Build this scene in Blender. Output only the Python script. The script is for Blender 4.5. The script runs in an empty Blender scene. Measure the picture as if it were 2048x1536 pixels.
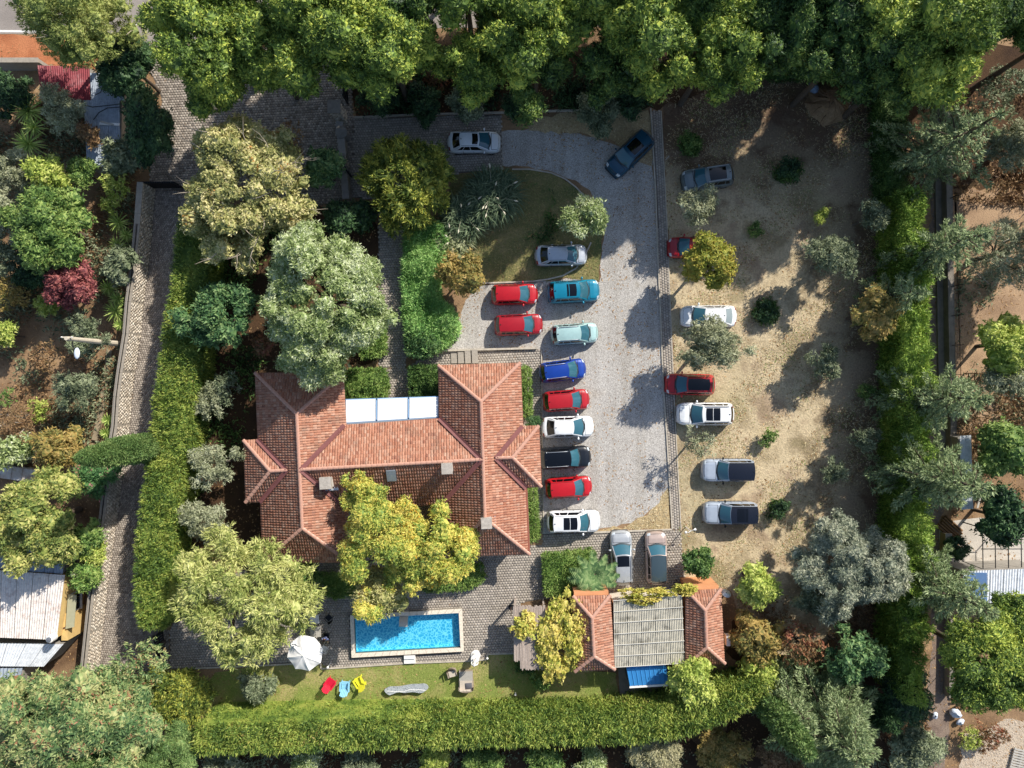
import bpy, math, random
import numpy as np
from mathutils import Vector, Matrix

# ------------------------------------------------------------------ camera, light, exposure
scene = bpy.context.scene
C = scene.collection
H = 60.0            # flying height of the camera above the ground, metres
S = 23.6            # photo pixels per metre at ground level (photo frame 2048 x 1536)
cam_d = bpy.data.cameras.new('camera')
cam_d.sensor_width = 36.0
cam_d.lens = S * H / 2048.0 * 36.0
cam_d.clip_end = 2000.0
cam = bpy.data.objects.new('camera', cam_d)
cam.location = (0, 0, H)
cam.rotation_euler = (0, 0, 0)
C.objects.link(cam)
scene.camera = cam

SUN_AZ = math.radians(41.0)      # from +Y (north, top of the photo) towards +X
SUN_EL = math.radians(36.5)
world = bpy.data.worlds.new('World')
scene.world = world
world.use_nodes = True
wn = world.node_tree
sky = wn.nodes.new('ShaderNodeTexSky')
sky.sky_type = 'NISHITA'
sky.sun_disc = False
sky.sun_elevation = SUN_EL
sky.sun_rotation = SUN_AZ
bg = wn.nodes['Background']
bg.inputs['Strength'].default_value = 0.125
wn.links.new(sky.outputs['Color'], bg.inputs['Color'])
sun_d = bpy.data.lights.new('sun', 'SUN')
sun_d.energy = 4.9
sun_d.angle = math.radians(0.5)
sun_d.color = (1.0, 0.95, 0.86)
sun = bpy.data.objects.new('sun', sun_d)
sdir = Vector((math.sin(SUN_AZ) * math.cos(SUN_EL), math.cos(SUN_AZ) * math.cos(SUN_EL), math.sin(SUN_EL)))
sun.rotation_euler = sdir.to_track_quat('Z', 'Y').to_euler()
sun.location = (30, 33, 60)
C.objects.link(sun)
vs = scene.view_settings
vs.view_transform = 'Standard'
vs.look = 'None'
vs.gamma = 1.0
vs.exposure = 0.36
vs.use_curve_mapping = False
scene.cycles.max_bounces = 6
scene.cycles.transparent_max_bounces = 12

# ------------------------------------------------------------------ helpers
def P(px, py, z=0.0):
    """world point that stands at height z and is seen at photo pixel (px, py)"""
    k = (H - z) / H / S
    return Vector(((px - 1024.0) * k, (768.0 - py) * k, z))

def PP(pts, z=0.0):
    return [P(a, b, z) for a, b in pts]

def lin(hexs, f=1.0):
    hexs = hexs.lstrip('#')
    o = []
    for i in (0, 2, 4):
        v = int(hexs[i:i + 2], 16) / 255.0
        v = v / 12.92 if v <= 0.04045 else ((v + 0.055) / 1.055) ** 2.4
        o.append(v * f)
    return tuple(o) + (1.0,)

MATS = {}
class NT:
    def __init__(self, name):
        self.m = bpy.data.materials.new(name)
        self.m.use_nodes = True
        self.t = self.m.node_tree
        self.b = self.t.nodes['Principled BSDF']
        self.out = self.t.nodes['Material Output']
    def n(self, typ, **kw):
        nd = self.t.nodes.new(typ)
        for k, v in kw.items():
            if k in nd.inputs.keys():
                nd.inputs[k].default_value = v
            else:
                setattr(nd, k, v)
        return nd
    def l(self, a, b):
        self.t.links.new(a, b)
    def noise(self, scale, detail=4.0, rough=0.6, coord='Object'):
        tc = self.n('ShaderNodeTexCoord')
        nz = self.n('ShaderNodeTexNoise', Scale=scale, Detail=detail, Roughness=rough)
        self.l(tc.outputs[coord], nz.inputs['Vector'])
        return nz.outputs['Fac']
    def ramp(self, fac, stops):
        r = self.n('ShaderNodeValToRGB')
        e = r.color_ramp.elements
        while len(e) > 1:
            e.remove(e[-1])
        e[0].position = stops[0][0]; e[0].color = stops[0][1]
        for p, c in stops[1:]:
            x = e.new(p); x.color = c
        self.l(fac, r.inputs['Fac'])
        return r.outputs['Color']
    def mix(self, fac, a, b, mode='MIX'):
        m = self.n('ShaderNodeMix')
        m.data_type = 'RGBA'; m.blend_type = mode
        if isinstance(fac, (int, float)): m.inputs[0].default_value = fac
        else: self.l(fac, m.inputs[0])
        for i, v in ((6, a), (7, b)):
            if isinstance(v, tuple): m.inputs[i].default_value = v
            else: self.l(v, m.inputs[i])
        return m.outputs[2]
    def bump(self, h, strength=0.5, dist=0.05):
        b = self.n('ShaderNodeBump', Strength=strength, Distance=dist)
        self.l(h, b.inputs['Height'])
        self.l(b.outputs['Normal'], self.b.inputs['Normal'])
    def rpi(self):
        return self.n('ShaderNodeNewGeometry').outputs['Random Per Island']
    def set(self, **kw):
        for k, v in kw.items():
            self.b.inputs[k.replace('_', ' ')].default_value = v

def mat_plain(name, col, rough=0.6, metal=0.0, spec=0.4, coat=0.0, var=0.0, scale=3.0, col2=None, bump=0.0):
    if name in MATS: return MATS[name]
    t = NT(name)
    col = lin(col) if isinstance(col, str) else col
    t.set(Roughness=rough, Metallic=metal, Specular_IOR_Level=spec, Coat_Weight=coat, Coat_Roughness=0.05)
    if col2 is not None or var > 0:
        c2 = (lin(col2) if isinstance(col2, str) else col2) if col2 is not None else tuple(x * (1 - var) for x in col[:3]) + (1,)
        nz = t.noise(scale, 6.0, 0.65)
        t.l(t.ramp(nz, [(0.35, col), (0.68, c2)]), t.b.inputs['Base Color'])
        if bump: t.bump(nz, bump, 0.03)
    else:
        t.set(Base_Color=col)
    MATS[name] = t.m
    return t.m

LEAF_F = 1.0
def leafcol(c, f=1.0):
    r, g, b = [x * LEAF_F * f for x in lin(c)[:3]]
    y = 0.3 * r + 0.6 * g + 0.1 * b
    return tuple(min(0.78, x + (y - x) * 0.08) for x in (r, g, b)) + (1,)
def mat_leaf(name, cols, translucent=0.25, clump=0.8, dead=None, f=1.0):
    """per-leaf colour from the island, drifting slowly over the plant"""
    if name in MATS: return MATS[name]
    t = NT(name)
    r = t.rpi()
    nz = t.noise(clump, 3.0, 0.6)
    ad = t.n('ShaderNodeMath', operation='MULTIPLY_ADD')
    t.l(nz, ad.inputs[0]); ad.inputs[1].default_value = 2.2; ad.inputs[2].default_value = -1.1
    a2 = t.n('ShaderNodeMath', operation='ADD'); a2.use_clamp = True
    t.l(r, a2.inputs[0]); t.l(ad.outputs[0], a2.inputs[1])
    k = len(cols)
    col = t.ramp(a2.outputs[0], [((i + 0.15) / (k - 0.7), leafcol(c, f)) for i, c in enumerate(cols)])
    if dead:
        # some leaves of another colour (turning, pods, flowers)
        sc = t.n('ShaderNodeMath', operation='MULTIPLY'); t.l(r, sc.inputs[0]); sc.inputs[1].default_value = 37.0
        fr = t.n('ShaderNodeMath', operation='FRACT'); t.l(sc.outputs[0], fr.inputs[0])
        nz2 = t.noise(dead[2], 2.0, 0.5)
        mu = t.n('ShaderNodeMath', operation='MULTIPLY'); t.l(fr.outputs[0], mu.inputs[0]); t.l(nz2, mu.inputs[1])
        gt = t.n('ShaderNodeMath', operation='GREATER_THAN'); t.l(mu.outputs[0], gt.inputs[0]); gt.inputs[1].default_value = dead[1]
        col = t.mix(gt.outputs[0], col, lin(dead[0]))
    t.l(col, t.b.inputs['Base Color'])
    t.set(Roughness=0.55, Specular_IOR_Level=0.25)
    tr = t.n('ShaderNodeBsdfTranslucent')
    t.l(col, tr.inputs['Color'])
    mx = t.n('ShaderNodeMixShader'); mx.inputs[0].default_value = translucent * 0.75
    t.l(t.b.outputs[0], mx.inputs[1]); t.l(tr.outputs[0], mx.inputs[2])
    t.l(mx.outputs[0], t.out.inputs['Surface'])
    MATS[name] = t.m
    return t.m

class MB:
    """collects pieces and links them as ONE mesh object"""
    def __init__(self): self.v = []; self.f = []
    def add(self, v, f):
        o = len(self.v)
        self.v.extend([tuple(x) for x in v]); self.f.extend([tuple(i + o for i in q) for q in f]); return self
    def box(self, c, d, rz=0.0, taper=1.0, tilt=None):
        x, y, z = d[0] / 2, d[1] / 2, d[2] / 2
        vs_ = [(-x, -y, -z), (x, -y, -z), (x, y, -z), (-x, y, -z), (-x * taper, -y * taper, z), (x * taper, -y * taper, z), (x * taper, y * taper, z), (-x * taper, y * taper, z)]
        R = Matrix.Rotation(rz, 3, 'Z')
        if tilt is not None: R = R @ tilt
        return self.add([R @ Vector(q) + Vector(c) for q in vs_], [(0, 3, 2, 1), (4, 5, 6, 7), (0, 1, 5, 4), (1, 2, 6, 5), (2, 3, 7, 6), (3, 0, 4, 7)])
    def prism(self, poly, z0, z1):
        n = len(poly)
        vs_ = [(p[0], p[1], z0) for p in poly] + [(p[0], p[1], z1) for p in poly]
        area = sum(poly[i][0] * poly[(i + 1) % n][1] - poly[(i + 1) % n][0] * poly[i][1] for i in range(n))
        fs = [tuple(range(n, 2 * n)), tuple(reversed(range(n)))] + [(i, (i + 1) % n, n + (i + 1) % n, n + i) for i in range(n)]
        if area < 0: fs = [tuple(reversed(q)) for q in fs]
        return self.add(vs_, fs)
    def tube(self, pts, rad, sides=6, cap=True):
        pts = [Vector(p) for p in pts]
        if not isinstance(rad, (list, tuple)): rad = [rad] * len(pts)
        vs_, fs = [], []
        for i, p in enumerate(pts):
            d = (pts[min(i + 1, len(pts) - 1)] - pts[max(i - 1, 0)])
            d = d.normalized() if d.length > 1e-9 else Vector((0, 0, 1))
            a = d.cross(Vector((0, 0, 1)) if abs(d.z) < 0.95 else Vector((1, 0, 0))).normalized()
            b = d.cross(a)
            for k in range(sides):
                t = 2 * math.pi * k / sides
                vs_.append(p + (a * math.cos(t) + b * math.sin(t)) * rad[i])
        for i in range(len(pts) - 1):
            for k in range(sides):
                k2 = (k + 1) % sides
                fs.append((i * sides + k, i * sides + k2, (i + 1) * sides + k2, (i + 1) * sides + k))
        if cap:
            fs.append(tuple(range(sides))); fs.append(tuple(reversed(range((len(pts) - 1) * sides, len(pts) * sides))))
        return self.add(vs_, fs)
    def lathe(self, prof, c=(0, 0, 0), sides=16, sx=1.0, sy=1.0):
        vs_, fs = [], []
        for r, z in prof:
            for k in range(sides):
                t = 2 * math.pi * k / sides
                vs_.append((c[0] + r * math.cos(t) * sx, c[1] + r * math.sin(t) * sy, c[2] + z))
        n = len(prof)
        for i in range(n - 1):
            for k in range(sides):
                k2 = (k + 1) % sides
                fs.append((i * sides + k, i * sides + k2, (i + 1) * sides + k2, (i + 1) * sides + k))
        fs.append(tuple(reversed(range(sides)))); fs.append(tuple(range((n - 1) * sides, n * sides)))
        return self.add(vs_, fs)
    def ball(self, c, r, rx=1.0, ry=1.0, rz=1.0, seg=8, rings=6):
        prof = [(math.sin(math.pi * i / rings) * r + 1e-4, -math.cos(math.pi * i / rings) * r * rz) for i in range(rings + 1)]
        return self.lathe(prof, c, seg, rx, ry)
    def grid(self, fn, nu, nv, flip=False):
        o = [fn(i / nu, j / nv) for j in range(nv + 1) for i in range(nu + 1)]
        fs = []
        for j in range(nv):
            for i in range(nu):
                a = j * (nu + 1) + i
                q = (a, a + 1, a + nu + 2, a + nu + 1)
                fs.append(tuple(reversed(q)) if flip else q)
        return self.add(o, fs)
    def mesh(self, name, mat, smooth=False):
        me = bpy.data.meshes.new(name)
        me.from_pydata(self.v, [], self.f)
        if mat: me.materials.append(mat)
        if smooth: me.polygons.foreach_set('use_smooth', [True] * len(me.polygons))
        me.update()
        return me
    def build(self, name, mat, parent=None, smooth=False, loc=None):
        return link(name, self.mesh(name, mat, smooth), parent, loc)

def link(name, data, parent=None, loc=None, rz=0.0):
    o = bpy.data.objects.new(name, data)
    C.objects.link(o)
    if parent is not None: o.parent = parent
    if loc is not None: o.location = loc
    if rz: o.rotation_euler = (0, 0, rz)
    return o

def tag(o, label=None, cat=None, group=None, kind=None):
    if label: o['label'] = label
    if cat: o['category'] = cat
    if group: o['group'] = group
    if kind: o['kind'] = kind
    return o

def thing(name, label, cat, loc=(0, 0, 0), rz=0.0, group=None):
    o = link(name, None, None, loc, rz)
    o.empty_display_size = 0.3
    return tag(o, label, cat, group)

def fast_mesh(name, V, F, mat):
    """numpy quads/tris -> mesh"""
    V = np.asarray(V, dtype=np.float32); F = np.asarray(F, dtype=np.int32)
    k = F.shape[1]
    me = bpy.data.meshes.new(name)
    me.vertices.add(len(V)); me.vertices.foreach_set('co', V.ravel())
    me.loops.add(F.size); me.loops.foreach_set('vertex_index', F.ravel())
    me.polygons.add(len(F))
    me.polygons.foreach_set('loop_start', np.arange(0, F.size, k, dtype=np.int32))
    me.polygons.foreach_set('loop_total', np.full(len(F), k, dtype=np.int32))
    me.update(calc_edges=True)
    if mat: me.materials.append(mat)
    return me

def inpoly(x, y, poly):
    x = np.asarray(x); y = np.asarray(y)
    r = np.zeros(x.shape, bool)
    n = len(poly); j = n - 1
    for i in range(n):
        xi, yi = poly[i][0], poly[i][1]; xj, yj = poly[j][0], poly[j][1]
        c = ((yi > y) != (yj > y)) & (x < (xj - xi) * (y - yi) / ((yj - yi) if yj != yi else 1e-9) + xi)
        r ^= c; j = i
    return r

def unit(a):
    return a / np.maximum(np.linalg.norm(a, axis=1, keepdims=True), 1e-9)

# ------------------------------------------------------------------ foliage
def kites(Pt, D, N, L, W, bend=0.0):
    """leaf-shaped quads: base, two flanks, tip"""
    side = unit(np.cross(D, N))
    n = len(Pt)
    L = np.broadcast_to(np.asarray(L, float), (n,))[:, None]; W = np.broadcast_to(np.asarray(W, float), (n,))[:, None]
    V = np.stack([Pt - side * W * 0.5, Pt + side * W * 0.5, Pt + D * L], 1).reshape(-1, 3)
    F = np.arange(3 * n).reshape(n, 3)
    return V, F

def sprays(rng, pts, ax, k, L, W, spread=0.8, size=0.15, up=0.0, lay=0.0):
    """k leaves round every cluster point, fanning about its axis"""
    n = len(pts)
    p = np.repeat(pts, k, 0) + rng.normal(size=(n * k, 3)) * size
    a = np.repeat(ax, k, 0)
    d = unit(a * (1.0 - lay) + rng.normal(size=(n * k, 3)) * spread + np.array([0, 0, up]))
    nn = unit(rng.normal(size=(n * k, 3)) * (0.75 - 0.4 * lay) + a * 0.9 + np.array([0, 0, 0.55]))
    s = rng.uniform(0.65, 1.35, n * k)
    return kites(p, d, nn, L * s, W * s)

def lobe_set(rng, R, Rz, n, lr=(0.28, 0.45), low=-0.25, rough=0.2):
    """round masses that make up a crown"""
    d = unit(rng.normal(size=(n * 3, 3)))
    d = d[d[:, 2] > low][:n]
    az = np.arctan2(d[:, 1], d[:, 0])
    ph = rng.uniform(0, 6.28, 3)
    rr = 1 + rough * (np.sin(2 * az + ph[0]) * 0.5 + np.sin(3 * az + ph[1]) * 0.6 + np.sin(5 * az + ph[2]) * 0.5)
    lrv = rng.uniform(lr[0], lr[1], len(d))
    k = (1 - lrv) * rng.uniform(0.68, 1.0, len(d)) * rr
    cen = d * k[:, None] * np.array([R, R, Rz])
    rad = lrv[:, None] * np.array([R, R, min(Rz * 1.25, R) * 0.9])
    return cen, rad

def cloud(rng, cen, rad, nclus, k, L, W, spread=0.8, up=0.25, size=None, low=-0.35, lay=0.0):
    pr = (rad[:, 0] * rad[:, 1]); pr = pr / pr.sum()
    idx = rng.choice(len(cen), nclus, p=pr)
    d = unit(rng.normal(size=(nclus, 3)))
    m = d[:, 2] < low
    d[m, 2] *= -1
    pts = cen[idx] + d * rad[idx] * rng.uniform(0.78, 1.03, (nclus, 1))
    keep = np.ones(nclus, bool)
    for j in range(len(cen)):
        q = np.linalg.norm((pts - cen[j]) / rad[j], axis=1)
        keep &= ~((q < 0.68) & (idx != j))
    pts = pts[keep]; d = d[keep]
    ax = unit(d + np.array([0, 0, up]) + rng.normal(size=d.shape) * 0.25)
    return sprays(rng, pts, ax, k, L, W, spread, size if size is not None else L * 0.38, 0.0, lay)

def wood(mb, rng, zc, R, cen, rt, nl=7, lean=(0, 0)):
    """trunk and limbs running into the crown"""
    top = Vector((lean[0], lean[1], zc * 0.75))
    mb.tube([(0, 0, -0.05), (lean[0] * 0.2 + rng.normal() * 0.05, lean[1] * 0.2, zc * 0.3), tuple(top)], [rt * 1.25, rt, rt * 0.7], 7)
    for j in rng.choice(len(cen), min(nl, len(cen)), replace=False):
        e = Vector(cen[j]) + Vector((0, 0, zc))
        m = top.lerp(e, 0.5) + Vector((rng.normal() * 0.1 * R, rng.normal() * 0.1 * R, -0.04 * R))
        mb.tube([top, m, e], [rt * 0.5, rt * 0.3, rt * 0.12], 5, cap=False)

BARK = {}
def bark(col='#5d5043'):
    return mat_plain('bark_' + col.strip('#'), col, 0.9, var=0.5, scale=6.0, bump=0.6)

NPL = [0]
def plant_root(name, label, cat, px, py, zc, group=None):
    g = P(px, py, zc)
    NPL[0] += 1
    return thing(name, label, cat, (g.x, g.y, 0.0), 0.0, group), np.random.default_rng(1000 + NPL[0])

LIB = {}
LIBN = {}
def crown_data(R, flatR, nl, lr, cov, L, W, k, spread, up, rough, low, core, lay):
    """crown masses of about this size; alike crowns share mesh data and are turned and scaled"""
    cls = round(math.log(R) / math.log(1.3))
    R0 = 1.3 ** cls
    key = (cls, round(flatR, 1), nl, lr, cov, L, W, k, spread, up, rough, low, core, lay)
    c = LIBN.get(key, 0); LIBN[key] = c + 1
    key2 = key + (c % 3,)
    if key2 not in LIB:
        rng = np.random.default_rng(700 + len(LIB))
        Rz = R0 * round(flatR, 1)
        L, W = L * 0.82, W * 0.85
        cen, rad = lobe_set(rng, R0, Rz, nl, lr, low, rough)
        area = 2 * math.pi * R0 * R0 * (0.55 + 0.45 * Rz / R0) * 1.5
        ncl = int(cov * 1.55 * area / (0.5 * L * W) / k) + 20
        V, F = cloud(rng, cen, rad, ncl, k, L, W, spread, up, None, low - 0.1, lay)
        Vs, Fs, o = [V], [F], len(V)
        if core > 0:
            def ballf(nt, npn):
                th = np.linspace(0, math.pi, nt + 1); ph = np.linspace(0, 2 * math.pi, npn + 1)[:-1]
                sp = np.array([[math.sin(t_) * math.cos(p_), math.sin(t_) * math.sin(p_), math.cos(t_)] for t_ in th for p_ in ph])
                fq = np.array([q for a in range(nt) for b in range(npn) for q in ([a * npn + b, a * npn + (b + 1) % npn, (a + 1) * npn + (b + 1) % npn], [a * npn + b, (a + 1) * npn + (b + 1) % npn, (a + 1) * npn + b])])
                return sp, fq
            for c_, r_ in zip(cen, rad):
                nt = int(min(11, max(4, r_[0] * core * 3.14 / 0.26)))
                sp, fq = ballf(nt, int(nt * 1.7))
                jit = 1 + rng.normal(size=(len(sp), 1)) * 0.11
                tri = (c_ + sp * r_ * core * jit)[fq].reshape(-1, 3); Vs.append(tri); Fs.append(np.arange(len(tri)).reshape(-1, 3) + o); o += len(tri)
        LIB[key2] = (fast_mesh('crown', np.concatenate(Vs), np.concatenate(Fs), None), cen, R0)
        LIB[key2][0].materials.append(None)
    return LIB[key2]

def set_mat(o, mat):
    o.material_slots[0].link = 'OBJECT'
    o.material_slots[0].material = mat

def broad(name, cat, label, px, py, r, zc, mat, nl=30, lr=(0.26, 0.42), dens=1.0, L=0.3, W=0.16, k=7, flat=0.75, ell=1.0, ang=0.0,
          spread=0.8, up=0.3, rough=0.25, trunk=None, barkc='#5d5043', limbs=7, low=-0.25, bare=0, group=None, core=0.76, lay=0.6):
    root, rng = plant_root(name, label, cat, px, py, zc, group)
    R = r / S * (H - zc) / H
    Rz = min(R * flat, zc * 0.95)
    me, cen, R0 = crown_data(R, Rz / R, nl, lr, dens, L, W, k, spread, up, rough, low, core if dens > 0.6 else 0.0, lay)
    o = link('crown', me, root, (0, 0, zc))
    sc = R / R0
    if ell != 1.0:
        turn = math.radians(ang)
        o.scale = (sc, sc * ell, sc)
    else:
        turn = rng.uniform(0, 6.283)
        o.scale = (sc, sc, sc)
    o.rotation_euler = (0, 0, turn)
    set_mat(o, mat)
    M = np.array([[math.cos(turn), -math.sin(turn)], [math.sin(turn), math.cos(turn)]])
    cen = cen * sc
    cen[:, 1] *= ell
    cen[:, :2] = cen[:, :2] @ M.T
    mb = MB()
    wood(mb, rng, zc, R, cen, trunk or max(0.05, R * 0.055), limbs)
    mb.build('trunk', bark(barkc), root, True)
    if bare:
        b = MB()
        for _ in range(bare):
            j = rng.integers(len(cen))
            p0 = Vector(cen[j]) + Vector((0, 0, zc))
            d = Vector((cen[j][0], cen[j][1], R * 0.5 + rng.normal() * 0.2)).normalized()
            p = p0; pts = [p]
            for s in range(4):
                d = (d + Vector(rng.normal(size=3) * 0.3)).normalized(); p = p + d * R * 0.11; pts.append(p)
            b.tube(pts, [0.05, 0.04, 0.03, 0.02, 0.01], 4, cap=False)
            q = pts[2]
            b.tube([q, q + (d + Vector(rng.normal(size=3) * 0.6)).normalized() * R * 0.14], [0.025, 0.008], 4, cap=False)
        b.build('bare_twigs', mat_plain('pale_twig', '#a99d8c', 0.9, var=0.3), root)['kind'] = 'stuff'
    return root

def deodar(name, cat, label, px, py, r, h, mat, tiers=9, per=7, L=0.26, W=0.085, group=None, dens=1.0, spiky=0.0):
    """conifer with layered, drooping, pointed branches"""
    zc = h * 0.45
    root, rng = plant_root(name, label, cat, px, py, zc, group)
    R = r / S * (H - zc) / H
    mb = MB(); mb.tube([(0, 0, -0.05), (0, 0, h * 0.5), (0, 0, h)], [R * 0.07, R * 0.045, 0.03], 7)
    pts, ax = [], []
    for t in range(tiers):
        f = t / (tiers - 1)
        z = h * (0.1 + 0.86 * f)
        ln = R * 1.12 * (1.0 - f ** 1.9) ** 0.9 * (0.78 + 0.22 * min(1, f * 4)) + 0.2
        nb = max(3, int(per * (1 - 0.5 * f)))
        for b in range(nb):
            a = 2 * math.pi * (b + rng.uniform(-0.3, 0.3)) / nb + t * 0.7
            l = ln * rng.uniform(0.72 - 0.28 * spiky, 1.15)
            d = np.array([math.cos(a), math.sin(a), 0.0])
            s = np.array([-d[1], d[0], 0.0])
            m = int(max(4, l * 7 * dens))
            if l > 0.8:
                mb.tube([(0, 0, z), tuple(d * l * 0.5 + [0, 0, z + 0.1]), tuple(d * l * 0.95 + [0, 0, z - 0.16 * l])], [0.06, 0.04, 0.012], 4, cap=False)
            for q in range(m):
                u = (q + 0.5) / m
                base = d * (l * u) + np.array([0, 0, z + 0.1 * math.sin(u * 3.1) - 0.16 * l * u * u])
                wsp = l * (0.34 - 0.13 * spiky) * (1 - u) ** 0.7 + 0.06
                for sg in (-1, 1):
                    nn = 2 if wsp > 0.35 else 1
                    for w in range(nn):
                        off = sg * wsp * rng.uniform(0.1, 1.0)
                        pts.append(base + s * off + d * abs(off) * 0.5 + rng.normal(size=3) * 0.04)
                        ax.append(d * 0.9 + s * sg * 0.55 + np.array([0, 0, 0.1]))
                if q == m - 1:
                    pts.append(base); ax.append(d)
    pts = np.array(pts); ax = unit(np.array(ax))
    V, F = sprays(rng, pts, ax, 6, L, W, 0.42, 0.07, 0.15)
    V[:, 2] = np.maximum(V[:, 2], 0.02)
    link('crown', fast_mesh('crown', V, F, mat), root)
    mb.build('trunk', bark(), root, True)
    return root

def column(name, cat, label, bx, by, h, rad, mat, n=2600, L=0.26, W=0.09, group=None, belly=0.4, up=1.2, lean=None):
    """columnar or globe conifer whose flat sprays point up; bx, by is the foot on the ground"""
    root, rng = plant_root(name, label, cat, bx, by, 0, group)
    u = rng.uniform(0, 1, n * 3)
    prof = np.where(u < belly, np.sqrt(np.clip(1 - ((belly - u) / belly) ** 2 * 0.55, 0, 1)), np.sqrt(np.clip(1 - ((u - belly) / (1 - belly)) ** 2, 0, 1)))
    keep = rng.uniform(0, 1, n * 3) < prof * 0.95 + 0.05
    u = u[keep][:n]; prof = prof[keep][:n]
    a = rng.uniform(0, 6.283, len(u))
    rr = rad * prof * (1 + 0.07 * np.sin(a * 5 + u * 9) + rng.normal(size=len(u)) * 0.05)
    pts = np.stack([rr * np.cos(a), rr * np.sin(a), 0.1 + (h - 0.1) * u * 0.97], 1)
    out = np.stack([np.cos(a), np.sin(a), np.full(len(u), up)], 1)
    V, F = sprays(rng, pts, unit(out), 5, L, W, 0.35, L * 0.3, 0.0, 0.2)
    V[:, 2] = np.maximum(V[:, 2], 0.02)
    link('crown', fast_mesh('crown', V, F, mat), root)
    m = MB(); m.tube([(0, 0, -0.05), (0, 0, h * 0.5), (0, 0, h * 0.93)], [rad * 0.16 + 0.03, rad * 0.1 + 0.02, 0.02], 6)
    m.build('trunk', bark(), root, True)
    core = MB()
    uu = np.linspace(0.02, 0.95, 9)
    pf = np.where(uu < belly, np.sqrt(1 - ((belly - uu) / belly) ** 2 * 0.55), np.sqrt(1 - ((uu - belly) / (1 - belly)) ** 2))
    core.lathe([(rad * 0.8 * p, 0.1 + (h - 0.15) * q * 0.95) for p, q in zip(pf, uu)], sides=12)
    core.build('inner_foliage', mat, root, True)
    return root

def rosette(name, cat, label, px, py, r, zc, mat, n=46, width=0.07, trunk=True, droop=0.35, group=None, heads=1):
    """yucca or palm head: long narrow blades from one point"""
    root, rng = plant_root(name, label, cat, px, py, zc, group)
    R = r / S * (H - zc) / H * 1.1
    VV, FF, o = [], [], 0
    for i in range(n):
        a = 2.399 * i
        el = math.asin(min(0.98, (i + 0.5) / n)) * 0.95
        l = R * rng.uniform(0.85, 1.1)
        d = np.array([math.cos(a) * math.cos(el), math.sin(a) * math.cos(el), math.sin(el)])
        s = np.array([-math.sin(a), math.cos(a), 0.0]) * width * rng.uniform(0.8, 1.2)
        p = [d * l * u - np.array([0, 0, droop * l * u * u * math.cos(el)]) for u in (0.04, 0.45, 0.8, 1.0)]
        w = [0.5, 0.55, 0.35, 0.03]
        for q, ww in zip(p, w):
            VV += [q + s * ww, q - s * ww]
        for j in range(3):
            FF.append((o + 2 * j, o + 2 * j + 1, o + 2 * j + 3, o + 2 * j + 2))
        o += 8
    V = np.array(VV); V[:, 2] += zc
    link('crown', fast_mesh('crown', V, np.array(FF), mat), root)
    m = MB(); m.tube([(0, 0, -0.02), (0.03, 0, zc * 0.5), (0, 0, zc + 0.05)], [0.13, 0.1, 0.09], 7)
    m.build('trunk', bark('#6b5a48'), root, True)
    return root

def fronds(name, cat, label, px, py, r, zc, mat, n=14, group=None):
    """feather palm: each frond an arching rib with leaflets"""
    root, rng = plant_root(name, label, cat, px, py, zc, group)
    R = r / S * (H - zc) / H * 1.08
    for i in range(n):
        a = 2 * math.pi * i / n + rng.uniform(-0.15, 0.15)
        l = R * rng.uniform(0.85, 1.1)
        d = np.array([math.cos(a), math.sin(a), 0]); s = np.array([-d[1], d[0], 0])
        m = 16
        pp, dd = [], []
        for q in range(m):
            u = (q + 1) / m
            c = d * l * u + np.array([0, 0, zc + 0.35 * l * math.sin(u * 2.2) - 0.3 * l * u * u])
            for sg in (-1, 1):
                pp.append(c); dd.append(d * 0.55 + s * sg + np.array([0, 0, 0.12]))
        pp = np.array(pp); dd = unit(np.array(dd))
        L = 0.30 * l * (1 - np.abs(np.linspace(-0.5, 1, 2 * m)) ** 2 * 0.7)
        V, F = kites(pp, dd, np.tile([[0, 0, 1.0]], (2 * m, 1)), L, 0.17, 0.02)
        link('frond', fast_mesh('frond', V, F, mat), root)
    mb = MB(); mb.tube([(0, 0, -0.02), (0, 0, zc + 0.05)], [0.2, 0.16], 8); mb.build('trunk', bark('#6b5a48'), root, True)
    return root

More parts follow.
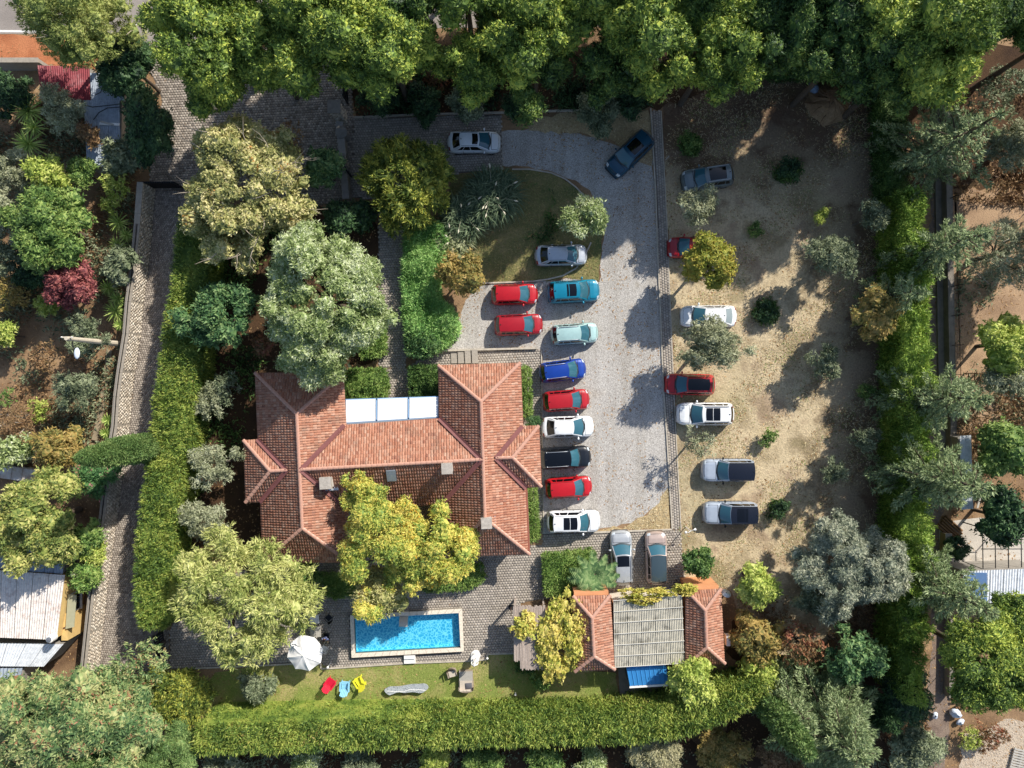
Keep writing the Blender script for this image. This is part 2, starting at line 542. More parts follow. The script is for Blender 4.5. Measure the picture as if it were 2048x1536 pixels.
def pampas(label, px, py, r, mat, plume, n=1200, plumes=10):
    root, rng = plant_root('pampas_grass', label, 'pampas grass', px, py, 0.8)
    R = r / S
    VV, FF, o = [], [], 0
    tufts = [np.array([math.cos(q * 1.05) * 0.45 * R, math.sin(q * 1.05) * 0.45 * R]) * rng.uniform(0.3, 1.15) for q in range(6)]
    for i in range(n):
        a = rng.uniform(0, 6.283); l = R * rng.uniform(0.25, 0.68); hh = rng.uniform(0.4, 1.0) * R * 0.8
        d = np.array([math.cos(a), math.sin(a), 0]); s = np.array([-d[1], d[0], 0]) * rng.uniform(0.02, 0.045)
        b = np.append(tufts[i % 6], 0.0) + np.append(rng.normal(size=2) * 0.07 * R, 0.0)
        for u, w in ((0, 1), (0.35, 1), (0.7, 0.7), (1.0, 0.05)):
            c = b + d * l * u + np.array([0, 0, max(0.03, hh * math.sin(u * 2.75))]) + s * rng.normal() * 0.5
            VV += [c + s * w, c - s * w]
        for j in range(3): FF.append((o + 2 * j, o + 2 * j + 1, o + 2 * j + 3, o + 2 * j + 2))
        o += 8
    link('foliage', fast_mesh('foliage', np.array(VV), np.array(FF), mat), root)
    for i in range(plumes):
        a = rng.uniform(0, 6.283); q = R * rng.uniform(0.1, 0.75)
        e = np.array([math.cos(a) * q, math.sin(a) * q, R * 0.8 + rng.uniform(0.1, 0.5)])
        m = MB(); m.tube([(0, 0, 0.2), tuple(e * [0.6, 0.6, 0.8]), tuple(e)], [0.012, 0.01, 0.01], 4)
        dr = unit(e[None] * [1, 1, 0.25])[0]
        m.tube([tuple(e), tuple(e + dr * 0.18), tuple(e + dr * 0.4)], [0.03, 0.075, 0.01], 6)
        m.build('plume', plume, root, True)
    return root

def hedge(label, top_px, h, mat, dens=26.0, L=0.26, W=0.09, k=5, bumpy=0.18, name='hedge', up=0.6, group=None, sun_tilt=0.0, base_in=0.0, cat='hedge'):
    """clipped hedge: a polygon seen at its top height, leafy top and sides over a body of the same green"""
    poly = [P(a, b, h) for a, b in top_px]
    cx = sum(p.x for p in poly) / len(poly); cy = sum(p.y for p in poly) / len(poly)
    NPL[0] += 1
    rng = np.random.default_rng(5000 + NPL[0])
    root = thing(name, label, cat, (cx, cy, 0), 0, group)
    pl = [(p.x - cx, p.y - cy) for p in poly]
    x0 = min(p[0] for p in pl); x1 = max(p[0] for p in pl); y0 = min(p[1] for p in pl); y1 = max(p[1] for p in pl)
    dens = dens * 0.95
    n = int((x1 - x0) * (y1 - y0) * dens)
    x = rng.uniform(x0, x1, n); y = rng.uniform(y0, y1, n)
    m = inpoly(x, y, pl); x = x[m]; y = y[m]
    z = h + bumpy * (np.sin(x * 1.7 + y * 0.9) * 0.5 + np.sin(y * 2.3 - x * 0.6 + 1.0) * 0.5) + rng.normal(size=len(x)) * 0.06 * (1 + bumpy) - 0.06
    top = np.stack([x, y, z], 1)
    tax = np.tile([[0.0, 0.0, 1.0]], (len(x), 1)) + rng.normal(size=(len(x), 3)) * 0.5
    pts, ax = [top], [tax]
    nn = len(pl)
    area = sum(pl[i][0] * pl[(i + 1) % nn][1] - pl[(i + 1) % nn][0] * pl[i][1] for i in range(nn))
    for i in range(nn):
        a = np.array(pl[i]); b = np.array(pl[(i + 1) % nn]); e = b - a; ln = np.linalg.norm(e)
        if ln < 1e-6: continue
        nrm = np.array([e[1], -e[0]]) / ln * (1 if area > 0 else -1)
        c = int(ln * h * dens * 0.75)
        t = rng.uniform(0, 1, c); zz = rng.uniform(0.05, 1, c) * (h - bumpy * 0.3)
        q = a + e * t[:, None] + nrm * (rng.normal(size=(c, 1)) * 0.06 + 0.1 * bumpy * np.sin(t * ln * 2.1)[:, None])
        pts.append(np.column_stack([q, zz])); ax.append(np.column_stack([np.tile(nrm, (c, 1)), np.full(c, up)]) + rng.normal(size=(c, 3)) * 0.25)
    V, F = sprays(rng, np.concatenate(pts), unit(np.concatenate(ax)), k + 6, L * 0.74, W * 0.74, 0.36, L * 0.34, 0.0, 0.15)
    V[:, 2] = np.maximum(V[:, 2], 0.02)
    link('foliage', fast_mesh('foliage', V, F, mat), root)
    b = MB()
    ins = [(p[0] * 1.0 - 0.2 * np.sign(p[0]), p[1] - 0.2 * np.sign(p[1])) for p in pl]
    b.prism(ins, 0.0, h - 0.3 - bumpy)
    b.build('inner_growth', mat, root)
    return root

# ------------------------------------------------------------------ ground materials
def mat_ground(name, stops, scale=0.25, fine=9.0, fstops=None, bump=0.6, rough=0.95, fmix=0.45):
    if name in MATS: return MATS[name]
    t = NT(name)
    a = t.noise(scale, 6.0, 0.6)
    b = t.noise(fine, 5.0, 0.75)
    col = t.ramp(a, stops)
    f = t.ramp(b, fstops or [(0.3, (0.35, 0.35, 0.35, 1)), (0.5, (0.9, 0.9, 0.9, 1)), (0.7, (1.5, 1.45, 1.35, 1))])
    t.l(t.mix(fmix if fstops is None else 0.7, col, t.mix(1.0, col, f, 'MULTIPLY')), t.b.inputs['Base Color'])
    t.set(Roughness=rough, Specular_IOR_Level=0.1)
    t.bump(b, bump, 0.08)
    MATS[name] = t.m
    return t.m

m_soil = mat_ground('soil', [(0.3, lin('#5c4636')), (0.48, lin('#8d7257')), (0.6, lin('#a88b6b')), (0.72, lin('#776048'))], 0.16, 7.0)
m_field = mat_ground('dry_field', [(0.3, lin('#8c7762')), (0.42, lin('#b09a78')), (0.52, lin('#c2ad86')), (0.6, lin('#b09b74')), (0.72, lin('#8b8660'))], 0.2, 6.0)
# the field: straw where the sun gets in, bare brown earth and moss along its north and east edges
t = NT('dry_field_ground')
tc = t.n('ShaderNodeTexCoord'); sp_ = t.n('ShaderNodeSeparateXYZ'); t.l(tc.outputs['Object'], sp_.inputs[0])
def mth(op, a, b):
    m = t.n('ShaderNodeMath', operation=op)
    for i_, v_ in enumerate((a, b)):
        if isinstance(v_, (int, float)): m.inputs[i_].default_value = v_
        else: t.l(v_, m.inputs[i_])
    return m.outputs[0]
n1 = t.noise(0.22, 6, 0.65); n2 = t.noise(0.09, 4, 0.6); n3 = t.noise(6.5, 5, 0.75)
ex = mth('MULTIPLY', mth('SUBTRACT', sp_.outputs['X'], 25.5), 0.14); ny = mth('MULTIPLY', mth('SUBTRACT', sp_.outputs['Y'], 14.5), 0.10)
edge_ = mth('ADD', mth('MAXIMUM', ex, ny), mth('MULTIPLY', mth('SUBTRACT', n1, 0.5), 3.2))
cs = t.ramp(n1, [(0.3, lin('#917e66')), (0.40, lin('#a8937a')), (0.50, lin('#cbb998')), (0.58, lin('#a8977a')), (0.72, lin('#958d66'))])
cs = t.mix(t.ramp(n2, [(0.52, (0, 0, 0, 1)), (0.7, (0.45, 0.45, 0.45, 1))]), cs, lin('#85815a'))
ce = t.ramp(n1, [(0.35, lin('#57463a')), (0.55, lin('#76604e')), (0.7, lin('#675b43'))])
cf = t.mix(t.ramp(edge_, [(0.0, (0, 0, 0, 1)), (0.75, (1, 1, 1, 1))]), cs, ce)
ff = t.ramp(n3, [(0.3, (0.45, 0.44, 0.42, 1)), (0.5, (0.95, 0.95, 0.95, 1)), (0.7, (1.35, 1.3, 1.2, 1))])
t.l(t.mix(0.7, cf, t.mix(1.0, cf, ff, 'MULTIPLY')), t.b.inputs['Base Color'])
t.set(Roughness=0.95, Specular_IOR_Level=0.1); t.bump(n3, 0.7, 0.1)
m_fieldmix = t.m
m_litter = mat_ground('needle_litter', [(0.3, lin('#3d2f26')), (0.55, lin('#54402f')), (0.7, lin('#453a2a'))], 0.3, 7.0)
m_lawn = mat_ground('lawn', [(0.3, lin('#8a9150')), (0.45, lin('#828f4a')), (0.56, lin('#9f9962')), (0.7, lin('#b8a378'))], 0.35, 10.0)
m_island = mat_ground('island_lawn', [(0.3, lin('#566440')), (0.5, lin('#7c7850')), (0.68, lin('#a6946c'))], 0.3, 8.0)
m_redearth = mat_ground('red_earth', [(0.3, lin('#9c5f40')), (0.6, lin('#b97a56'))], 0.5, 9.0)
m_asphalt = mat_ground('asphalt', [(0.3, lin('#8b837d')), (0.7, lin('#a39a92'))], 0.3, 14.0, None, 0.3)
m_dirtpath = mat_ground('dirt_path', [(0.3, lin('#6d5d54')), (0.55, lin('#8e7d70')), (0.75, lin('#5b4a3d'))], 0.5, 8.0)
m_concrete = mat_ground('concrete', [(0.3, lin('#b5aca0')), (0.6, lin('#c8c0b4')), (0.8, lin('#958d82'))], 0.5, 11.0, None, 0.2)
t = NT('gravel')
vz = t.n('ShaderNodeTexVoronoi', Scale=24.0); tc = t.n('ShaderNodeTexCoord'); t.l(tc.outputs['Object'], vz.inputs['Vector'])
sx = t.n('ShaderNodeSeparateColor'); t.l(vz.outputs['Color'], sx.inputs[0])
g1 = t.ramp(sx.outputs[0], [(0.0, lin('#8b8680')), (0.35, lin('#aaa59f')), (0.7, lin('#bdb8b1')), (1.0, lin('#d4d0c9'))])
g2 = t.ramp(t.noise(0.22, 6, 0.6), [(0.35, (0.86, 0.84, 0.82, 1)), (0.6, (1, 1, 1, 1)), (0.75, (0.9, 0.85, 0.78, 1))])
mp_ = t.n('ShaderNodeMapping'); mp_.inputs['Scale'].default_value = (1.1, 0.07, 1); t.l(tc.outputs['Object'], mp_.inputs['Vector'])
tk = t.n('ShaderNodeTexNoise', Scale=1.0, Detail=3.0); t.l(mp_.outputs[0], tk.inputs['Vector'])
g3 = t.ramp(tk.outputs['Fac'], [(0.38, (0.9, 0.89, 0.87, 1)), (0.5, (1, 1, 1, 1)), (0.62, (1.05, 1.05, 1.05, 1))])
g4 = t.ramp(t.noise(0.8, 3, 0.5), [(0.28, (0.8, 0.77, 0.72, 1)), (0.36, (1, 1, 1, 1))])
t.l(t.mix(1.0, t.mix(1.0, t.mix(1.0, g1, g2, 'MULTIPLY'), g3, 'MULTIPLY'), g4, 'MULTIPLY'), t.b.inputs['Base Color'])
t.set(Roughness=0.9, Specular_IOR_Level=0.15); t.bump(vz.outputs['Distance'], 0.4, 0.04)
m_gravel = t.m
def mat_island(name, cols, rough=0.85, grain=12.0, bump=0.3, spec=0.15, stain=None):
    if name in MATS: return MATS[name]
    t = NT(name)
    k = len(cols)
    c = t.ramp(t.rpi(), [(i / max(1, k - 1), lin(x)) for i, x in enumerate(cols)])
    nz = t.noise(grain, 5, 0.7)
    c = t.mix(1.0, c, t.ramp(nz, [(0.3, (0.72, 0.72, 0.72, 1)), (0.6, (1.08, 1.06, 1.04, 1))]), 'MULTIPLY')
    if stain:
        c = t.mix(t.ramp(t.noise(stain[1], 6, 0.7), [(0.52, (0, 0, 0, 1)), (0.72, (stain[2],) * 3 + (1,))]), c, lin(stain[0]))
    t.l(c, t.b.inputs['Base Color'])
    t.set(Roughness=rough, Specular_IOR_Level=spec)
    t.bump(nz, bump, 0.02)
    MATS[name] = t.m
    return t.m
m_paver = mat_island('paver', ['#968f86', '#a59d93', '#b0a89d', '#9c948b', '#b9b0a6'], stain=('#7a6d5e', 0.35, 0.5))
m_paver_dark = mat_island('lane_paver', ['#786f67', '#968d83', '#aaa196', '#857c73', '#b8aea3'], stain=('#645a50', 0.4, 0.5))
m_joint = mat_plain('joint_sand', '#706860', 0.95, var=0.3, scale=5)
m_kerb = mat_plain('kerb_concrete', '#c2b8a8', 0.9, var=0.3, scale=2.5)

def jag(poly, step=0.5, amp=0.15, seed=1):
    """polygon with an uneven edge, as a worn or overgrown border has"""
    rng = np.random.default_rng(seed); o = []
    n = len(poly)
    for i in range(n):
        a = Vector(poly[i]); b = Vector(poly[(i + 1) % n]); m = max(1, int((b - a).length / step))
        for j in range(m):
            p = a.lerp(b, j / m)
            o.append((p.x + rng.normal() * amp, p.y + rng.normal() * amp, 0))
    return o

def sheet(name, poly_px, z, mat, amp=0.0, seed=1, kind='structure'):
    poly = [P(a, b, 0) for a, b in poly_px]
    if amp: poly = jag(poly, 0.6, amp, seed)
    mb = MB(); mb.prism([(p[0], p[1]) for p in poly], -0.06, z)
    o = mb.build(name, mat)
    o['kind'] = kind
    return o, [(p[0], p[1]) for p in poly]

# the ground is open under the swimming pool
pit = [P(*q) for q in ((702, 1314), (926, 1302), (922.5, 1219), (701.5, 1232))]
big = [Vector((-260, -260, 0)), Vector((260, -260, 0)), Vector((260, 260, 0)), Vector((-260, 260, 0))]
g = MB(); g.add(big + pit, [(i, (i + 1) % 4, 4 + (i + 1) % 4, 4 + i) for i in range(4)])
tag(g.build('ground', m_soil), kind='structure')

field, field_poly = sheet('field', [(1322, 150), (1500, 140), (1780, 150), (1790, 420), (1785, 1200), (1700, 1330), (1500, 1300), (1460, 1180), (1372, 1180), (1361, 1060), (1349, 818), (1333, 434)], 0.006, m_fieldmix, 0.12, 3)
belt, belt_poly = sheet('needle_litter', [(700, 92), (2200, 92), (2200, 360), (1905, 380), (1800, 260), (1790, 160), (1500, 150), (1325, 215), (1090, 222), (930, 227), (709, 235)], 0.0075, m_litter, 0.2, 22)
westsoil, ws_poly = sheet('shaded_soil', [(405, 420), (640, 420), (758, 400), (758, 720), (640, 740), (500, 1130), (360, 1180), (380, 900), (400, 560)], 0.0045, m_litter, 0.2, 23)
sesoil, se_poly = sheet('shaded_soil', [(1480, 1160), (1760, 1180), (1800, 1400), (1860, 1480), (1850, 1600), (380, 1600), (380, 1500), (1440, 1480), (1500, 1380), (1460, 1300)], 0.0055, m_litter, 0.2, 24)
def to_px(p): return (1024 + p.x * S, 768 - p.y * S)
gravel, gravel_poly = sheet('gravel_drive', [(1000, 262), (1080, 258), (1160, 268), (1220, 285), (1306, 320), (1311, 384), (1315, 509), (1321, 634), (1328, 768), (1333, 868), (1340, 980), (1310, 1015), (1270, 1045), (1186, 1062), (1086, 1068), (1084, 698), (1072, 697), (860, 703), (880, 690), (910, 665), (930, 600), (960, 570), (1065, 565), (1130, 556), (1200, 565), (1206, 480), (1215, 430), (1190, 392), (1150, 362), (1100, 340), (1000, 330)], 0.010, m_gravel, 0.07, 5)
island, island_poly = sheet('island_lawn', [(905, 348), (1000, 338), (1060, 339), (1105, 346), (1150, 372), (1190, 405), (1208, 440), (1202, 500), (1196, 560), (1130, 556), (1065, 563), (975, 566), (930, 590), (900, 560), (890, 420)], 0.014, m_island, 0.06, 7)
verge, verge_poly = sheet('dry_verge', [(1344, 1057), (1186, 1063), (1262, 1050), (1306, 1018), (1336, 975)], 0.016, m_field, 0.1, 8)
verge2, verge2_poly = sheet('north_verge', [(1060, 262), (1060, 235), (1300, 222), (1308, 330), (1290, 330), (1230, 285), (1160, 266)], 0.016, m_field, 0.12, 9)
lawn, lawn_poly = sheet('pool_lawn', [(380, 1425), (430, 1345), (512, 1332), (637, 1326), (662, 1337), (974, 1319), (974, 1309), (1030, 1307), (1100, 1335), (1230, 1345), (1240, 1400), (1150, 1402), (900, 1398), (640, 1412), (440, 1432)], 0.008, m_lawn, 0.03, 10)
road, _ = sheet('road', [(-500, -60), (2600, -60), (2600, 40), (700, 58), (300, 86), (262, 80), (110, 68), (-500, 66)], 0.008, m_asphalt)
verge3, _ = sheet('earth_verge', [(-400, 70), (110, 70), (200, 78), (262, 84), (200, 135), (-400, 125)], 0.012, m_redearth, 0.1, 11)
mk = MB()
for x0, x1 in ((-400, 95), ):
    a, b = P(x0, 59), P(x1, 63); mk.prism([(a.x, a.y - 0.09), (b.x, b.y - 0.09), (b.x, b.y + 0.09), (a.x, a.y + 0.09)], 0.009, 0.013)
mk.build('edge_line', mat_plain('road_paint', '#e6e2dc', 0.7, var=0.2, scale=4), road)
for i in range(7):
    x0 = 250 + i * 39
    a, b = P(x0, 50), P(x0 + 24, 49); mk = MB()
    mk.prism([(a.x, a.y - 0.06), (b.x, b.y - 0.06), (b.x, b.y + 0.06), (a.x, a.y + 0.06)], 0.009, 0.013)
    mk.build('lane_dash', MATS['road_paint'], road)
trail, trail_poly = sheet('dirt_track', [(1862, 150), (1905, 150), (1905, 700), (1880, 1050), (1905, 1380), (1890, 1536), (1960, 1700), (1820, 1700), (1850, 1500), (1862, 1300), (1858, 900)], 0.005, m_dirtpath, 0.1, 12)
yard, _ = sheet('concrete_yard', [(1878, 1045), (1960, 1035), (2200, 1060), (2200, 1160), (1905, 1165), (1880, 1150)], 0.010, m_concrete)
rub, rub_poly = sheet('rubble_ground', [(1905, 1560), (1930, 1470), (2000, 1445), (2120, 1440), (2200, 1700), (1905, 1700)], 0.008, mat_ground('rubble_soil', [(0.3, lin('#a39380')), (0.5, lin('#c2b29d')), (0.75, lin('#a8937b'))], 0.6, 5.0, None, 1.0), 0.2, 13)
slab, _ = sheet('concrete_slab', [(1236, 1335), (1340, 1332), (1345, 1384), (1240, 1390)], 0.05, mat_plain('slab_concrete', '#908a82', 0.9, var=0.35, scale=1.5))
eastsoil, es_poly = sheet('bare_soil', [(1905, 380), (2200, 380), (2200, 860), (1900, 850)], 0.004, mat_ground('tan_soil', [(0.3, lin('#8b735e')), (0.48, lin('#b39678')), (0.62, lin('#9a7f66')), (0.75, lin('#7b654f'))], 0.25, 8.0), 0.2, 14)
slopeg, slope_poly = sheet('grass_bank', [(440, 1428), (640, 1408), (900, 1394), (1140, 1398), (1230, 1402), (1230, 1440), (440, 1480)], 0.012, mat_ground('bank_grass', [(0.3, lin('#93a752')), (0.7, lin('#a9b566'))], 0.8, 12.0), 0.04, 15)

# ---- pavers: real stones standing a little proud of the jointing sand
def paving(name, poly_px, ang, sx_, sy_, mat, seed, holes=(), z=0.02):
    o, poly = sheet(name, poly_px, z, m_joint)
    hol = [[(q.x, q.y) for q in PP(hh)] for hh in holes]
    rng = np.random.default_rng(seed)
    a = math.radians(ang); ca, sa = math.cos(a), math.sin(a)
    X = np.array(poly)
    u = X[:, 0] * ca + X[:, 1] * sa; v = -X[:, 0] * sa + X[:, 1] * ca
    iu = np.arange(math.floor(u.min() / sx_), math.ceil(u.max() / sx_) + 1); iv = np.arange(math.floor(v.min() / sy_), math.ceil(v.max() / sy_) + 1)
    U, Vv = np.meshgrid(iu, iv)
    cu = (U + 0.5 * (Vv % 2)).ravel() * sx_; cv = Vv.ravel() * sy_
    x = cu * ca - cv * sa; y = cu * sa + cv * ca
    m = inpoly(x, y, poly)
    for hh in hol: m &= ~inpoly(x, y, hh)
    x, y = x[m], y[m]; n = len(x)
    hx = sx_ * 0.5 * rng.uniform(0.86, 0.95, n); hy = sy_ * 0.5 * rng.uniform(0.84, 0.95, n)
    ztop = z + 0.022 + rng.normal(size=n) * 0.003
    jr = rng.normal(size=n) * 0.02 + a
    c, s = np.cos(jr), np.sin(jr)
    VV = []
    for k, (ex, ey, top) in enumerate([(-1, -1, 0), (1, -1, 0), (1, 1, 0), (-1, 1, 0), (-.88, -.88, 1), (.88, -.88, 1), (.88, .88, 1), (-.88, .88, 1)]):
        px_, py_ = hx * ex, hy * ey
        VV.append(np.stack([x + px_ * c - py_ * s, y + px_ * s + py_ * c, ztop if top else np.full(n, z - 0.004)], 1))
    V = np.stack(VV, 1).reshape(-1, 3)
    base = np.arange(n)[:, None] * 8
    F = np.concatenate([base + np.array(q)[None] for q in ((4, 5, 6, 7), (0, 1, 5, 4), (1, 2, 6, 5), (2, 3, 7, 6), (3, 0, 4, 7))])
    pv = link('pavers', fast_mesh('pavers', V, F, mat), o)
    pv['kind'] = 'stuff'
    return o, n

NP = 0
pool_hole = [(700, 1230), (924, 1217), (928, 1304), (703, 1316)]
for nm, poly, ang, a_, b_, mt, holes in (
    ('entrance_paving', [(280, 87), (700, 100), (706, 240), (706, 395), (600, 420), (372, 380), (300, 380), (300, 345), (325, 200)], 3, 0.23, 0.21, m_paver_dark, ()),
    ('drive_paving', [(707, 237), (1002, 229), (1005, 338), (905, 348), (830, 390), (812, 450), (812, 736), (758, 736), (757, 400), (706, 395)], 3, 0.23, 0.21, m_paver, ()),
    ('court_paving', [(690, 800), (700, 737), (758, 737), (812, 737), (860, 704), (1072, 698), (1083, 699), (1086, 1064), (1044, 1064), (1040, 760), (890, 760), (890, 840)], 3, 0.23, 0.21, m_paver, ()),
    ('lane_paving', [(300, 381), (372, 381), (390, 420), (355, 600), (345, 760), (340, 900), (320, 1050), (300, 1150), (300, 1258), (338, 1262), (338, 1345), (195, 1345), (207, 1252), (215, 1177), (225, 1105), (237, 1018), (247, 928), (260, 850), (264, 793), (270, 746), (282, 671), (287, 609), (297, 534), (304, 459), (310, 384)], 52, 0.22, 0.17, m_paver_dark, ()),
    ('terrace_paving', [(340, 1262), (370, 1180), (640, 1090), (1086, 1090), (1086, 1068), (1186, 1065), (1344, 1059), (1361, 1061), (1372, 1182), (1170, 1186), (1040, 1205), (1032, 1306), (974, 1308), (974, 1317), (944, 1320), (812, 1325), (812, 1311), (926, 1304), (922.5, 1219), (701.5, 1232), (702, 1316), (811.9, 1311), (811.9, 1325), (662, 1335), (637, 1324), (572, 1327), (512, 1330), (340, 1338)], 3, 0.23, 0.21, m_paver, (pool_hole,)),
    ('footpath', [(1302, 222), (1322, 222), (1333, 434), (1349, 818), (1361, 1059), (1346, 1058), (1335, 868), (1327, 768), (1317, 509), (1313, 384)], 93, 0.23, 0.21, m_paver, ()),
):
    o, n = paving(nm, poly, ang, a_, b_, mt, NP, holes); NP += n

def kerb(pts_px, w=0.11, h=0.12, name='kerb', mat=None, z=0.0):
    pts = [P(a, b, 0) for a, b in pts_px]
    mb = MB()
    for a, b in zip(pts[:-1], pts[1:]):
        d = (b - a); l = d.length; m = (a + b) / 2
        n = max(1, int(l / 1.0))
        for i in range(n):
            c = a.lerp(b, (i + 0.5) / n)
            mb.box((c.x, c.y, z + h / 2 - 0.05), (l / n - 0.012, w, h + 0.1), math.atan2(d.y, d.x))
    o = mb.build(name, mat or m_kerb); o['kind'] = 'structure'
    return o
kerb([(1301, 217), (1311, 384), (1315, 509), (1321, 634), (1326, 768), (1333, 868), (1344, 1058)])
kerb([(1322, 222), (1333, 434), (1349, 818), (1362, 1060)], 0.09, 0.06)
kerb([(1186, 1064.5), (1344, 1058.5)], 0.14)
kerb([(1083, 702), (1087, 1066)], 0.1)
kerb([(862, 702), (968, 699), (1074, 696.5)], 0.16, 0.3)
kerb([(709, 236), (838, 230), (930, 228), (1010, 226), (1090, 223), (1160, 222)], 0.14, 0.2)
kerb([(1024, 339), (1060, 339), (1102, 346), (1130, 358), (1152, 375), (1168, 392)], 0.1)
kerb([(950, 567), (1010, 565), (1065, 563), (1095, 559), (1125, 552), (1152, 537), (1168, 515), (1182, 485)], 0.12)
kerb([(370, 1337), (512, 1331), (572, 1328), (637, 1325), (641, 1325)], 0.12, 0.1)
kerb([(641, 1325), (643, 1336.5), (662, 1336), (812, 1326), (944, 1321), (974, 1318), (974, 1308), (1030, 1306)], 0.12, 0.1)

# ---- loose ground cover: dry stalks, turf, pebbles (nobody could count them)
def scatter(name, poly, n, mat, L, W, seed, z=0.01, flat=0.25, clump=0.0):
    rng = np.random.default_rng(seed)
    X = np.array(poly)
    x = rng.uniform(X[:, 0].min(), X[:, 0].max(), n); y = rng.uniform(X[:, 1].min(), X[:, 1].max(), n)
    m = inpoly(x, y, poly)
    if clump:
        f = np.sin(x * 0.55 + 1.3) * np.sin(y * 0.47 + 0.6) + 0.6 * np.sin(x * 1.3 - y * 1.1) + 0.4 * np.sin(y * 2.3 + x * 0.7)
        m &= f + rng.normal(size=n) * 0.5 > clump
    m &= ~inpoly(x, y, [(p_.x, p_.y) for p_ in pit])
    x, y = x[m], y[m]; k = len(x)
    a = rng.uniform(0, 6.283, k)
    d = unit(np.stack([np.cos(a), np.sin(a), rng.uniform(0.1, 1.2, k) * flat * 2], 1))
    V, F = kites(np.stack([x, y, np.full(k, z)], 1), d, unit(np.stack([rng.normal(size=k) * 0.4, rng.normal(size=k) * 0.4, np.ones(k)], 1)), L * rng.uniform(0.6, 1.4, k), W * rng.uniform(0.6, 1.4, k))
    V[:, 2] = np.maximum(V[:, 2], z)
    o = link(name, fast_mesh(name, V, F, mat)); o['kind'] = 'stuff'
    return o
m_straw = mat_island('straw', ['#ab9870', '#cdbb92', '#e0d2ae', '#9c8766', '#bfac84'], 0.8)
m_turf = mat_island('turf', ['#73873e', '#8f9d50', '#a8ad62', '#7f9245', '#b5ab70'], 0.8)
m_weed = mat_island('weeds', ['#5a7434', '#6f8a3e', '#86984a'], 0.8)
scatter('dry_grass', field_poly, 52000, m_straw, 0.22, 0.045, 31, 0.012, 0.3, -0.15)
scatter('field_weeds', field_poly, 26000, m_weed, 0.15, 0.05, 32, 0.012, 0.3, 0.75)
scatter('island_grass', island_poly, 14000, mat_island('dry_turf', ['#66713f', '#827f4c', '#ab9a6c', '#717e45'], 0.8), 0.18, 0.045, 33, 0.016)
scatter('verge_grass', verge_poly, 3000, m_straw, 0.2, 0.045, 34, 0.018)
scatter('north_grass', verge2_poly, 4000, m_straw, 0.2, 0.045, 35, 0.018)
scatter('lawn_grass', lawn_poly, 26000, m_turf, 0.14, 0.035, 36, 0.012)
scatter('bank_grass', slope_poly, 16000, m_turf, 0.16, 0.035, 37, 0.014)
gx = [(q.x, q.y) for q in PP([(-100, 90), (1900, 90), (2150, 400), (2150, 1600), (-100, 1600)])]
scatter('leaf_litter', gx, 60000, mat_island('fallen_leaf', ['#7d5d3d', '#a4805a', '#c3a378', '#6a4b33', '#b08a5a'], 0.85), 0.17, 0.1, 38, 0.006, 0.1, 0.1)
def pebbles(name, poly, n, mat, r, seed, z=0.008):
    rng = np.random.default_rng(seed); X = np.array(poly)
    x = rng.uniform(X[:, 0].min(), X[:, 0].max(), n); y = rng.uniform(X[:, 1].min(), X[:, 1].max(), n)
    m = inpoly(x, y, poly); x, y = x[m], y[m]; k = len(x)
    s = r * rng.uniform(0.5, 1.5, (k, 1)); a = rng.uniform(0, 6.28, k)
    VV = []
    for q in range(4):
        VV.append(np.stack([x + s[:, 0] * np.cos(a + q * 1.571) * (1.2 if q % 2 else 0.8), y + s[:, 0] * np.sin(a + q * 1.571) * (1.2 if q % 2 else 0.8), np.full(k, z)], 1))
    VV.append(np.stack([x, y, z + s[:, 0] * 0.8], 1))
    V = np.stack(VV, 1).reshape(-1, 3); b = np.arange(k)[:, None] * 5
    F = np.concatenate([b + np.array([[i, (i + 1) % 4, 4]]) for i in range(4)])
    o = link(name, fast_mesh(name, V, F, mat)); o['kind'] = 'stuff'
m_peb = mat_island('pebble', ['#8a857f', '#b1aca5', '#cdc9c2', '#a09b94', '#c2bdb6'], 0.85)
pebbles('gravel_stones', gravel_poly, 26000, m_peb, 0.032, 41, 0.010)
pebbles('rubble', rub_poly, 9000, mat_island('rubble_stone', ['#b9ab99', '#cdbfae', '#a39482'], 0.9), 0.05, 42)

# ------------------------------------------------------------------ tiled roofs
m_tile = mat_island('clay_tile', ['#9e6c57', '#ab7a65', '#b58872', '#a1715c', '#ba9581', '#8e6050'], 0.9, 9.0, 0.3, 0.15, ('#7c675a', 0.9, 0.55))
m_ridge = mat_island('ridge_clay', ['#bd8a75', '#c99985', '#b07c68', '#d8b8a6', '#a9745f'], 0.8, 6.0, 0.3, 0.2, ('#e9d5c8', 2.2, 0.8))
m_deck = mat_plain('roof_deck', '#7d4433', 0.9)
m_valley = mat_plain('valley_flashing', '#80504c', 0.55, var=0.25, scale=2)
m_plaster = mat_plain('plaster', '#ded3c2', 0.9, var=0.15, scale=1.2)
m_coral = mat_plain('coral_plaster', '#dc9a6c', 0.9, var=0.2, scale=1.2)

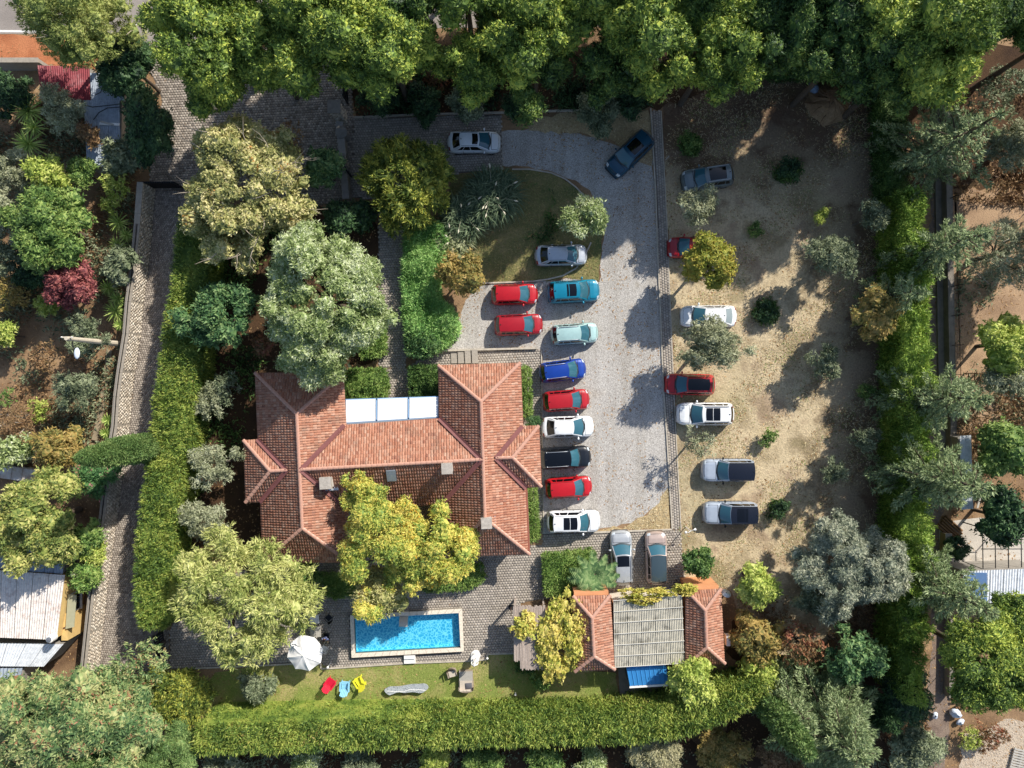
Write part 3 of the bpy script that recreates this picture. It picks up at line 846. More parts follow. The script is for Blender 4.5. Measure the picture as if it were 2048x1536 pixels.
def tile_facet(acc, poly3, tw=0.205, tr=0.29, seed=0):
    """rows of barrel tiles over one plane roof face, clipped to its outline"""
    p = np.array([tuple(q) for q in poly3])
    n = np.zeros(3)
    for i in range(len(p)):
        n += np.cross(p[i] - p[0], p[(i + 1) % len(p)] - p[0])
    n /= np.linalg.norm(n)
    if n[2] < 0: n = -n
    u = np.cross([0, 0, 1.0], n); u /= np.linalg.norm(u)
    v = np.cross(n, u)                       # up the slope
    o = p[np.argmin(p[:, 2])]
    a = (p - o) @ u; b = (p - o) @ v
    rng = np.random.default_rng(seed)
    iu = np.arange(math.floor(a.min() / tw) - 1, math.ceil(a.max() / tw) + 2); iv = np.arange(0, math.ceil(b.max() / tr) + 1)
    U, Vv = np.meshgrid(iu, iv)
    cu = U.ravel() * tw; cv = (Vv.ravel() + 0.5) * tr
    m = inpoly(cu, np.clip(cv, b.min() + 0.01, b.max() - 0.02), list(zip(a, b))) & (cv < b.max() + 0.1 * tr)
    cu, cv = cu[m], cv[m]; k = len(cu)
    lift = rng.normal(size=k) * 0.006
    skew = rng.normal(size=k) * 0.008
    prof = [(-0.5, 0.0), (-0.28, 0.036), (0.0, 0.054), (0.28, 0.036), (0.5, 0.0)]
    W = []
    for end, hh, wd in ((-0.5, 0.034, 1.0), (0.52, 0.0, 0.9)):
        for f, z in prof:
            W.append(o[None] + (cu + f * tw * wd + skew)[:, None] * u + (cv + end * tr)[:, None] * v + (z + hh + 0.012 + lift)[:, None] * n)
    W.append(o[None] + cu[:, None] * u + (cv - 0.5 * tr)[:, None] * v + 0.0 * n)
    Vt = np.stack(W, 1).reshape(-1, 3); base = np.arange(k)[:, None] * 11
    quads = np.concatenate([base + np.array([[i, i + 1, 6 + i, 5 + i]]) for i in range(4)] + [base + np.array([[10, i + 1, i, 10]]) for i in range(4)])
    acc.append((Vt, quads))

def facet_mesh(acc):
    Vs, Fs, o = [], [], 0
    for V, F in acc:
        Vs.append(V); Fs.append(F + o); o += len(V)
    V = np.concatenate(Vs); F = np.concatenate(Fs)
    return V, F

RIDGE = {}
def ridge_caps(parent, a, b, step=0.42, r=0.15):
    """half-round ridge tiles, one object each, sharing one mesh"""
    a = Vector(a); b = Vector(b); d = b - a; n = max(1, round(d.length / step)); dn = d.normalized()
    key = round(d.length / n, 2)
    if key not in RIDGE:
        mb = MB(); l = d.length / n * 1.1; vs_, fs = [], []
        for x, rr in ((-l / 2, r), (-l / 2 + 0.06, r), (l / 2, r * 0.8)):
            for k in range(7):
                t_ = math.pi * (k / 6.0) * 1.1 - 0.05 * math.pi
                vs_.append((x, math.cos(t_) * rr, math.sin(t_) * rr * 0.8))
        for i in range(2):
            for k in range(6): fs.append((i * 7 + k, i * 7 + k + 1, i * 7 + 8 + k, i * 7 + 7 + k))
        fs.append(tuple(range(7))); fs.append(tuple(reversed(range(14, 21))))
        mb.add(vs_, fs); RIDGE[key] = mb.mesh('ridge_tile', m_ridge)
    me = RIDGE[key]
    side = Vector((0, 0, 1)).cross(dn).normalized(); up = dn.cross(side)
    for i in range(n):
        o = link('ridge_tile', me, parent)
        M = Matrix((dn, side, up)).transposed().to_4x4()
        M.translation = a + d * ((i + 0.5) / n) + up * 0.03
        o.matrix_basis = M
def valley(parent, a, b, w=0.36):
    a = Vector(a); b = Vector(b); d = (b - a).normalized(); s = Vector((0, 0, 1)).cross(d).normalized()
    mb = MB(); z = Vector((0, 0, 0.16))
    mb.add([a + s * w / 2 + z * 1.5, a + z, a - s * w / 2 + z * 1.5, b + s * w / 2 + z * 1.5, b + z, b - s * w / 2 + z * 1.5], [(0, 1, 4, 3), (1, 2, 5, 4)])
    mb.build('valley_gutter', m_valley, parent)

def tiled_roof(parent, facets, ridges, valleys, seed=0):
    deck = MB()
    for f in facets:
        n = len(f); vs_ = [Vector(q) for q in f]
        deck.add(vs_, [tuple(range(n))])
    rf = deck.build('roof', m_deck, parent)
    acc = []
    for i, f in enumerate(facets): tile_facet(acc, f, seed=seed + i)
    V, F = facet_mesh(acc)
    o = link('roof_tiles', fast_mesh('roof_tiles', V, F, m_tile), rf); o['kind'] = 'stuff'
    for a, b in ridges: ridge_caps(rf, a, b)
    for a, b in valleys: valley(rf, a, b)
    return rf

def chimney(parent, px, py, z, w=0.75, h=1.1, label=None):
    c = P(px, py, z + h)
    mb = MB(); mb.box((c.x, c.y, z + h / 2 - 0.5), (w * 0.82, w * 0.82, h + 0.9), 0.05)
    r = mb.build('chimney', mat_plain('white_masonry', '#cfcac2', 0.9, var=0.2, scale=3), parent)
    m2 = MB(); m2.box((c.x, c.y, z + h), (w, w, 0.08), 0.05); m2.box((c.x, c.y, z + h + 0.12), (w * 0.6, w * 0.6, 0.1), 0.05); m2.box((c.x, c.y, z + h + 0.22), (w * 0.95, w * 0.95, 0.06), 0.05)
    m2.build('chimney_cap', mat_plain('cap_stone', '#b7aea3', 0.9, var=0.35, scale=4), parent)
    m3 = MB(); m3.box((c.x + 0.1, c.y - 0.1, z - 0.02), (w * 1.35, w * 1.3, 0.06), 0.05)
    m3.build('flashing', mat_plain('lead_sheet', '#c4c9ce', 0.5, 0.3), parent)

def window(parent, c, w, h, nrm, frame_m, glass_m, bars=1):
    """framed window standing in a wall; nrm is the outward angle"""
    u = Vector((-math.sin(nrm), math.cos(nrm), 0)); n = Vector((math.cos(nrm), math.sin(nrm), 0)); c = Vector(c)
    f = MB()
    for k in (-1, 1):
        f.box(c + u * k * w / 2 + n * 0.03, (0.08, 0.08, h + 0.08), nrm)
        f.box(c + Vector((0, 0, k * h / 2)) + n * 0.032, (0.084, w, 0.07), nrm)
    fo = f.build('window', frame_m, parent)
    for k in range(bars + 1):
        g_ = MB(); g_.box(c + u * ((k + 0.5) / (bars + 1) - 0.5) * w + n * 0.015, (0.02, w / (bars + 1) - 0.06, h - 0.06), nrm)
        g_.build('pane', glass_m, fo)
    s = MB(); s.box(c + Vector((0, 0, -h / 2 - 0.07)) + n * 0.07, (0.2, w + 0.2, 0.06), nrm); s.build('sill', frame_m, fo)

m_white = mat_plain('white_paint', '#ece9e4', 0.5, var=0.08, scale=2)
m_dglass = mat_plain('dark_glass', '#1a2a33', 0.06, 0.0, 0.6)
m_dark = mat_plain('dark_metal', '#25272b', 0.5, 0.4)

# ------------------------------------------------------------------ the main house
ZE, ZR, ZB = 3.2, 4.75, 4.25
hc = P(790, 920, 0)
house = thing('tiled_house', 'large house with a red clay tiled hip roof and two wings, beside the pool', 'house', (hc.x, hc.y, 0))
def HP(px, py, z):
    return P(px, py, z) - hc
nwL, neL = HP(511, 746, ZE), HP(687, 746, ZE); seL, swL = HP(699, 1124, ZE), HP(526, 1124, ZE)
r1L, r2L = HP(594, 828, ZR), HP(605, 1056, ZR)
nwR, neR = HP(877, 731, ZE), HP(1040, 726, ZE); seR, swR = HP(1059, 1108, ZE), HP(886, 1114, ZE)
r1R, r2R = HP(962, 803, ZR), HP(970, 1036, ZR)
vNL, vSL = HP(690, 850, ZE), HP(697, 1017, ZE); vNR, vSR = HP(879, 836, ZE), HP(884, 1008, ZE)
mL, mR = HP(603, 939, ZR), HP(963, 919, ZR)
bnL, bsL = HP(488, 881, ZE), HP(492, 1004, ZE); brL1, brL2 = HP(541, 942, ZB), HP(575, 940, ZB); bvN, bvS = HP(516, 878, ZE), HP(521, 1004, ZE)
bnR, bsR = HP(1077, 852, ZE), HP(1082, 973, ZE); brR1, brR2 = HP(1025, 915, ZB), HP(992, 916, ZB); cvN, cvS = HP(1045, 852, ZE), HP(1053, 976, ZE)
facets = [
    [nwL, neL, r1L], [r1L, neL, vNL, mL], [mL, vSL, seL, r2L], [r2L, seL, swL],
    [nwL, r1L, mL, r2L, swL, bvS, brL2, bvN],
    [nwR, neR, r1R], [nwR, r1R, mR, vNR], [vSR, mR, r2R, swR], [r2R, swR, seR],
    [neR, cvN, brR2, cvS, seR, r2R, mR, r1R],
    [vNL, vNR, mR, mL], [mL, mR, vSR, vSL],
    [bnL, brL1, bsL], [bnL, bvN, brL2, brL1], [brL1, brL2, bvS, bsL],
    [bnR, bsR, brR1], [cvN, bnR, brR1, brR2], [brR2, brR1, bsR, cvS]]
up = Vector((0, 0, 0.06))
ridges = [(r1L, r2L), (nwL, r1L), (neL, r1L), (swL, r2L), (seL, r2L), (r1R, r2R), (nwR, r1R), (neR, r1R), (swR, r2R), (seR, r2R), (mL, mR),
          (brL1, brL2), (bnL, brL1), (bsL, brL1), (brR1, brR2), (bnR, brR1), (bsR, brR1)]
ridges = [(a + up, b + up) for a, b in ridges]
valleys = [(vNL, mL), (vSL, mL), (vNR, mR), (vSR, mR), (bvN, brL2), (bvS, brL2), (cvN, brR2), (cvS, brR2)]
hroof = tiled_roof(house, facets, ridges, valleys, 100)
wl = MB()
def inset_box(mb, a, b, c, d, z0, z1, ins=0.55):
    pts = [Vector(q) for q in (a, b, c, d)]; cc = sum(pts, Vector()) / 4
    o = []
    for q in pts:
        v_ = q - cc; o.append((q.x - math.copysign(ins, v_.x), q.y - math.copysign(ins, v_.y)))
    mb.prism(o, z0, z1)
    return o
wA = inset_box(wl, nwL, neL, seL, swL, 0, 3.1); wB = inset_box(wl, nwR, neR, seR, swR, 0, 3.099)
wC = inset_box(wl, HP(640, 850, ZE), HP(930, 836, ZE), HP(930, 1008, ZE), HP(640, 1016, ZE), 0, 3.098)
inset_box(wl, bnL, HP(560, 880, ZE), HP(560, 1004, ZE), bsL, 0, 3.097); inset_box(wl, HP(1010, 852, ZE), bnR, bsR, HP(1010, 974, ZE), 0, 3.096)
wl.build('wall', m_plaster, house)
sf = MB()
for fpoly in ([nwL, neL, seL, swL], [nwR, neR, seR, swR], [vNL, vNR, vSR, vSL]):
    sf.add([q + Vector((0, 0, -0.08)) for q in fpoly], [tuple(range(4))])
sf.build('eave_soffit', m_plaster, house)
for q0, q1 in ((seL, swL), (seR, swR), (vSL, vSR), (neR, cvN), (cvS, seR), (nwL, bvN), (bvS, swL), (bnL, bsL), (bnR, bsR)):
    gt = MB(); gt.tube([q0 + Vector((0, 0, -0.05)), q1 + Vector((0, 0, -0.05))], 0.07, 6); gt.build('eave_gutter', mat_plain('gutter_brown', '#8b5a4c', 0.5), house)
for i in range(3):
    a = Vector(wB[1]).lerp(Vector(wB[2]), (i + 0.5) / 3.4); window(house, (a.x, a.y, 1.6), 1.3, 1.3, 0.0, m_white, m_dglass)
for i in (0, 2):
    a = Vector(wA[3]).lerp(Vector(wA[2]), (i + 0.6) / 3.2); window(house, (a.x, a.y, 1.6), 1.4, 1.3, -math.pi / 2, m_white, m_dglass)
    a = Vector(wB[3]).lerp(Vector(wB[2]), (i + 0.6) / 3.2); window(house, (a.x, a.y, 1.6), 1.4, 1.3, -math.pi / 2, m_white, m_dglass)
chimney(house, 652, 966, 4.1, 0.95, 0.85); chimney(house, 894, 937, 4.3, 0.85, 1.5); chimney(house, 973, 1046, 4.4, 0.85, 0.9)
sk = P(783, 951, 4.45) - hc
s_ = MB(); s_.box((sk.x, sk.y, sk.z + 0.1), (0.72, 0.95, 0.14), 0.05, tilt=Matrix.Rotation(math.radians(24), 3, 'X'))
so = s_.build('skylight', mat_plain('zinc_sheet', '#9aa6b2', 0.45, 0.5, var=0.2), house)
for ob in list(house.children):
    if ob.name.startswith(('chimney', 'flashing')):
        ob.location = (-hc.x, -hc.y, 0)
# white panelled canopy between the wings
cp = [P(690, 800, 3.0), P(879, 794, 3.0), P(879, 833, 2.9), P(690, 845, 2.9)]
cc = sum(cp, Vector()) / 4
can = thing('court_canopy', 'flat white canopy of three panels filling the notch between the house wings', 'canopy', (cc.x, cc.y, 0))
m_panel = mat_plain('white_panel', '#eef2f6', 0.35, var=0.03)
m_blueframe = mat_plain('canopy_frame', '#8fb2d6', 0.5, 0.2)
cuts = [0.0, 0.335, 0.672, 1.0]
for i in range(3):
    q = [cp[0].lerp(cp[1], cuts[i] + 0.012), cp[0].lerp(cp[1], cuts[i + 1] - 0.012), cp[3].lerp(cp[2], cuts[i + 1] - 0.012), cp[3].lerp(cp[2], cuts[i] + 0.012)]
    mb = MB(); mb.prism([((x - cc).x, (x - cc).y) for x in q], 2.98, 3.03); mb.build('panel', m_panel, can)
fr = MB()
for i in range(4):
    a = cp[0].lerp(cp[1], cuts[i]) - cc; b = cp[3].lerp(cp[2], cuts[i]) - cc; m = (a + b) / 2
    fr.box((m.x, m.y, 2.93), (0.1, (a - b).length + 0.1, 0.16), math.atan2((a - b).y, (a - b).x) - math.pi / 2)
for q0, q1 in ((cp[0], cp[1]), (cp[3], cp[2])):
    a, b = q0 - cc, q1 - cc; m = (a + b) / 2
    fr.box((m.x, m.y, 2.92), ((a - b).length, 0.14, 0.18), math.atan2((b - a).y, (b - a).x))
fr.build('frame', m_blueframe, can)
lg = MB(); a, b = cp[3] - cc, cp[2] - cc; m = (a + b) / 2
lg.box((m.x, m.y - 0.32, 3.0), ((a - b).length, 0.55, 0.06), math.atan2((b - a).y, (b - a).x)); lg.build('gutter_tray', mat_plain('grey_tray', '#8f9aa6', 0.5, 0.3), can)
for q in (cp[0], cp[1]):
    a = q - cc
    l_ = MB(); l_.box((a.x + (0.15 if a.x < 0 else -0.15), a.y - 0.1, 1.42), (0.1, 0.1, 2.84)); l_.build('post', m_blueframe, can)

# ------------------------------------------------------------------ the pool house
oc = P(1300, 1250, 0)
ph = thing('pool_house', 'low pool house with two red tiled ends and a ribbed sheet roof between them', 'building', (oc.x, oc.y, 0))
def OP(px, py, z): return P(px, py, z) - oc
ze, zr = 2.8, 3.5
A = [OP(1146, 1192, ze), OP(1220, 1190, ze), OP(1229, 1338, ze), OP(1150, 1342, ze)]
ra1, ra2 = OP(1184, 1235, zr), OP(1188, 1312, zr)
B = [OP(1374, 1182, ze), OP(1441, 1177, ze), OP(1449, 1326, ze), OP(1371, 1331, ze)]
rb1, rb2 = OP(1410, 1220, zr), OP(1413, 1294, zr)
pf = [[A[0], A[1], ra1], [A[1], A[2], ra2, ra1], [A[2], A[3], ra2], [A[3], A[0], ra1, ra2], [B[0], B[1], rb1], [B[1], B[2], rb2, rb1], [B[2], B[3], rb2], [B[3], B[0], rb1, rb2]]
pr = [(ra1, ra2), (A[0], ra1), (A[1], ra1), (A[2], ra2), (A[3], ra2), (rb1, rb2), (B[0], rb1), (B[1], rb1), (B[2], rb2), (B[3], rb2)]
tiled_roof(ph, pf[:4], [(a + up * 1.2, b + up * 1.2) for a, b in pr[:5]], [], 300)
tiled_roof(ph, pf[4:], [(a + up * 1.2, b + up * 1.2) for a, b in pr[5:]], [], 310)
for Q in (A, B):
    w2 = MB(); inset_box(w2, *Q, 0, 2.75, 0.12)
    mm = (Q[0] + Q[1]) / 2; w2.box((mm.x, mm.y + 0.12, 1.32), ((Q[0] - Q[1]).length - 0.2, 0.3, 2.64), 0.03)   # street-side parapet
    w2.build('wall', m_coral, ph)
def corr(fn, pitch_n, nv, name, mat, parent, amp=0.025, thick=0.0):
    """one ribbed sheet: fn(u,v) gives its surface; the ribs run along v"""
    mb = MB(); nu = pitch_n * 4
    mb.grid(lambda u, v: Vector(fn(u, v)) + Vector((0, 0, amp * math.sin(u * pitch_n * 2 * math.pi))), nu, nv)
    return mb.build(name, mat, parent, False)
def corr_roof(parent, q, n_sheets, rows, ribs, mat, name='roof_sheet', amp=0.03, gap=0.004):
    """q = four corners (a,b top edge; c,d lower edge); sheets side by side, each lapped over the next row"""
    a, b, c, d = [Vector(x) for x in q]
    for r in range(rows):
        for s in range(n_sheets):
            u0, u1, v0, v1 = s / n_sheets, (s + 1) / n_sheets - gap, r / rows, min(1.0, (r + 1) / rows + 0.012)
            dz = 0.02 * (rows - r) + 0.004 * (s % 2)
            corr(lambda u, v: a.lerp(b, u0 + (u1 - u0) * u).lerp(d.lerp(c, u0 + (u1 - u0) * u), v0 + (v1 - v0) * v) + Vector((0, 0, dz)), ribs, 2, name, mat, parent, amp)
m_poly = mat_island('polycarbonate', ['#bdb8a8', '#aaa595', '#c6c2b4', '#9c978a'], 0.6, 3.0, 0.1, 0.3, ('#5f5a4c', 1.1, 0.9))
zc_ = 2.7
q = [OP(1226, 1200, zc_ + 0.1), OP(1364, 1190, zc_ + 0.1), OP(1370, 1326, zc_), OP(1229, 1334, zc_)]
corr_roof(ph, q, 5, 6, 8, m_poly, 'roof_sheet', 0.035)
for r in range(7):
    a = q[0].lerp(q[3], r / 6); b = q[1].lerp(q[2], r / 6)
    mb = MB(); mb.tube([a + Vector((0, 0, 0.19 - 0.02 * r)), b + Vector((0, 0, 0.19 - 0.02 * r))], 0.03, 5); mb.build('batten', mat_plain('pale_batten', '#c9c6bd', 0.5), ph)
bw = MB(); m = (q[0] + q[1]) / 2; bw.box((m.x, m.y - 0.3, 1.3), ((q[0] - q[1]).length - 0.1, 0.2, 2.6), 0.06); bw.build('rear_wall', m_plaster, ph)
dn = MB(); m = (q[2] + q[3]) / 2
for k in range(3):
    pp_ = q[3].lerp(q[2], k / 2); dn.box((pp_.x, pp_.y + 0.15, 1.3), (0.14, 0.14, 2.6))
dn.build('post', m_white, ph)
# bits on the pool house
dish = thing('satellite_dish', 'white satellite dish on the north east corner of the pool house', 'satellite dish', tuple(P(1452, 1187, 2.6)))
mb = MB(); mb.lathe([(0.02, -0.1), (0.2, -0.08), (0.38, 0.02), (0.4, 0.05)], (0, 0, 0), 14); o = mb.build('reflector', m_white, dish, True); o.rotation_euler = (math.radians(-48), math.radians(12), 0)
mb = MB(); mb.tube([(0, 0, 0), (0.05, 0.35, 0.35)], 0.02, 5); mb.build('feed_arm', m_dark, dish)
mb = MB(); mb.tube([(0, 0, 0), (-0.15, 0, -0.2), (-0.35, 0, -0.25)], 0.025, 5); mb.build('bracket', m_dark, dish)
ac = thing('air_conditioner', 'white air conditioner unit on the east wall of the pool house', 'air conditioner', tuple(P(1451, 1276, 1.6)))
mb = MB(); mb.box((0.05, 0, 0.35), (0.32, 0.85, 0.62)); mb.build('casing', m_white, ac)
mb = MB(); mb.lathe([(0.24, 0), (0.24, 0.02)], (0, 0, 0), 14); o = mb.build('fan_grille', m_dark, ac); o.location = (0.22, -0.1, 0.35); o.rotation_euler = (0, math.pi / 2, 0)
# reed pergola
pc = P(1058, 1272, 0)
perg = thing('reed_pergola', 'weathered brown reed pergola with a vine growing over its east side', 'pergola', (pc.x, pc.y, 0))
m_reed = mat_island('weathered_reed', ['#ab9d92', '#bcaea4', '#9b8d83', '#c8bbb0', '#b2a49a'], 0.9, 10, 0.5)
rg = np.random.default_rng(77)
for (x0, x1, y0, y1, n) in ((1026, 1064, 1212, 1322, 17), (1039, 1090, 1286, 1338, 22), (1064, 1090, 1212, 1286, 11)):
    for i in range(n):
        x = x0 + (x1 - x0) * (i + 0.5) / n
        a = P(x, y0 + rg.uniform(-2, 2), 2.4) - pc; b = P(x + 2 + rg.uniform(-0.6, 0.6), y1 + rg.uniform(-2, 2), 2.35) - pc
        mb = MB(); mb.tube([a + Vector((0, 0, rg.uniform(0, 0.05))), (a + b) / 2 + Vector((rg.normal() * 0.015, 0, rg.uniform(0, 0.05))), b + Vector((0, 0, rg.uniform(0, 0.05)))], 0.062, 6)
        mb.build('reed_pole', m_reed, perg)
for (x, y) in ((1030, 1216), (1030, 1318), (1086, 1330), (1088, 1216)):
    a = P(x, y, 2.3) - pc; mb = MB(); mb.box((a.x, a.y, 1.14), (0.14, 0.14, 2.28)); mb.build('post', m_reed, perg)
for y in (1222, 1275, 1316):
    a = P(1027, y, 2.28) - pc; b = P(1090, y, 2.28) - pc; mb = MB(); mb.tube([a, b], 0.06, 6); mb.build('beam', m_reed, perg)
# blue roofed shed
bc = P(1295, 1360, 0)
shed = thing('blue_shed', 'small shed with a ribbed bright blue metal roof south of the pool house', 'shed', (bc.x, bc.y, 0))
m_blue = mat_plain('blue_sheet', '#3f8fd0', 0.4, 0.2, 0.5, var=0.12, scale=2)
q = [P(1252, 1334, 2.2) - bc, P(1332, 1329, 2.2) - bc, P(1336, 1367, 2.05) - bc, P(1259, 1372, 2.05) - bc]
for s in range(9):
    a0, a1 = q[0].lerp(q[1], s / 9), q[0].lerp(q[1], (s + 1) / 9); b0, b1 = q[3].lerp(q[2], s / 9), q[3].lerp(q[2], (s + 1) / 9)
    mb = MB(); mb.grid(lambda u, v: a0.lerp(a1, u).lerp(b0.lerp(b1, u), v) + Vector((0, 0, 0.06 if u in (0.1, 0.2) else 0.02)), 10, 1); mb.build('roof_sheet', m_blue, shed)
mb = MB(); m = (q[2] + q[3]) / 2; mb.box((m.x, m.y - 0.1, 2.02), ((q[2] - q[3]).length, 0.16, 0.12), 0.06); mb.build('gutter', m_white, shed)
mb = MB(); mb.prism([(p.x * 0.97, p.y * 0.96) for p in q], 0.0, 2.0); mb.build('wall', mat_plain('shed_wall', '#474c52', 0.7, var=0.2), shed)
mb = MB(); m = (q[2] + q[3]) / 2; mb.box((m.x - 0.8, m.y + 0.03, 0.95), (0.8, 0.06, 1.85), 0.06); d_ = mb.build('door', m_dark, shed)


# ------------------------------------------------------------------ the pool
wc = P(812, 1266, 0)
pool = thing('swimming_pool', 'raised rectangular swimming pool with pale stone coping and blue water', 'swimming pool', (wc.x, wc.y, 0))
zt = 0.42
O4 = [P(*q, zt) - wc for q in ((700, 1230.5), (924.5, 1217.5), (928, 1303), (703, 1315.5))]
I4 = [P(*q, zt) - wc for q in ((707.5, 1237.5), (917.5, 1226), (921, 1296), (710, 1307.5))]
m_cop = mat_island('coping_stone', ['#e6dccb', '#ebe2d3', '#dfd3c1', '#e6d8c5'], 0.8, 8.0, 0.2)
for i in range(4):
    a, b, c, d = O4[i], O4[(i + 1) % 4], I4[(i + 1) % 4], I4[i]
    n = max(2, round((b - a).length / 0.62))
    for k in range(n):
        u0, u1 = k / n, (k + 1) / n - 0.0025
        q = [a.lerp(b, u0), a.lerp(b, u1), d.lerp(c, u1), d.lerp(c, u0)]
        mb = MB(); mb.prism([(x.x, x.y) for x in q], zt - 0.07, zt + 0.003 * (k % 3)); mb.build('coping_stone', m_cop, pool)
# basin: outer shell and liner
mb = MB()
for i in range(4):
    a, b, c, d = [x * 0.995 for x in (O4[i], O4[(i + 1) % 4], I4[(i + 1) % 4], I4[i])]
    mb.prism([(x.x, x.y) for x in (a, b, c, d)], -0.02, zt - 0.071)
mb.build('wall', mat_plain('pool_wall', '#8b8378', 0.9, var=0.2), pool)
t = NT('liner_painted_caustics')  # pale web in the liner colour paints the caustic light of the water
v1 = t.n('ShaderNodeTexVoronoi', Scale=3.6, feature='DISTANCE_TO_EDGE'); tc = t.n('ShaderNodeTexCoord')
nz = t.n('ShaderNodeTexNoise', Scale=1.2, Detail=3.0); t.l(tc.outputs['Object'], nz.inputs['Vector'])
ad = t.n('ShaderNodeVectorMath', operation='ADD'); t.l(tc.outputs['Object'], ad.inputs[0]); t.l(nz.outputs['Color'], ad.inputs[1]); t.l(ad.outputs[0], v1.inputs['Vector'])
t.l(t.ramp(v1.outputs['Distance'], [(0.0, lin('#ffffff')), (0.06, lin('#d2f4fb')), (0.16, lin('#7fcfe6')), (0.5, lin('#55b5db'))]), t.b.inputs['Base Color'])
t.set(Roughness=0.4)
m_caustic_liner = t.m
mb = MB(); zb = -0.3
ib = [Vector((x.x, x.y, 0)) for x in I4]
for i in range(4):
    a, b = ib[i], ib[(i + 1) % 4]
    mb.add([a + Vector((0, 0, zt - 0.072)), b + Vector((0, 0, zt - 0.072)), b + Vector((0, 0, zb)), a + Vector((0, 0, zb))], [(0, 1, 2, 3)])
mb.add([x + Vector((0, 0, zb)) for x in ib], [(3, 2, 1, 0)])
mb.build('basin', m_caustic_liner, pool)
t = NT('pool_water')
w1 = t.noise(3.2, 3.0, 0.5); w2_ = t.n('ShaderNodeTexWave', Scale=1.4, Distortion=6.0, Detail=2.0)
tc = t.n('ShaderNodeTexCoord'); t.l(tc.outputs['Object'], w2_.inputs['Vector'])
mm_ = t.n('ShaderNodeMath', operation='ADD'); t.l(w1, mm_.inputs[0]); t.l(w2_.outputs['Fac'], mm_.inputs[1])
bp = t.n('ShaderNodeBump', Strength=0.5, Distance=0.05); t.l(mm_.outputs[0], bp.inputs['Height'])
gl = t.n('ShaderNodeBsdfGlossy', Roughness=0.08); t.l(bp.outputs['Normal'], gl.inputs['Normal'])
tr = t.n('ShaderNodeBsdfTransparent'); tr.inputs['Color'].default_value = (0.42, 0.80, 0.92, 1)
fz = t.n('ShaderNodeFresnel', IOR=1.33); t.l(bp.outputs['Normal'], fz.inputs['Normal'])
mx = t.n('ShaderNodeMixShader'); t.l(fz.outputs[0], mx.inputs[0]); t.l(tr.outputs[0], mx.inputs[1]); t.l(gl.outputs[0], mx.inputs[2]); t.l(mx.outputs[0], t.out.inputs['Surface'])
m_water = t.m
mb = MB(); wp = [x * 0.999 for x in ib]
rngw = np.random.default_rng(5)
mb.grid(lambda u, v: wp[0].lerp(wp[1], u).lerp(wp[3].lerp(wp[2], u), v) + Vector((0, 0, 0.24 + 0.012 * math.sin(u * 50 + math.sin(v * 20) * 2) + 0.012 * math.sin(v * 26 + 2.0 * math.sin(u * 31)))), 90, 36)
mb.build('water', m_water, pool, True)
fount = thing('water_spout', 'pale stone waterfall spout standing over the north rim of the pool', 'waterfall spout', tuple(P(810, 1232, 0)))
mb = MB()
mb.grid(lambda u, v: Vector(((u - 0.5) * 0.72, 0.35 - 0.95 * v, 0.35 + 0.62 * math.sin(min(1, v * 1.25) * 1.57) - 0.25 * max(0, v - 0.75) * 4 * 0.25)), 6, 10)
mb.grid(lambda u, v: Vector(((u - 0.5) * 0.72, 0.35 - 0.95 * v, 0.29 + 0.60 * math.sin(min(1, v * 1.25) * 1.57) - 0.25 * max(0, v - 0.75) * 4 * 0.25)), 6, 10, True)
mb.box((0, 0.42, 0.35), (0.78, 0.22, 0.72))
mb.build('spout', mat_plain('spout_stone', '#c5bfb4', 0.6, var=0.2), fount, True)
mb = MB(); mb.box((0, 0.42, 0.74), (0.86, 0.3, 0.05)); mb.build('cap', m_cop, fount)
stp = thing('pool_step', 'white step against the south rim of the pool', 'step', tuple(P(820, 1316, 0)))
mb = MB(); mb.box((0, -0.02, 0.12), (0.96, 0.72, 0.24), 0.03); mb.build('tread', m_white, stp)
mb = MB(); mb.box((0, 0.19, 0.30), (0.9, 0.3, 0.12), 0.03); mb.build('upper_tread', m_white, stp)

# ------------------------------------------------------------------ garden furniture and people
def adirondack(label, px, py, rz, col):
    r = thing('garden_chair', label, 'garden chair', tuple(P(px, py, 0.4)[:2]) + (0,), rz, 'bright lounge chairs on the pool lawn')
    m = mat_plain('chair_' + col.strip('#'), col, 0.45, var=0.06)
    # faces +y (the foot end); back leans to -y
    for i in range(5):
        x = (i - 2) * 0.118
        hgt = 0.86 - 0.06 * (i - 2) ** 2 * 0.55
        mb = MB(); mb.box((x * 1.1, -0.30 - 0.17 * hgt, 0.33 + hgt * 0.42), (0.108, 0.025, hgt), 0, tilt=Matrix.Rotation(math.radians(24), 3, 'X'))
        mb.build('back_slat', m, r)
    for i in range(5):
        y = 0.36 - i * 0.14
        mb = MB(); mb.box((0, y, 0.37 - 0.03 * i), (0.54, 0.125, 0.025)); mb.build('seat_slat', m, r)
    for s in (-1, 1):
        mb = MB(); mb.box((s * 0.36, 0.02, 0.58), (0.14, 0.78, 0.03)); mb.build('armrest', m, r)
        mb = MB(); mb.box((s * 0.32, 0.34, 0.28), (0.05, 0.1, 0.57)); mb.build('leg', m, r)
        mb = MB(); mb.box((s * 0.30, -0.42, 0.17), (0.05, 0.1, 0.4), 0, tilt=Matrix.Rotation(math.radians(24), 3, 'X')); mb.build('leg', m, r)
        mb = MB(); mb.box((s * 0.285, 0.02, 0.31), (0.04, 0.75, 0.09), 0, tilt=Matrix.Rotation(math.radians(8), 3, 'X')); mb.build('side_rail', m, r)
    return r
adirondack('red slatted lounge chair on the pool lawn', 660, 1367, math.radians(-36), '#d3213f')
adirondack('pale blue slatted lounge chair between the red and the yellow one', 690, 1373, math.radians(-3), '#8fc9e6')
adirondack('yellow slatted lounge chair on the pool lawn', 719, 1364, math.radians(32), '#e3dc3a')

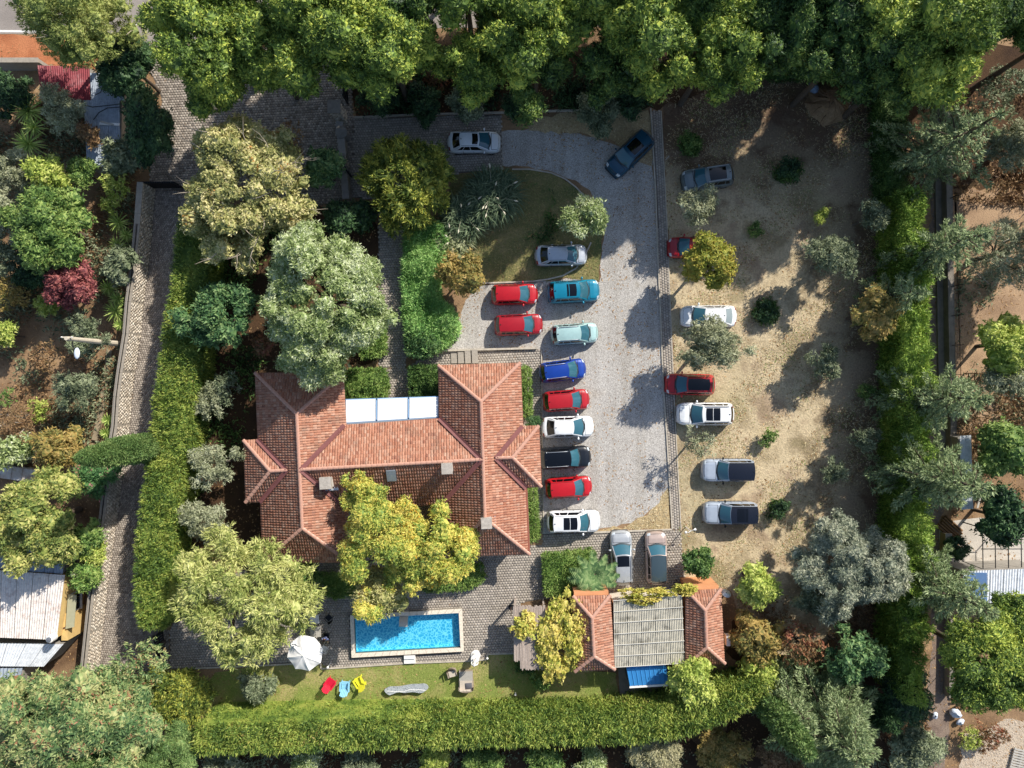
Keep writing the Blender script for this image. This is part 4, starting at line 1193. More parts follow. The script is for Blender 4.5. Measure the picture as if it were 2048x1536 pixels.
um = thing('parasol', 'large white eight sided parasol beside the pool', 'parasol', tuple(P(608, 1309, 2.5)[:2]) + (0,))
m_cloth = mat_plain('white_canvas', '#ece9e4', 0.85, var=0.05, scale=4)
Ru = 1.5
for i in range(8):
    a0, a1 = 2 * math.pi * (i + 0.3) / 8, 2 * math.pi * (i + 1.3) / 8
    def fn(u, v, a0=a0, a1=a1):
        p = Vector((math.cos(a0), math.sin(a0), 0)).lerp(Vector((math.cos(a1), math.sin(a1), 0)), u) * Ru * (0.05 + 0.95 * v)
        return p + Vector((0, 0, 2.75 - 0.52 * v - 0.11 * math.sin(u * math.pi) * v + 0.04 * math.sin(v * 3.14) + 0.03 * math.sin(u * 9 + a0 * 5) * v * math.sin(v * 7)))
    mb = MB(); mb.grid(fn, 9, 9, True); mb.build('canopy_panel', m_cloth, um, False)
    mb = MB(); mb.tube([(0, 0, 2.68), (math.cos(a0) * Ru * 0.97, math.sin(a0) * Ru * 0.97, 2.19)], 0.012, 4); mb.build('rib', m_white, um)
mb = MB(); mb.tube([(0, 0, 0), (0, 0, 2.72)], 0.03, 8); mb.build('pole', m_white, um)
mb = MB(); mb.lathe([(0.3, 0), (0.3, 0.06), (0.08, 0.12), (0.04, 0.3)], sides=14); mb.build('base', m_concrete, um)
mb = MB(); mb.lathe([(0.06, 2.74), (0.07, 2.8), (0.01, 2.88)], sides=8); mb.build('finial', m_white, um)

def table(label, px, py, w, d, top_m, rz=0.05):
    r = thing('garden_table', label, 'table', tuple(P(px, py, 0.74)[:2]) + (0,), rz)
    n = 6
    for i in range(n):
        mb = MB(); mb.box(((i - (n - 1) / 2) * w / n, 0, 0.73), (w / n - 0.015, d, 0.03)); mb.build('slat', top_m, r)
    for sx_ in (-1, 1):
        for sy_ in (-1, 1):
            mb = MB(); mb.box((sx_ * (w / 2 - 0.06), sy_ * (d / 2 - 0.06), 0.355), (0.06, 0.06, 0.71)); mb.build('leg', top_m, r)
    return r
m_greywood = mat_island('grey_wood', ['#a9a59c', '#b8b4ab', '#9b978f'], 0.8)
table('grey slatted table beside the seated person, north of the parasol', 631, 1264, 0.9, 0.85, m_greywood)
table('small white slatted table further north of the grey table, under the tree', 629, 1239, 0.75, 0.7, m_white)
def plastic_chair(label, px, py, rz, m, name='patio_chair', cat='chair', group=None):
    r = thing(name, label, cat, tuple(P(px, py, 0.5)[:2]) + (0,), rz, group)
    mb = MB(); mb.box((0, 0, 0.43), (0.46, 0.46, 0.035)); mb.build('seat', m, r)
    mb = MB()
    mb.grid(lambda u, v: Vector((-0.25 * math.cos(math.pi * u) , -0.2 - 0.1 * math.sin(math.pi * u) - 0.1 * v, 0.45 + 0.42 * v)), 8, 4)
    mb.grid(lambda u, v: Vector((-0.28 * math.cos(math.pi * u), -0.2 - 0.13 * math.sin(math.pi * u) - 0.1 * v, 0.45 + 0.42 * v)), 8, 4, True)
    mb.build('backrest', m, r, True)
    for s in (-1, 1):
        mb = MB(); mb.box((s * 0.25, 0.0, 0.64), (0.05, 0.44, 0.03)); mb.box((s * 0.25, 0.2, 0.53), (0.04, 0.04, 0.2)); mb.build('armrest', m, r)
        for y in (-0.2, 0.2):
            mb = MB(); mb.tube([(s * 0.2, y, 0.42), (s * 0.24, y * 1.2, 0)], 0.022, 5); mb.build('leg', m, r)
    return r
plastic_chair('white round backed chair beside the parasol, nearest the pool', 648, 1298, math.radians(60), m_white)
plastic_chair('dark chair the seated person by the pool is sitting on', 652, 1274, math.radians(180), m_dark)
plastic_chair('dark metal chair lying in the sun north of the seated person', 657, 1236, math.radians(45), m_dark)

# seated person in a lavender shirt, facing south: one skinned body
pl = P(652, 1275, 0.5)
per = thing('person', 'person in a lavender shirt and khaki trousers seated beside the pool', 'person', (pl.x, pl.y, 0), math.radians(180))
def skinned(name, joints, edges, mat, parent, root=0, levels=1):
    me = bpy.data.meshes.new(name)
    me.from_pydata([j[:3] for j in joints], edges, [])
    me.materials.append(mat)
    o = link(name, me, parent)
    sk_ = o.modifiers.new('skin', 'SKIN'); sk_.use_smooth_shade = True
    d = me.skin_vertices[0].data
    for i, j in enumerate(joints):
        d[i].radius = (j[3], j[3])
        d[i].use_root = (i == root)
    ss = o.modifiers.new('subsurf', 'SUBSURF'); ss.levels = levels; ss.render_levels = levels
    return o
m_skin = mat_plain('skin', '#b98468', 0.6); m_lav = mat_plain('lavender_cloth', '#b9c1ef', 0.85, var=0.1); m_khaki = mat_plain('khaki_cloth', '#b9ab92', 0.85, var=0.1); m_hair = mat_plain('dark_hair', '#2b211c', 0.7)
J = [(0, 0, .52, .15), (0, -.03, .72, .14), (0, -.04, .93, .16), (0, -.02, 1.04, .07), (0, 0, 1.11, .06), (0, .02, 1.2, .1), (0, .02, 1.29, .085)]
E = [(0, 1), (1, 2), (2, 3), (3, 4), (4, 5), (5, 6)]
for s in (-1, 1):
    o = len(J)
    J += [(s * .17, -.03, .98, .075), (s * .25, .02, .74, .052), (s * .2, .24, .62, .04), (s * .18, .31, .6, .03), (s * .17, .4, .585, .012)]
    E += [(2, o), (o, o + 1), (o + 1, o + 2), (o + 2, o + 3), (o + 3, o + 4)]
    f = len(J)
    for q in (-.035, -.012, .012):
        J += [(s * .18 + q, .37, .588, .011), (s * .18 + q, .41 - abs(q), .57, .009)]
    J += [(s * .15, .34, .6, .011), (s * .135, .37, .59, .009)]
    for q in range(4): E += [(o + 3, f + 2 * q), (f + 2 * q, f + 2 * q + 1)]
    l = len(J)
    J += [(s * .11, .1, .5, .09), (s * .13, .46, .5, .065), (s * .13, .46, .26, .05), (s * .13, .46, .08, .04), (s * .14, .6, .045, .035)]
    E += [(0, l), (l, l + 1), (l + 1, l + 2), (l + 2, l + 3), (l + 3, l + 4)]
skinned('body', J, E, m_skin, per)
skinned('shirt', [(0, 0, .56, .165), (0, -.03, .74, .16), (0, -.04, .93, .175), (0, -.02, 1.02, .09)] + [(s * a, b, c, r) for s in (-1, 1) for a, b, c, r in ((.18, -.03, .98, .09), (.25, .02, .75, .067), (.22, .17, .66, .055))],
        [(0, 1), (1, 2), (2, 3), (2, 4), (4, 5), (5, 6), (2, 7), (7, 8), (8, 9)], m_lav, per)
skinned('trousers', [(0, 0, .5, .165)] + [(s * a, b, c, r) for s in (-1, 1) for a, b, c, r in ((.11, .12, .5, .105), (.13, .46, .5, .08), (.13, .46, .25, .066), (.13, .46, .1, .06))],
        [(0, 1), (1, 2), (2, 3), (3, 4), (0, 5), (5, 6), (6, 7), (7, 8)], m_khaki, per)
mb = MB(); mb.ball((0, 0.0, 1.30), 0.112, 1, 1.1, 1.0, 12, 8); mb.build('hair', m_hair, per, True)
for s in (-1, 1):
    mb = MB(); mb.box((s * .14, .55, .045), (.1, .27, .09)); mb.build('shoe', m_dark, per)
    mb = MB(); mb.ball((s * .035, .115, 1.22), 0.012, 1, 1, 1, 6, 4); mb.build('eye', m_dark, per)
mb = MB(); mb.ball((0, .128, 1.19), 0.02, .7, 1, 1.2, 6, 4); mb.build('nose', m_skin, per, True)

# wavy stone slab bench on the lawn
sb = thing('slab_bench', 'long speckled grey slab bench with a pale wavy front edge on the pool lawn', 'bench', tuple(P(813, 1378, 0.4)[:2]) + (0,), math.radians(4))
def slab_outline(n=40):
    up_, lo = [], []
    for i in range(n + 1):
        u = i / n; x = (u - 0.5) * 3.7
        e = min(1.0, math.sqrt(max(0.0, min(u, 1 - u) * 9)))
        up_.append((x, 0.08 + (0.17 + 0.16 * u + 0.03 * math.sin(u * 13)) * e))
        lo.append((x, -0.02 - (0.28 + 0.05 * math.sin(u * 17) + 0.06 * math.sin(u * 9 + 1)) * e))
    return up_, lo
u_, l_ = slab_outline()
t = NT('speckled_stone'); nz = t.noise(16.0, 5, 0.8)
t.l(t.ramp(nz, [(0.38, lin('#4f555a')), (0.47, lin('#8e949a')), (0.56, lin('#c9cdd0')), (0.64, lin('#6c7278'))]), t.b.inputs['Base Color']); t.set(Roughness=0.55)
mb = MB(); mb.prism([(a, b) for a, b in u_] + [(a, b) for a, b in reversed(l_)], 0.36, 0.46); mb.build('slab', t.m, sb)
mb = MB(); mb.tube([(a, -0.12 + 0.05 * math.sin(a * 3.2) + 0.03 * math.sin(a * 7), 0.465) for a, b in l_[2:-2]], 0.025, 5); mb.build('pale_vein', m_white, sb)
for x in (-1.2, -0.2, 0.9, 1.5):
    mb = MB(); mb.tube([(x, -0.05, 0.36), (x - 0.08, -0.1, 0.0)], [0.07, 0.05], 6); mb.build('leg', m_dark, sb)
# wicker armchair, daybed
m_wick = mat_plain('wicker', '#a39482', 0.8, var=0.3, scale=22, bump=0.6); m_cush = mat_plain('beige_cushion', '#c3b7a8', 0.9, var=0.12, scale=5)
wk = thing('wicker_armchair', 'small wicker armchair on the lawn west of the daybed', 'armchair', tuple(P(904, 1347, 0.5)[:2]) + (0,), math.radians(-165))
mb = MB(); mb.box((0, 0, 0.38), (0.66, 0.62, 0.1)); mb.build('seat', m_wick, wk)
mb = MB(); mb.grid(lambda u, v: Vector((-0.38 * math.cos(math.pi * u), -0.12 - 0.3 * math.sin(math.pi * u) - 0.06 * v, 0.38 + 0.42 * v)), 10, 4); mb.grid(lambda u, v: Vector((-0.43 * math.cos(math.pi * u), -0.12 - 0.36 * math.sin(math.pi * u) - 0.06 * v, 0.38 + 0.42 * v)), 10, 4, True); mb.build('backrest', m_wick, wk, True)
mb = MB(); mb.box((0, 0.04, 0.46), (0.56, 0.5, 0.09)); mb.build('cushion', m_cush, wk)
for s in (-1, 1):
    mb = MB(); mb.box((s * 0.37, 0.06, 0.56), (0.09, 0.5, 0.05)); mb.build('armrest', m_wick, wk)
    for y in (-.22, .25):
        mb = MB(); mb.tube([(s * .28, y, 0.35), (s * .3, y, 0)], 0.03, 6); mb.build('leg', m_wick, wk)
db = thing('daybed', 'beige outdoor daybed on the lawn with its back to the hedge', 'daybed', tuple(P(932, 1362, 0.4)[:2]) + (0,), math.radians(1))
mb = MB(); mb.box((0, 0.42, 0.2), (1.15, 0.8, 0.34)); mb.build('foot_section', m_wick, db)
mb = MB(); mb.box((0, 0.42, 0.41), (1.12, 0.77, 0.1)); mb.build('foot_cushion', mat_plain('grey_cushion', '#a8a39b', 0.9, var=0.15, scale=6), db)
mb = MB(); mb.box((0, -0.4, 0.2), (1.24, 0.82, 0.36)); mb.build('seat_section', m_wick, db)
mb = MB(); mb.box((0, -0.34, 0.43), (1.05, 0.74, 0.13)); mb.build('seat_cushion', m_cush, db)
mb = MB(); mb.grid(lambda u, v: Vector((-0.64 * math.cos(math.pi * u), -0.5 - 0.36 * math.sin(math.pi * u) ** 0.6, 0.3 + 0.42 * v)), 14, 3); mb.grid(lambda u, v: Vector((-0.56 * math.cos(math.pi * u), -0.5 - 0.28 * math.sin(math.pi * u) ** 0.6, 0.3 + 0.42 * v)), 14, 3, True); mb.build('backrest', m_cush, db, True)
for k in range(3):
    mb = MB(); mb.box((-0.38 + 0.3 * k, -0.72, 0.6), (0.28, 0.12, 0.3), 0, tilt=Matrix.Rotation(-0.3, 3, 'X')); mb.build('back_cushion', m_cush, db)
thr = thing('throw_pillow', 'dark grey square pillow lying on the beige daybed', 'pillow', (db.location.x + 0.22, db.location.y - 0.38, 0.5), math.radians(4))
mb = MB(); mb.grid(lambda u, v: Vector(((u - .5) * .58, (v - .5) * .5, 0.11 * (math.sin(math.pi * u) * math.sin(math.pi * v)) ** 0.4 if 0 < u < 1 and 0 < v < 1 else 0.02)), 8, 8); mb.grid(lambda u, v: Vector(((u - .5) * .58, (v - .5) * .5, 0.0)), 1, 1, True)
mb.build('cover', mat_plain('charcoal_cloth', '#5b5a60', 0.9, var=0.1), thr, True)
# statue
stt = thing('statue', 'white standing figure statue on a plinth at the south east corner of the pool terrace', 'statue', tuple(P(951, 1312, 0.3)[:2]) + (0,))
m_marb = mat_plain('white_marble', '#e6e3df', 0.6, var=0.08, scale=3)
mb = MB(); mb.lathe([(0.42, 0), (0.42, 0.14), (0.3, 0.2), (0.24, 0.3), (0.24, 0.78), (0.34, 0.84), (0.36, 0.92), (0.2, 0.94)], sides=18); mb.build('plinth', m_marb, stt)
Js = [(0, 0, 1.75, .13), (0, 0, 1.98, .115), (0, 0.02, 2.2, .15), (0, 0.03, 2.33, .06), (0, .05, 2.46, .09), (0, .05, 2.55, .08), (-.09, 0, 1.5, .1), (-.1, .03, 1.2, .07), (-.1, 0, .94, .06), (.09, .03, 1.5, .1), (.12, .1, 1.2, .07), (.1, .04, .94, .06), (-.19, 0, 2.2, .06), (-.26, .04, 1.95, .05), (-.2, .18, 1.85, .035), (.19, 0, 2.2, .06), (.28, 0, 1.95, .05), (.3, .05, 1.72, .035), (.08, -.06, 1.0, .12)]
skinned('figure', Js, [(0, 1), (1, 2), (2, 3), (3, 4), (4, 5), (0, 6), (6, 7), (7, 8), (0, 9), (9, 10), (10, 11), (2, 12), (12, 13), (13, 14), (2, 15), (15, 16), (16, 17), (9, 18)], m_marb, stt)
def bollard(label, px, py, h=0.7):
    r = thing('garden_light', label, 'garden light', tuple(P(px, py, 0)))
    mb = MB(); mb.lathe([(0.07, 0), (0.055, 0.05), (0.05, h - 0.15)], sides=10); mb.build('post', m_white, r)
    mb = MB(); mb.lathe([(0.07, h - 0.16), (0.1, h - 0.08), (0.09, h), (0.02, h + 0.06)], sides=10); mb.build('lamp_head', m_white, r)
bollard('short white post light on the lawn corner south of the parasol', 661, 1326, 1.0)
bollard('short white post light on the terrace edge east of the statue', 975, 1312, 0.6)
bollard('little white post light on the lawn near the hedge below the reed pergola', 1031, 1386, 0.4)
lp = thing('lamp_post', 'white garden lamp post with two arms on the dry grass north of the round bush', 'lamp post', tuple(P(1374, 1056, 0.5)[:2]) + (0,))
mb = MB(); mb.tube([(0, 0, 0), (0, 0, 1.75)], 0.035, 8); mb.build('pole', m_white, lp)
for s in (-1, 1):
    mb = MB(); mb.tube([(0, 0, 1.7), (s * 0.18, 0.1 * s, 1.78), (s * 0.36, 0.12 * s, 1.72)], 0.025, 5); mb.build('arm', m_white, lp)
    mb = MB(); mb.lathe([(0.03, 0.0), (0.1, -0.04), (0.11, -0.09)], (s * 0.38, 0.12 * s, 1.74), 10); mb.build('lamp_shade', m_white, lp)
# swing sign / banner pole on terrace
ts = thing('towel_stand', 'thin leaning dark pole stand on the terrace east of the pool', 'pole stand', tuple(P(1022, 1214, 0)))
mb = MB(); mb.tube([(0, 0, 0), (0.02, 0, 2.3)], 0.03, 6); mb.build('pole', mat_plain('rust_brown', '#5c4334', 0.7), ts)
mb = MB(); mb.box((0, 0, 0.04), (0.4, 0.4, 0.08)); mb.build('base', m_dark, ts)
# coil of hose
hs = thing('hose_coil', 'black hose coil lying on the gravel beside the light green hedge', 'hose', tuple(P(900, 680, 0.05)))
for k in range(5):
    mb = MB(); r0 = 0.5 - 0.05 * k
    mb.tube([(r0 * math.cos(a * 0.449) * 1.15 + 0.04 * k, r0 * 0.72 * math.sin(a * 0.449), 0.04 + 0.035 * k) for a in range(15)], 0.022, 5); mb.build('loop', m_dark, hs)

# ------------------------------------------------------------------ walls, gates, neighbours' buildings
m_stone = mat_island('wall_stone', ['#b5a998', '#cdc2b1', '#d9cfc0', '#beb1a0', '#a3988a', '#e0d8ca'], 0.9, 9.0, 0.5)
m_mortar = mat_plain('mortar', '#a59b8d', 0.95, var=0.25, scale=3)
def stone_face(parent, a, b, h, nrm, seed, cell=0.27):
    """rubble stones, each with its own outline and depth, on a wall face"""
    rng = np.random.default_rng(seed); a = np.array(a); b = np.array(b); e = b - a; L_ = np.linalg.norm(e); e = e / L_; nrm = np.array(nrm)
    VV, FF, o = [], [], 0
    nx = int(L_ / cell); nz_ = max(2, int(h / (cell * 0.8)))
    for i in range(nx):
        for j in range(nz_):
            cx_ = (i + 0.5 + 0.5 * (j % 2) + rng.uniform(-.15, .15)) * cell; cz_ = (j + 0.5 + rng.uniform(-.12, .12)) * h / nz_
            if cx_ > L_: continue
            r1, r2 = cell * rng.uniform(.36, .5), h / nz_ * rng.uniform(.36, .5)
            m_ = 6; dp = rng.uniform(0.025, 0.07)
            ph_ = rng.uniform(0, 1)
            ring = [(cx_ + r1 * math.cos(6.283 * (k + ph_) / m_) * rng.uniform(.85, 1.15), cz_ + r2 * math.sin(6.283 * (k + ph_) / m_) * rng.uniform(.85, 1.15)) for k in range(m_)]
            for f, d in ((1.0, 0.0), (0.86, dp)):
                for (x, z) in ring:
                    x2, z2 = cx_ + (x - cx_) * f, cz_ + (z - cz_) * f
                    VV.append(a + e * x2 + nrm * d + np.array([0, 0, max(0.0, z2)]))
            for k in range(m_): FF.append((o + k, o + (k + 1) % m_, o + m_ + (k + 1) % m_, o + m_ + k))
            FF.append((o + 6, o + 7, o + 8, o + 9)); FF.append((o + 9, o + 10, o + 11, o + 6))
            o += 12
    return np.array(VV), np.array(FF)
lane_pts = [(310, 378), (304, 459), (297, 534), (287, 609), (282, 671), (270, 746), (264, 793), (260, 850), (247, 928), (237, 1018), (225, 1105), (215, 1177), (207, 1252), (198, 1340)]
LP_ = [P(a, b, 0) for a, b in lane_pts]
lw = thing('lane_wall', 'long pale rubble stone wall along the west side of the paved lane', 'stone wall', tuple(LP_[6]))
wo = LP_[6]
core = MB(); cop = []
acc = []
for i in range(len(LP_) - 1):
    a, b = LP_[i] - wo, LP_[i + 1] - wo; d = (b - a).normalized(); nrm = Vector((-d.y, d.x, 0)) * (1 if d.y < 0 else -1)
    # lane lies to the east: make the normal point there
    if nrm.x < 0: nrm = -nrm
    core.prism([((a).x, a.y), (b.x, b.y), ((b - nrm * 0.4).x, (b - nrm * 0.4).y), ((a - nrm * 0.4).x, (a - nrm * 0.4).y)], -0.05, 1.95 - 0.001 * i)
    acc.append(stone_face(None, tuple(a), tuple(b), 1.95, tuple(nrm), 600 + i))
    m_n = max(1, round((b - a).length / 0.9))
    for k in range(m_n):
        c = a.lerp(b, (k + 0.5) / m_n) - nrm * 0.2
        mb = MB(); mb.box((c.x, c.y, 2.0 + 0.004 * (k % 3)), ((b - a).length / m_n - 0.015, 0.5, 0.09), math.atan2(d.y, d.x)); mb.build('coping_stone', m_mortar, lw)
core.build('wall_core', m_mortar, lw)
V, F = facet_mesh(acc); o = link('rubble_stones', fast_mesh('rubble_stones', V, F, m_stone), lw); o['kind'] = 'stuff'
for off, r in ((-0.1, 0.035), (-0.24, 0.05)):
    mb = MB(); mb.tube([(p - wo) + Vector((off - 0.06, 0, 2.1)) for p in LP_[1:]], r, 6); mb.build('pipe', m_dark if r < 0.04 else mat_plain('grey_pipe', '#8b8680', 0.6), lw)

def slat_gate(name, label, ax, ay, bx, by, h, n, rails_m, z=0.0):
    a, b = P(ax, ay, 0), P(bx, by, 0); c = (a + b) / 2; d = b - a; rz = math.atan2(d.y, d.x)
    r = thing(name, label, 'gate', (c.x, c.y, 0), rz); l = d.length
    for k in range(n):
        mb = MB(); mb.box(((k + 0.5) / n * l - l / 2, 0, h / 2 + 0.05), (l / n * 0.6, 0.05, h - 0.1)); mb.build('bar', rails_m, r)
    for zz in (0.15, h * 0.5, h):
        mb = MB(); mb.box((0, 0.045, zz), (l, 0.05, 0.08)); mb.build('rail', rails_m, r)
    for s in (-1, 1):
        mb = MB(); mb.box((s * (l / 2 + 0.06), 0, h / 2), (0.12, 0.12, h + 0.1)); mb.build('post', rails_m, r)
    return r
slat_gate('barred_gate', 'dark barred metal gate across the north end of the lane', 303, 377, 366, 377, 1.8, 14, m_dark)
slat_gate('barred_gate', 'dark barred gate between the lane and the terrace, at the foot of the tall hedge', 326, 1262, 330, 1300, 1.6, 8, m_dark)
slat_gate('sliding_gate', 'dark entrance gate between the stone pillar and the pines', 694, 165, 696, 206, 1.9, 10, m_dark)
slat_gate('barred_gate', 'dark gate south of the curved entrance wall, near the thuja globe', 690, 328, 702, 352, 1.7, 8, m_dark)

def stone_pier(label, px, py, w, h):
    c = P(px, py, 0); r = thing('gate_pillar', label, 'pillar', (c.x, c.y, 0))
    mb = MB(); mb.box((0, 0, h / 2), (w, w, h)); mb.build('core', m_mortar, r)
    acc = []
    for a, b, n in (((-w / 2, -w / 2), (w / 2, -w / 2), (0, -1, 0)), ((w / 2, -w / 2), (w / 2, w / 2), (1, 0, 0)), ((w / 2, w / 2), (-w / 2, w / 2), (0, 1, 0)), ((-w / 2, w / 2), (-w / 2, -w / 2), (-1, 0, 0))):
        acc.append(stone_face(None, a + (0,), b + (0,), h, n, int(px + 10 * n[0] + 3 * n[1])))
    V, F = facet_mesh(acc); o = link('rubble_stones', fast_mesh('rubble_stones', V, F, m_stone), r); o['kind'] = 'stuff'
    mb = MB(); mb.box((0, 0, h + 0.06), (w + 0.2, w + 0.2, 0.14)); mb.build('cap', mat_plain('pillar_cap', '#8d867f', 0.9, var=0.3), r)
stone_pier('square stone gate pillar at the south end of the entrance gate', 684, 238, 0.85, 2.6)
stone_pier('stone pier halfway down the entrance wall beside the little tree', 690, 330, 0.6, 1.7)
ew = thing('entrance_wall', 'low rendered wall running south from the gate pillar', 'wall', tuple(P(694, 300, 0)))
eo = P(694, 300, 0)
mb = MB()
for (x0, y0, x1, y1) in ((686, 254, 692, 322), (694, 340, 698, 405)):
    a, b = P(x0, y0, 0) - eo, P(x1, y1, 0) - eo; m = (a + b) / 2; mb.box((m.x, m.y, 0.6), ((a - b).length, 0.55, 1.2), math.atan2((b - a).y, (b - a).x))
mb.build('wall_body', mat_plain('render_grey', '#8f8a84', 0.9, var=0.3, scale=2), ew)
mb = MB(); a = P(690, 276, 0) - eo; mb.lathe([(0.45, 0), (0.45, 1.25), (0.5, 1.25), (0.5, 1.36), (0.3, 1.42)], tuple(a), 16); mb.build('round_pier', mat_plain('render_grey', '#8f8a84'), ew)
for k in range(8):
    a = P(686 + 0.8 * k, 258 + 8.4 * k, 0) - eo; mb = MB(); mb.box((a.x, a.y, 1.24), (0.36, 0.62, 0.07), math.pi / 2 - 0.1) ; mb.build('coping_stone', mat_plain('coping_grey', '#a09a93', 0.9, var=0.2), ew)
gp = thing('utility_pole', 'thin grey utility pole rising through the bushes by the entrance drive', 'utility pole', tuple(P(769, 190, 0)))
mb = MB(); mb.tube([(0, 0, 0), (0, 0, 6.5)], [0.12, 0.09], 8); mb.build('pole', mat_plain('galvanised', '#9aa0a0', 0.5, 0.5), gp)
mb = MB(); mb.tube([(0, 0, 6.4), (-0.5, 0.1, 6.6)], 0.03, 5); mb.build('arm', m_dark, gp)

# street lamp on the lane
sl = thing('street_lamp', 'concrete street lamp post with a white lamp head standing behind the lane wall', 'street lamp', tuple(P(242, 688, 0)))
m_cpole = mat_plain('concrete_pole', '#c9bda9', 0.85, var=0.15, scale=2)
mb = MB(); mb.tube([(0, 0, 0), (0, 0, 4), (0, 0, 7.4)], [0.24, 0.2, 0.15], 10); mb.build('pole', m_cpole, sl)
mb = MB(); mb.tube([(0, 0, 6.6), (0.25, -0.5, 7.0), (0.5, -0.9, 7.05)], 0.04, 6); mb.build('arm', m_dark, sl)
mb = MB(); mb.ball((0.6, -1.1, 7.05), 0.3, 0.75, 1.5, 0.4, 10, 6); mb.build('lamp_head', mat_plain('lamp_white', '#d5dde8', 0.4), sl, True)
mb = MB(); mb.box((0, 0.1, 7.2), (0.9, 0.1, 0.1)); mb.build('cross_arm', m_cpole, sl)
for k in (-1, 1):
    mb = MB(); mb.lathe([(0.04, 0), (0.06, 0.05), (0.03, 0.14)], (k * 0.38, 0.1, 7.25), 8); mb.build('insulator', m_white, sl)

def shed_simple(name, label, cat, corners_px, z, n, rows, ribs, mat, wall_m, slope=0.25, roofname='roof_sheet', amp=0.03):
    c = sum(PP(corners_px, z), Vector()) / 4
    r = thing(name, label, cat, (c.x, c.y, 0))
    q = [P(a, b, z) - Vector((c.x, c.y, 0)) for a, b in corners_px]
    q[2].z -= slope; q[3].z -= slope
    corr_roof(r, q, n, rows, ribs, mat, roofname, amp)
    mb = MB(); cc_ = sum(q, Vector()) / 4
    mb.prism([(cc_.x + (p.x - cc_.x) * 0.96, cc_.y + (p.y - cc_.y) * 0.96) for p in q], 0, z - slope - 0.1); mb.build('wall', wall_m, r)
    return r, q
m_redsheet = mat_island('red_sheet', ['#7d2733', '#8d2f3a', '#732430'], 0.5, 3.0, 0.1, 0.4, ('#c79a98', 1.0, 0.5))
m_greysheet = mat_island('grey_sheet', ['#98a3b0', '#a5b0bc', '#8c97a6'], 0.45, 3, 0.1, 0.4, ('#6f747c', 0.9, 0.5))
m_rusty = mat_island('rusty_sheet', ['#d6cfc9', '#e0d9d3', '#ccc4bd'], 0.6, 4, 0.1, 0.3, ('#8f5f48', 1.6, 0.6))
m_whitesheet = mat_island('white_sheet', ['#e9ecef', '#dfe4ea'], 0.4, 3, 0.05, 0.4)
m_oldslab = mat_island('old_sheet', ['#8a96a8', '#9aa5b4', '#7c8798'], 0.7, 4, 0.2, 0.2, ('#5a4c44', 1.2, 0.8))
m_grey = mat_plain('grey_block', '#9a948b', 0.9, var=0.2)
m_ochre = mat_plain('ochre_plaster', '#d8b778', 0.9, var=0.15)
shed_simple('red_shed', 'shed with a dark red metal roof under the pale roadside pine', 'shed', [(75, 131), (180, 133), (178, 198), (79, 196)], 2.8, 4, 1, 6, m_redsheet, m_grey)
shed_simple('lean_to', 'grey ribbed lean to roof joined to the red roofed shed', 'lean-to', [(180, 146), (246, 146), (246, 199), (179, 199)], 2.7, 3, 1, 6, m_greysheet, m_grey)
shed_simple('lean_to', 'long blue grey ribbed roof with a plank on it, below the red shed', 'lean-to', [(168, 201), (240, 200), (238, 325), (170, 336)], 2.5, 3, 2, 6, m_greysheet, m_grey, 0.3)
pk = thing('plank', 'pale plank lying across the long blue grey roof', 'plank', tuple(P(219, 248, 2.62)))
mb = MB(); mb.box((0, 0, 0), (1.6, 0.2, 0.05), -0.05); mb.build('board', m_white, pk)
mb = MB(); mb.box((-0.15, 0.05, 0.06), (1.1, 0.14, 0.05), -0.25); mb.build('board', m_greywood, pk)
for i in range(3):
    hz = thing('cable', ['black cable looping over the lean to roof, upper loop', 'black cable along the top of the long blue grey roof', 'black cable curling to the plank on the long blue grey roof'][i], 'cable', tuple(P(200, 210, 2.7)))
    pts = [[(190, 190), (201, 185), (206, 172)], [(170, 210), (185, 214), (215, 211), (240, 208)], [(187, 240), (198, 225), (215, 216), (240, 214)]][i]
    o_ = P(200, 210, 2.7); mb = MB(); mb.tube([P(a, b, 2.72) - o_ for a, b in pts], 0.035, 5); mb.build('cable_run', m_dark, hz)
rh, q = shed_simple('rusty_shed', 'ochre walled house with a rust streaked cream ribbed roof at the left edge', 'house', [(-60, 1136), (131, 1150), (112, 1281), (-60, 1274)], 3.4, 6, 1, 6, m_rusty, m_ochre, 0.15)
ro = rh.location.copy()
def RP(px, py, z): return P(px, py, z) - Vector((ro.x, ro.y, 0))
mb = MB(); mb.prism([(x.x, x.y) for x in (RP(136, 1188, 2.6), RP(153, 1190, 2.6), RP(148, 1254, 2.6), RP(131, 1258, 2.6))], 2.55, 2.61); mb.build('awning', mat_plain('olive_sheet', '#a8a68a', 0.7, var=0.1), rh)
mb = MB(); a = RP(128, 1256, 2.4); mb.box((a.x, a.y, 2.4), (1.1, 0.12, 0.1), 0.4); mb.build('beam', mat_plain('rust_brown', '#5c4334', 0.7), rh)
window(rh, RP(150, 1202, 1.4), 1.5, 1.3, 0.0, m_white, m_dglass, 2)
mb = MB(); a = RP(152, 1232, 1.2); mb.box((a.x - 0.2, a.y - 0.5, 1.2), (0.5, 2.2, 2.4)); mb.build('side_wall', m_ochre, rh)
wt = thing('water_tank', 'round pale water tank with a grey lid at the corner of the rusty roof', 'water tank', tuple(P(107, 1274, 3.4)))
mb = MB(); mb.lathe([(0.3, -0.1), (0.32, 0.2), (0.3, 0.5), (0.2, 0.56)], sides=16); mb.build('drum', m_white, wt); mb = MB(); mb.lathe([(0.2, 0.56), (0.2, 0.6), (0.02, 0.63)], sides=14); mb.build('lid', mat_plain('grey_lid', '#6c7078', 0.5), wt)
shed_simple('white_shed', 'white metal roof below the rusty cream roof', 'shed', [(-60, 1286), (128, 1288), (85, 1335), (-60, 1334)], 2.7, 5, 1, 6, m_whitesheet, m_grey, 0.2)
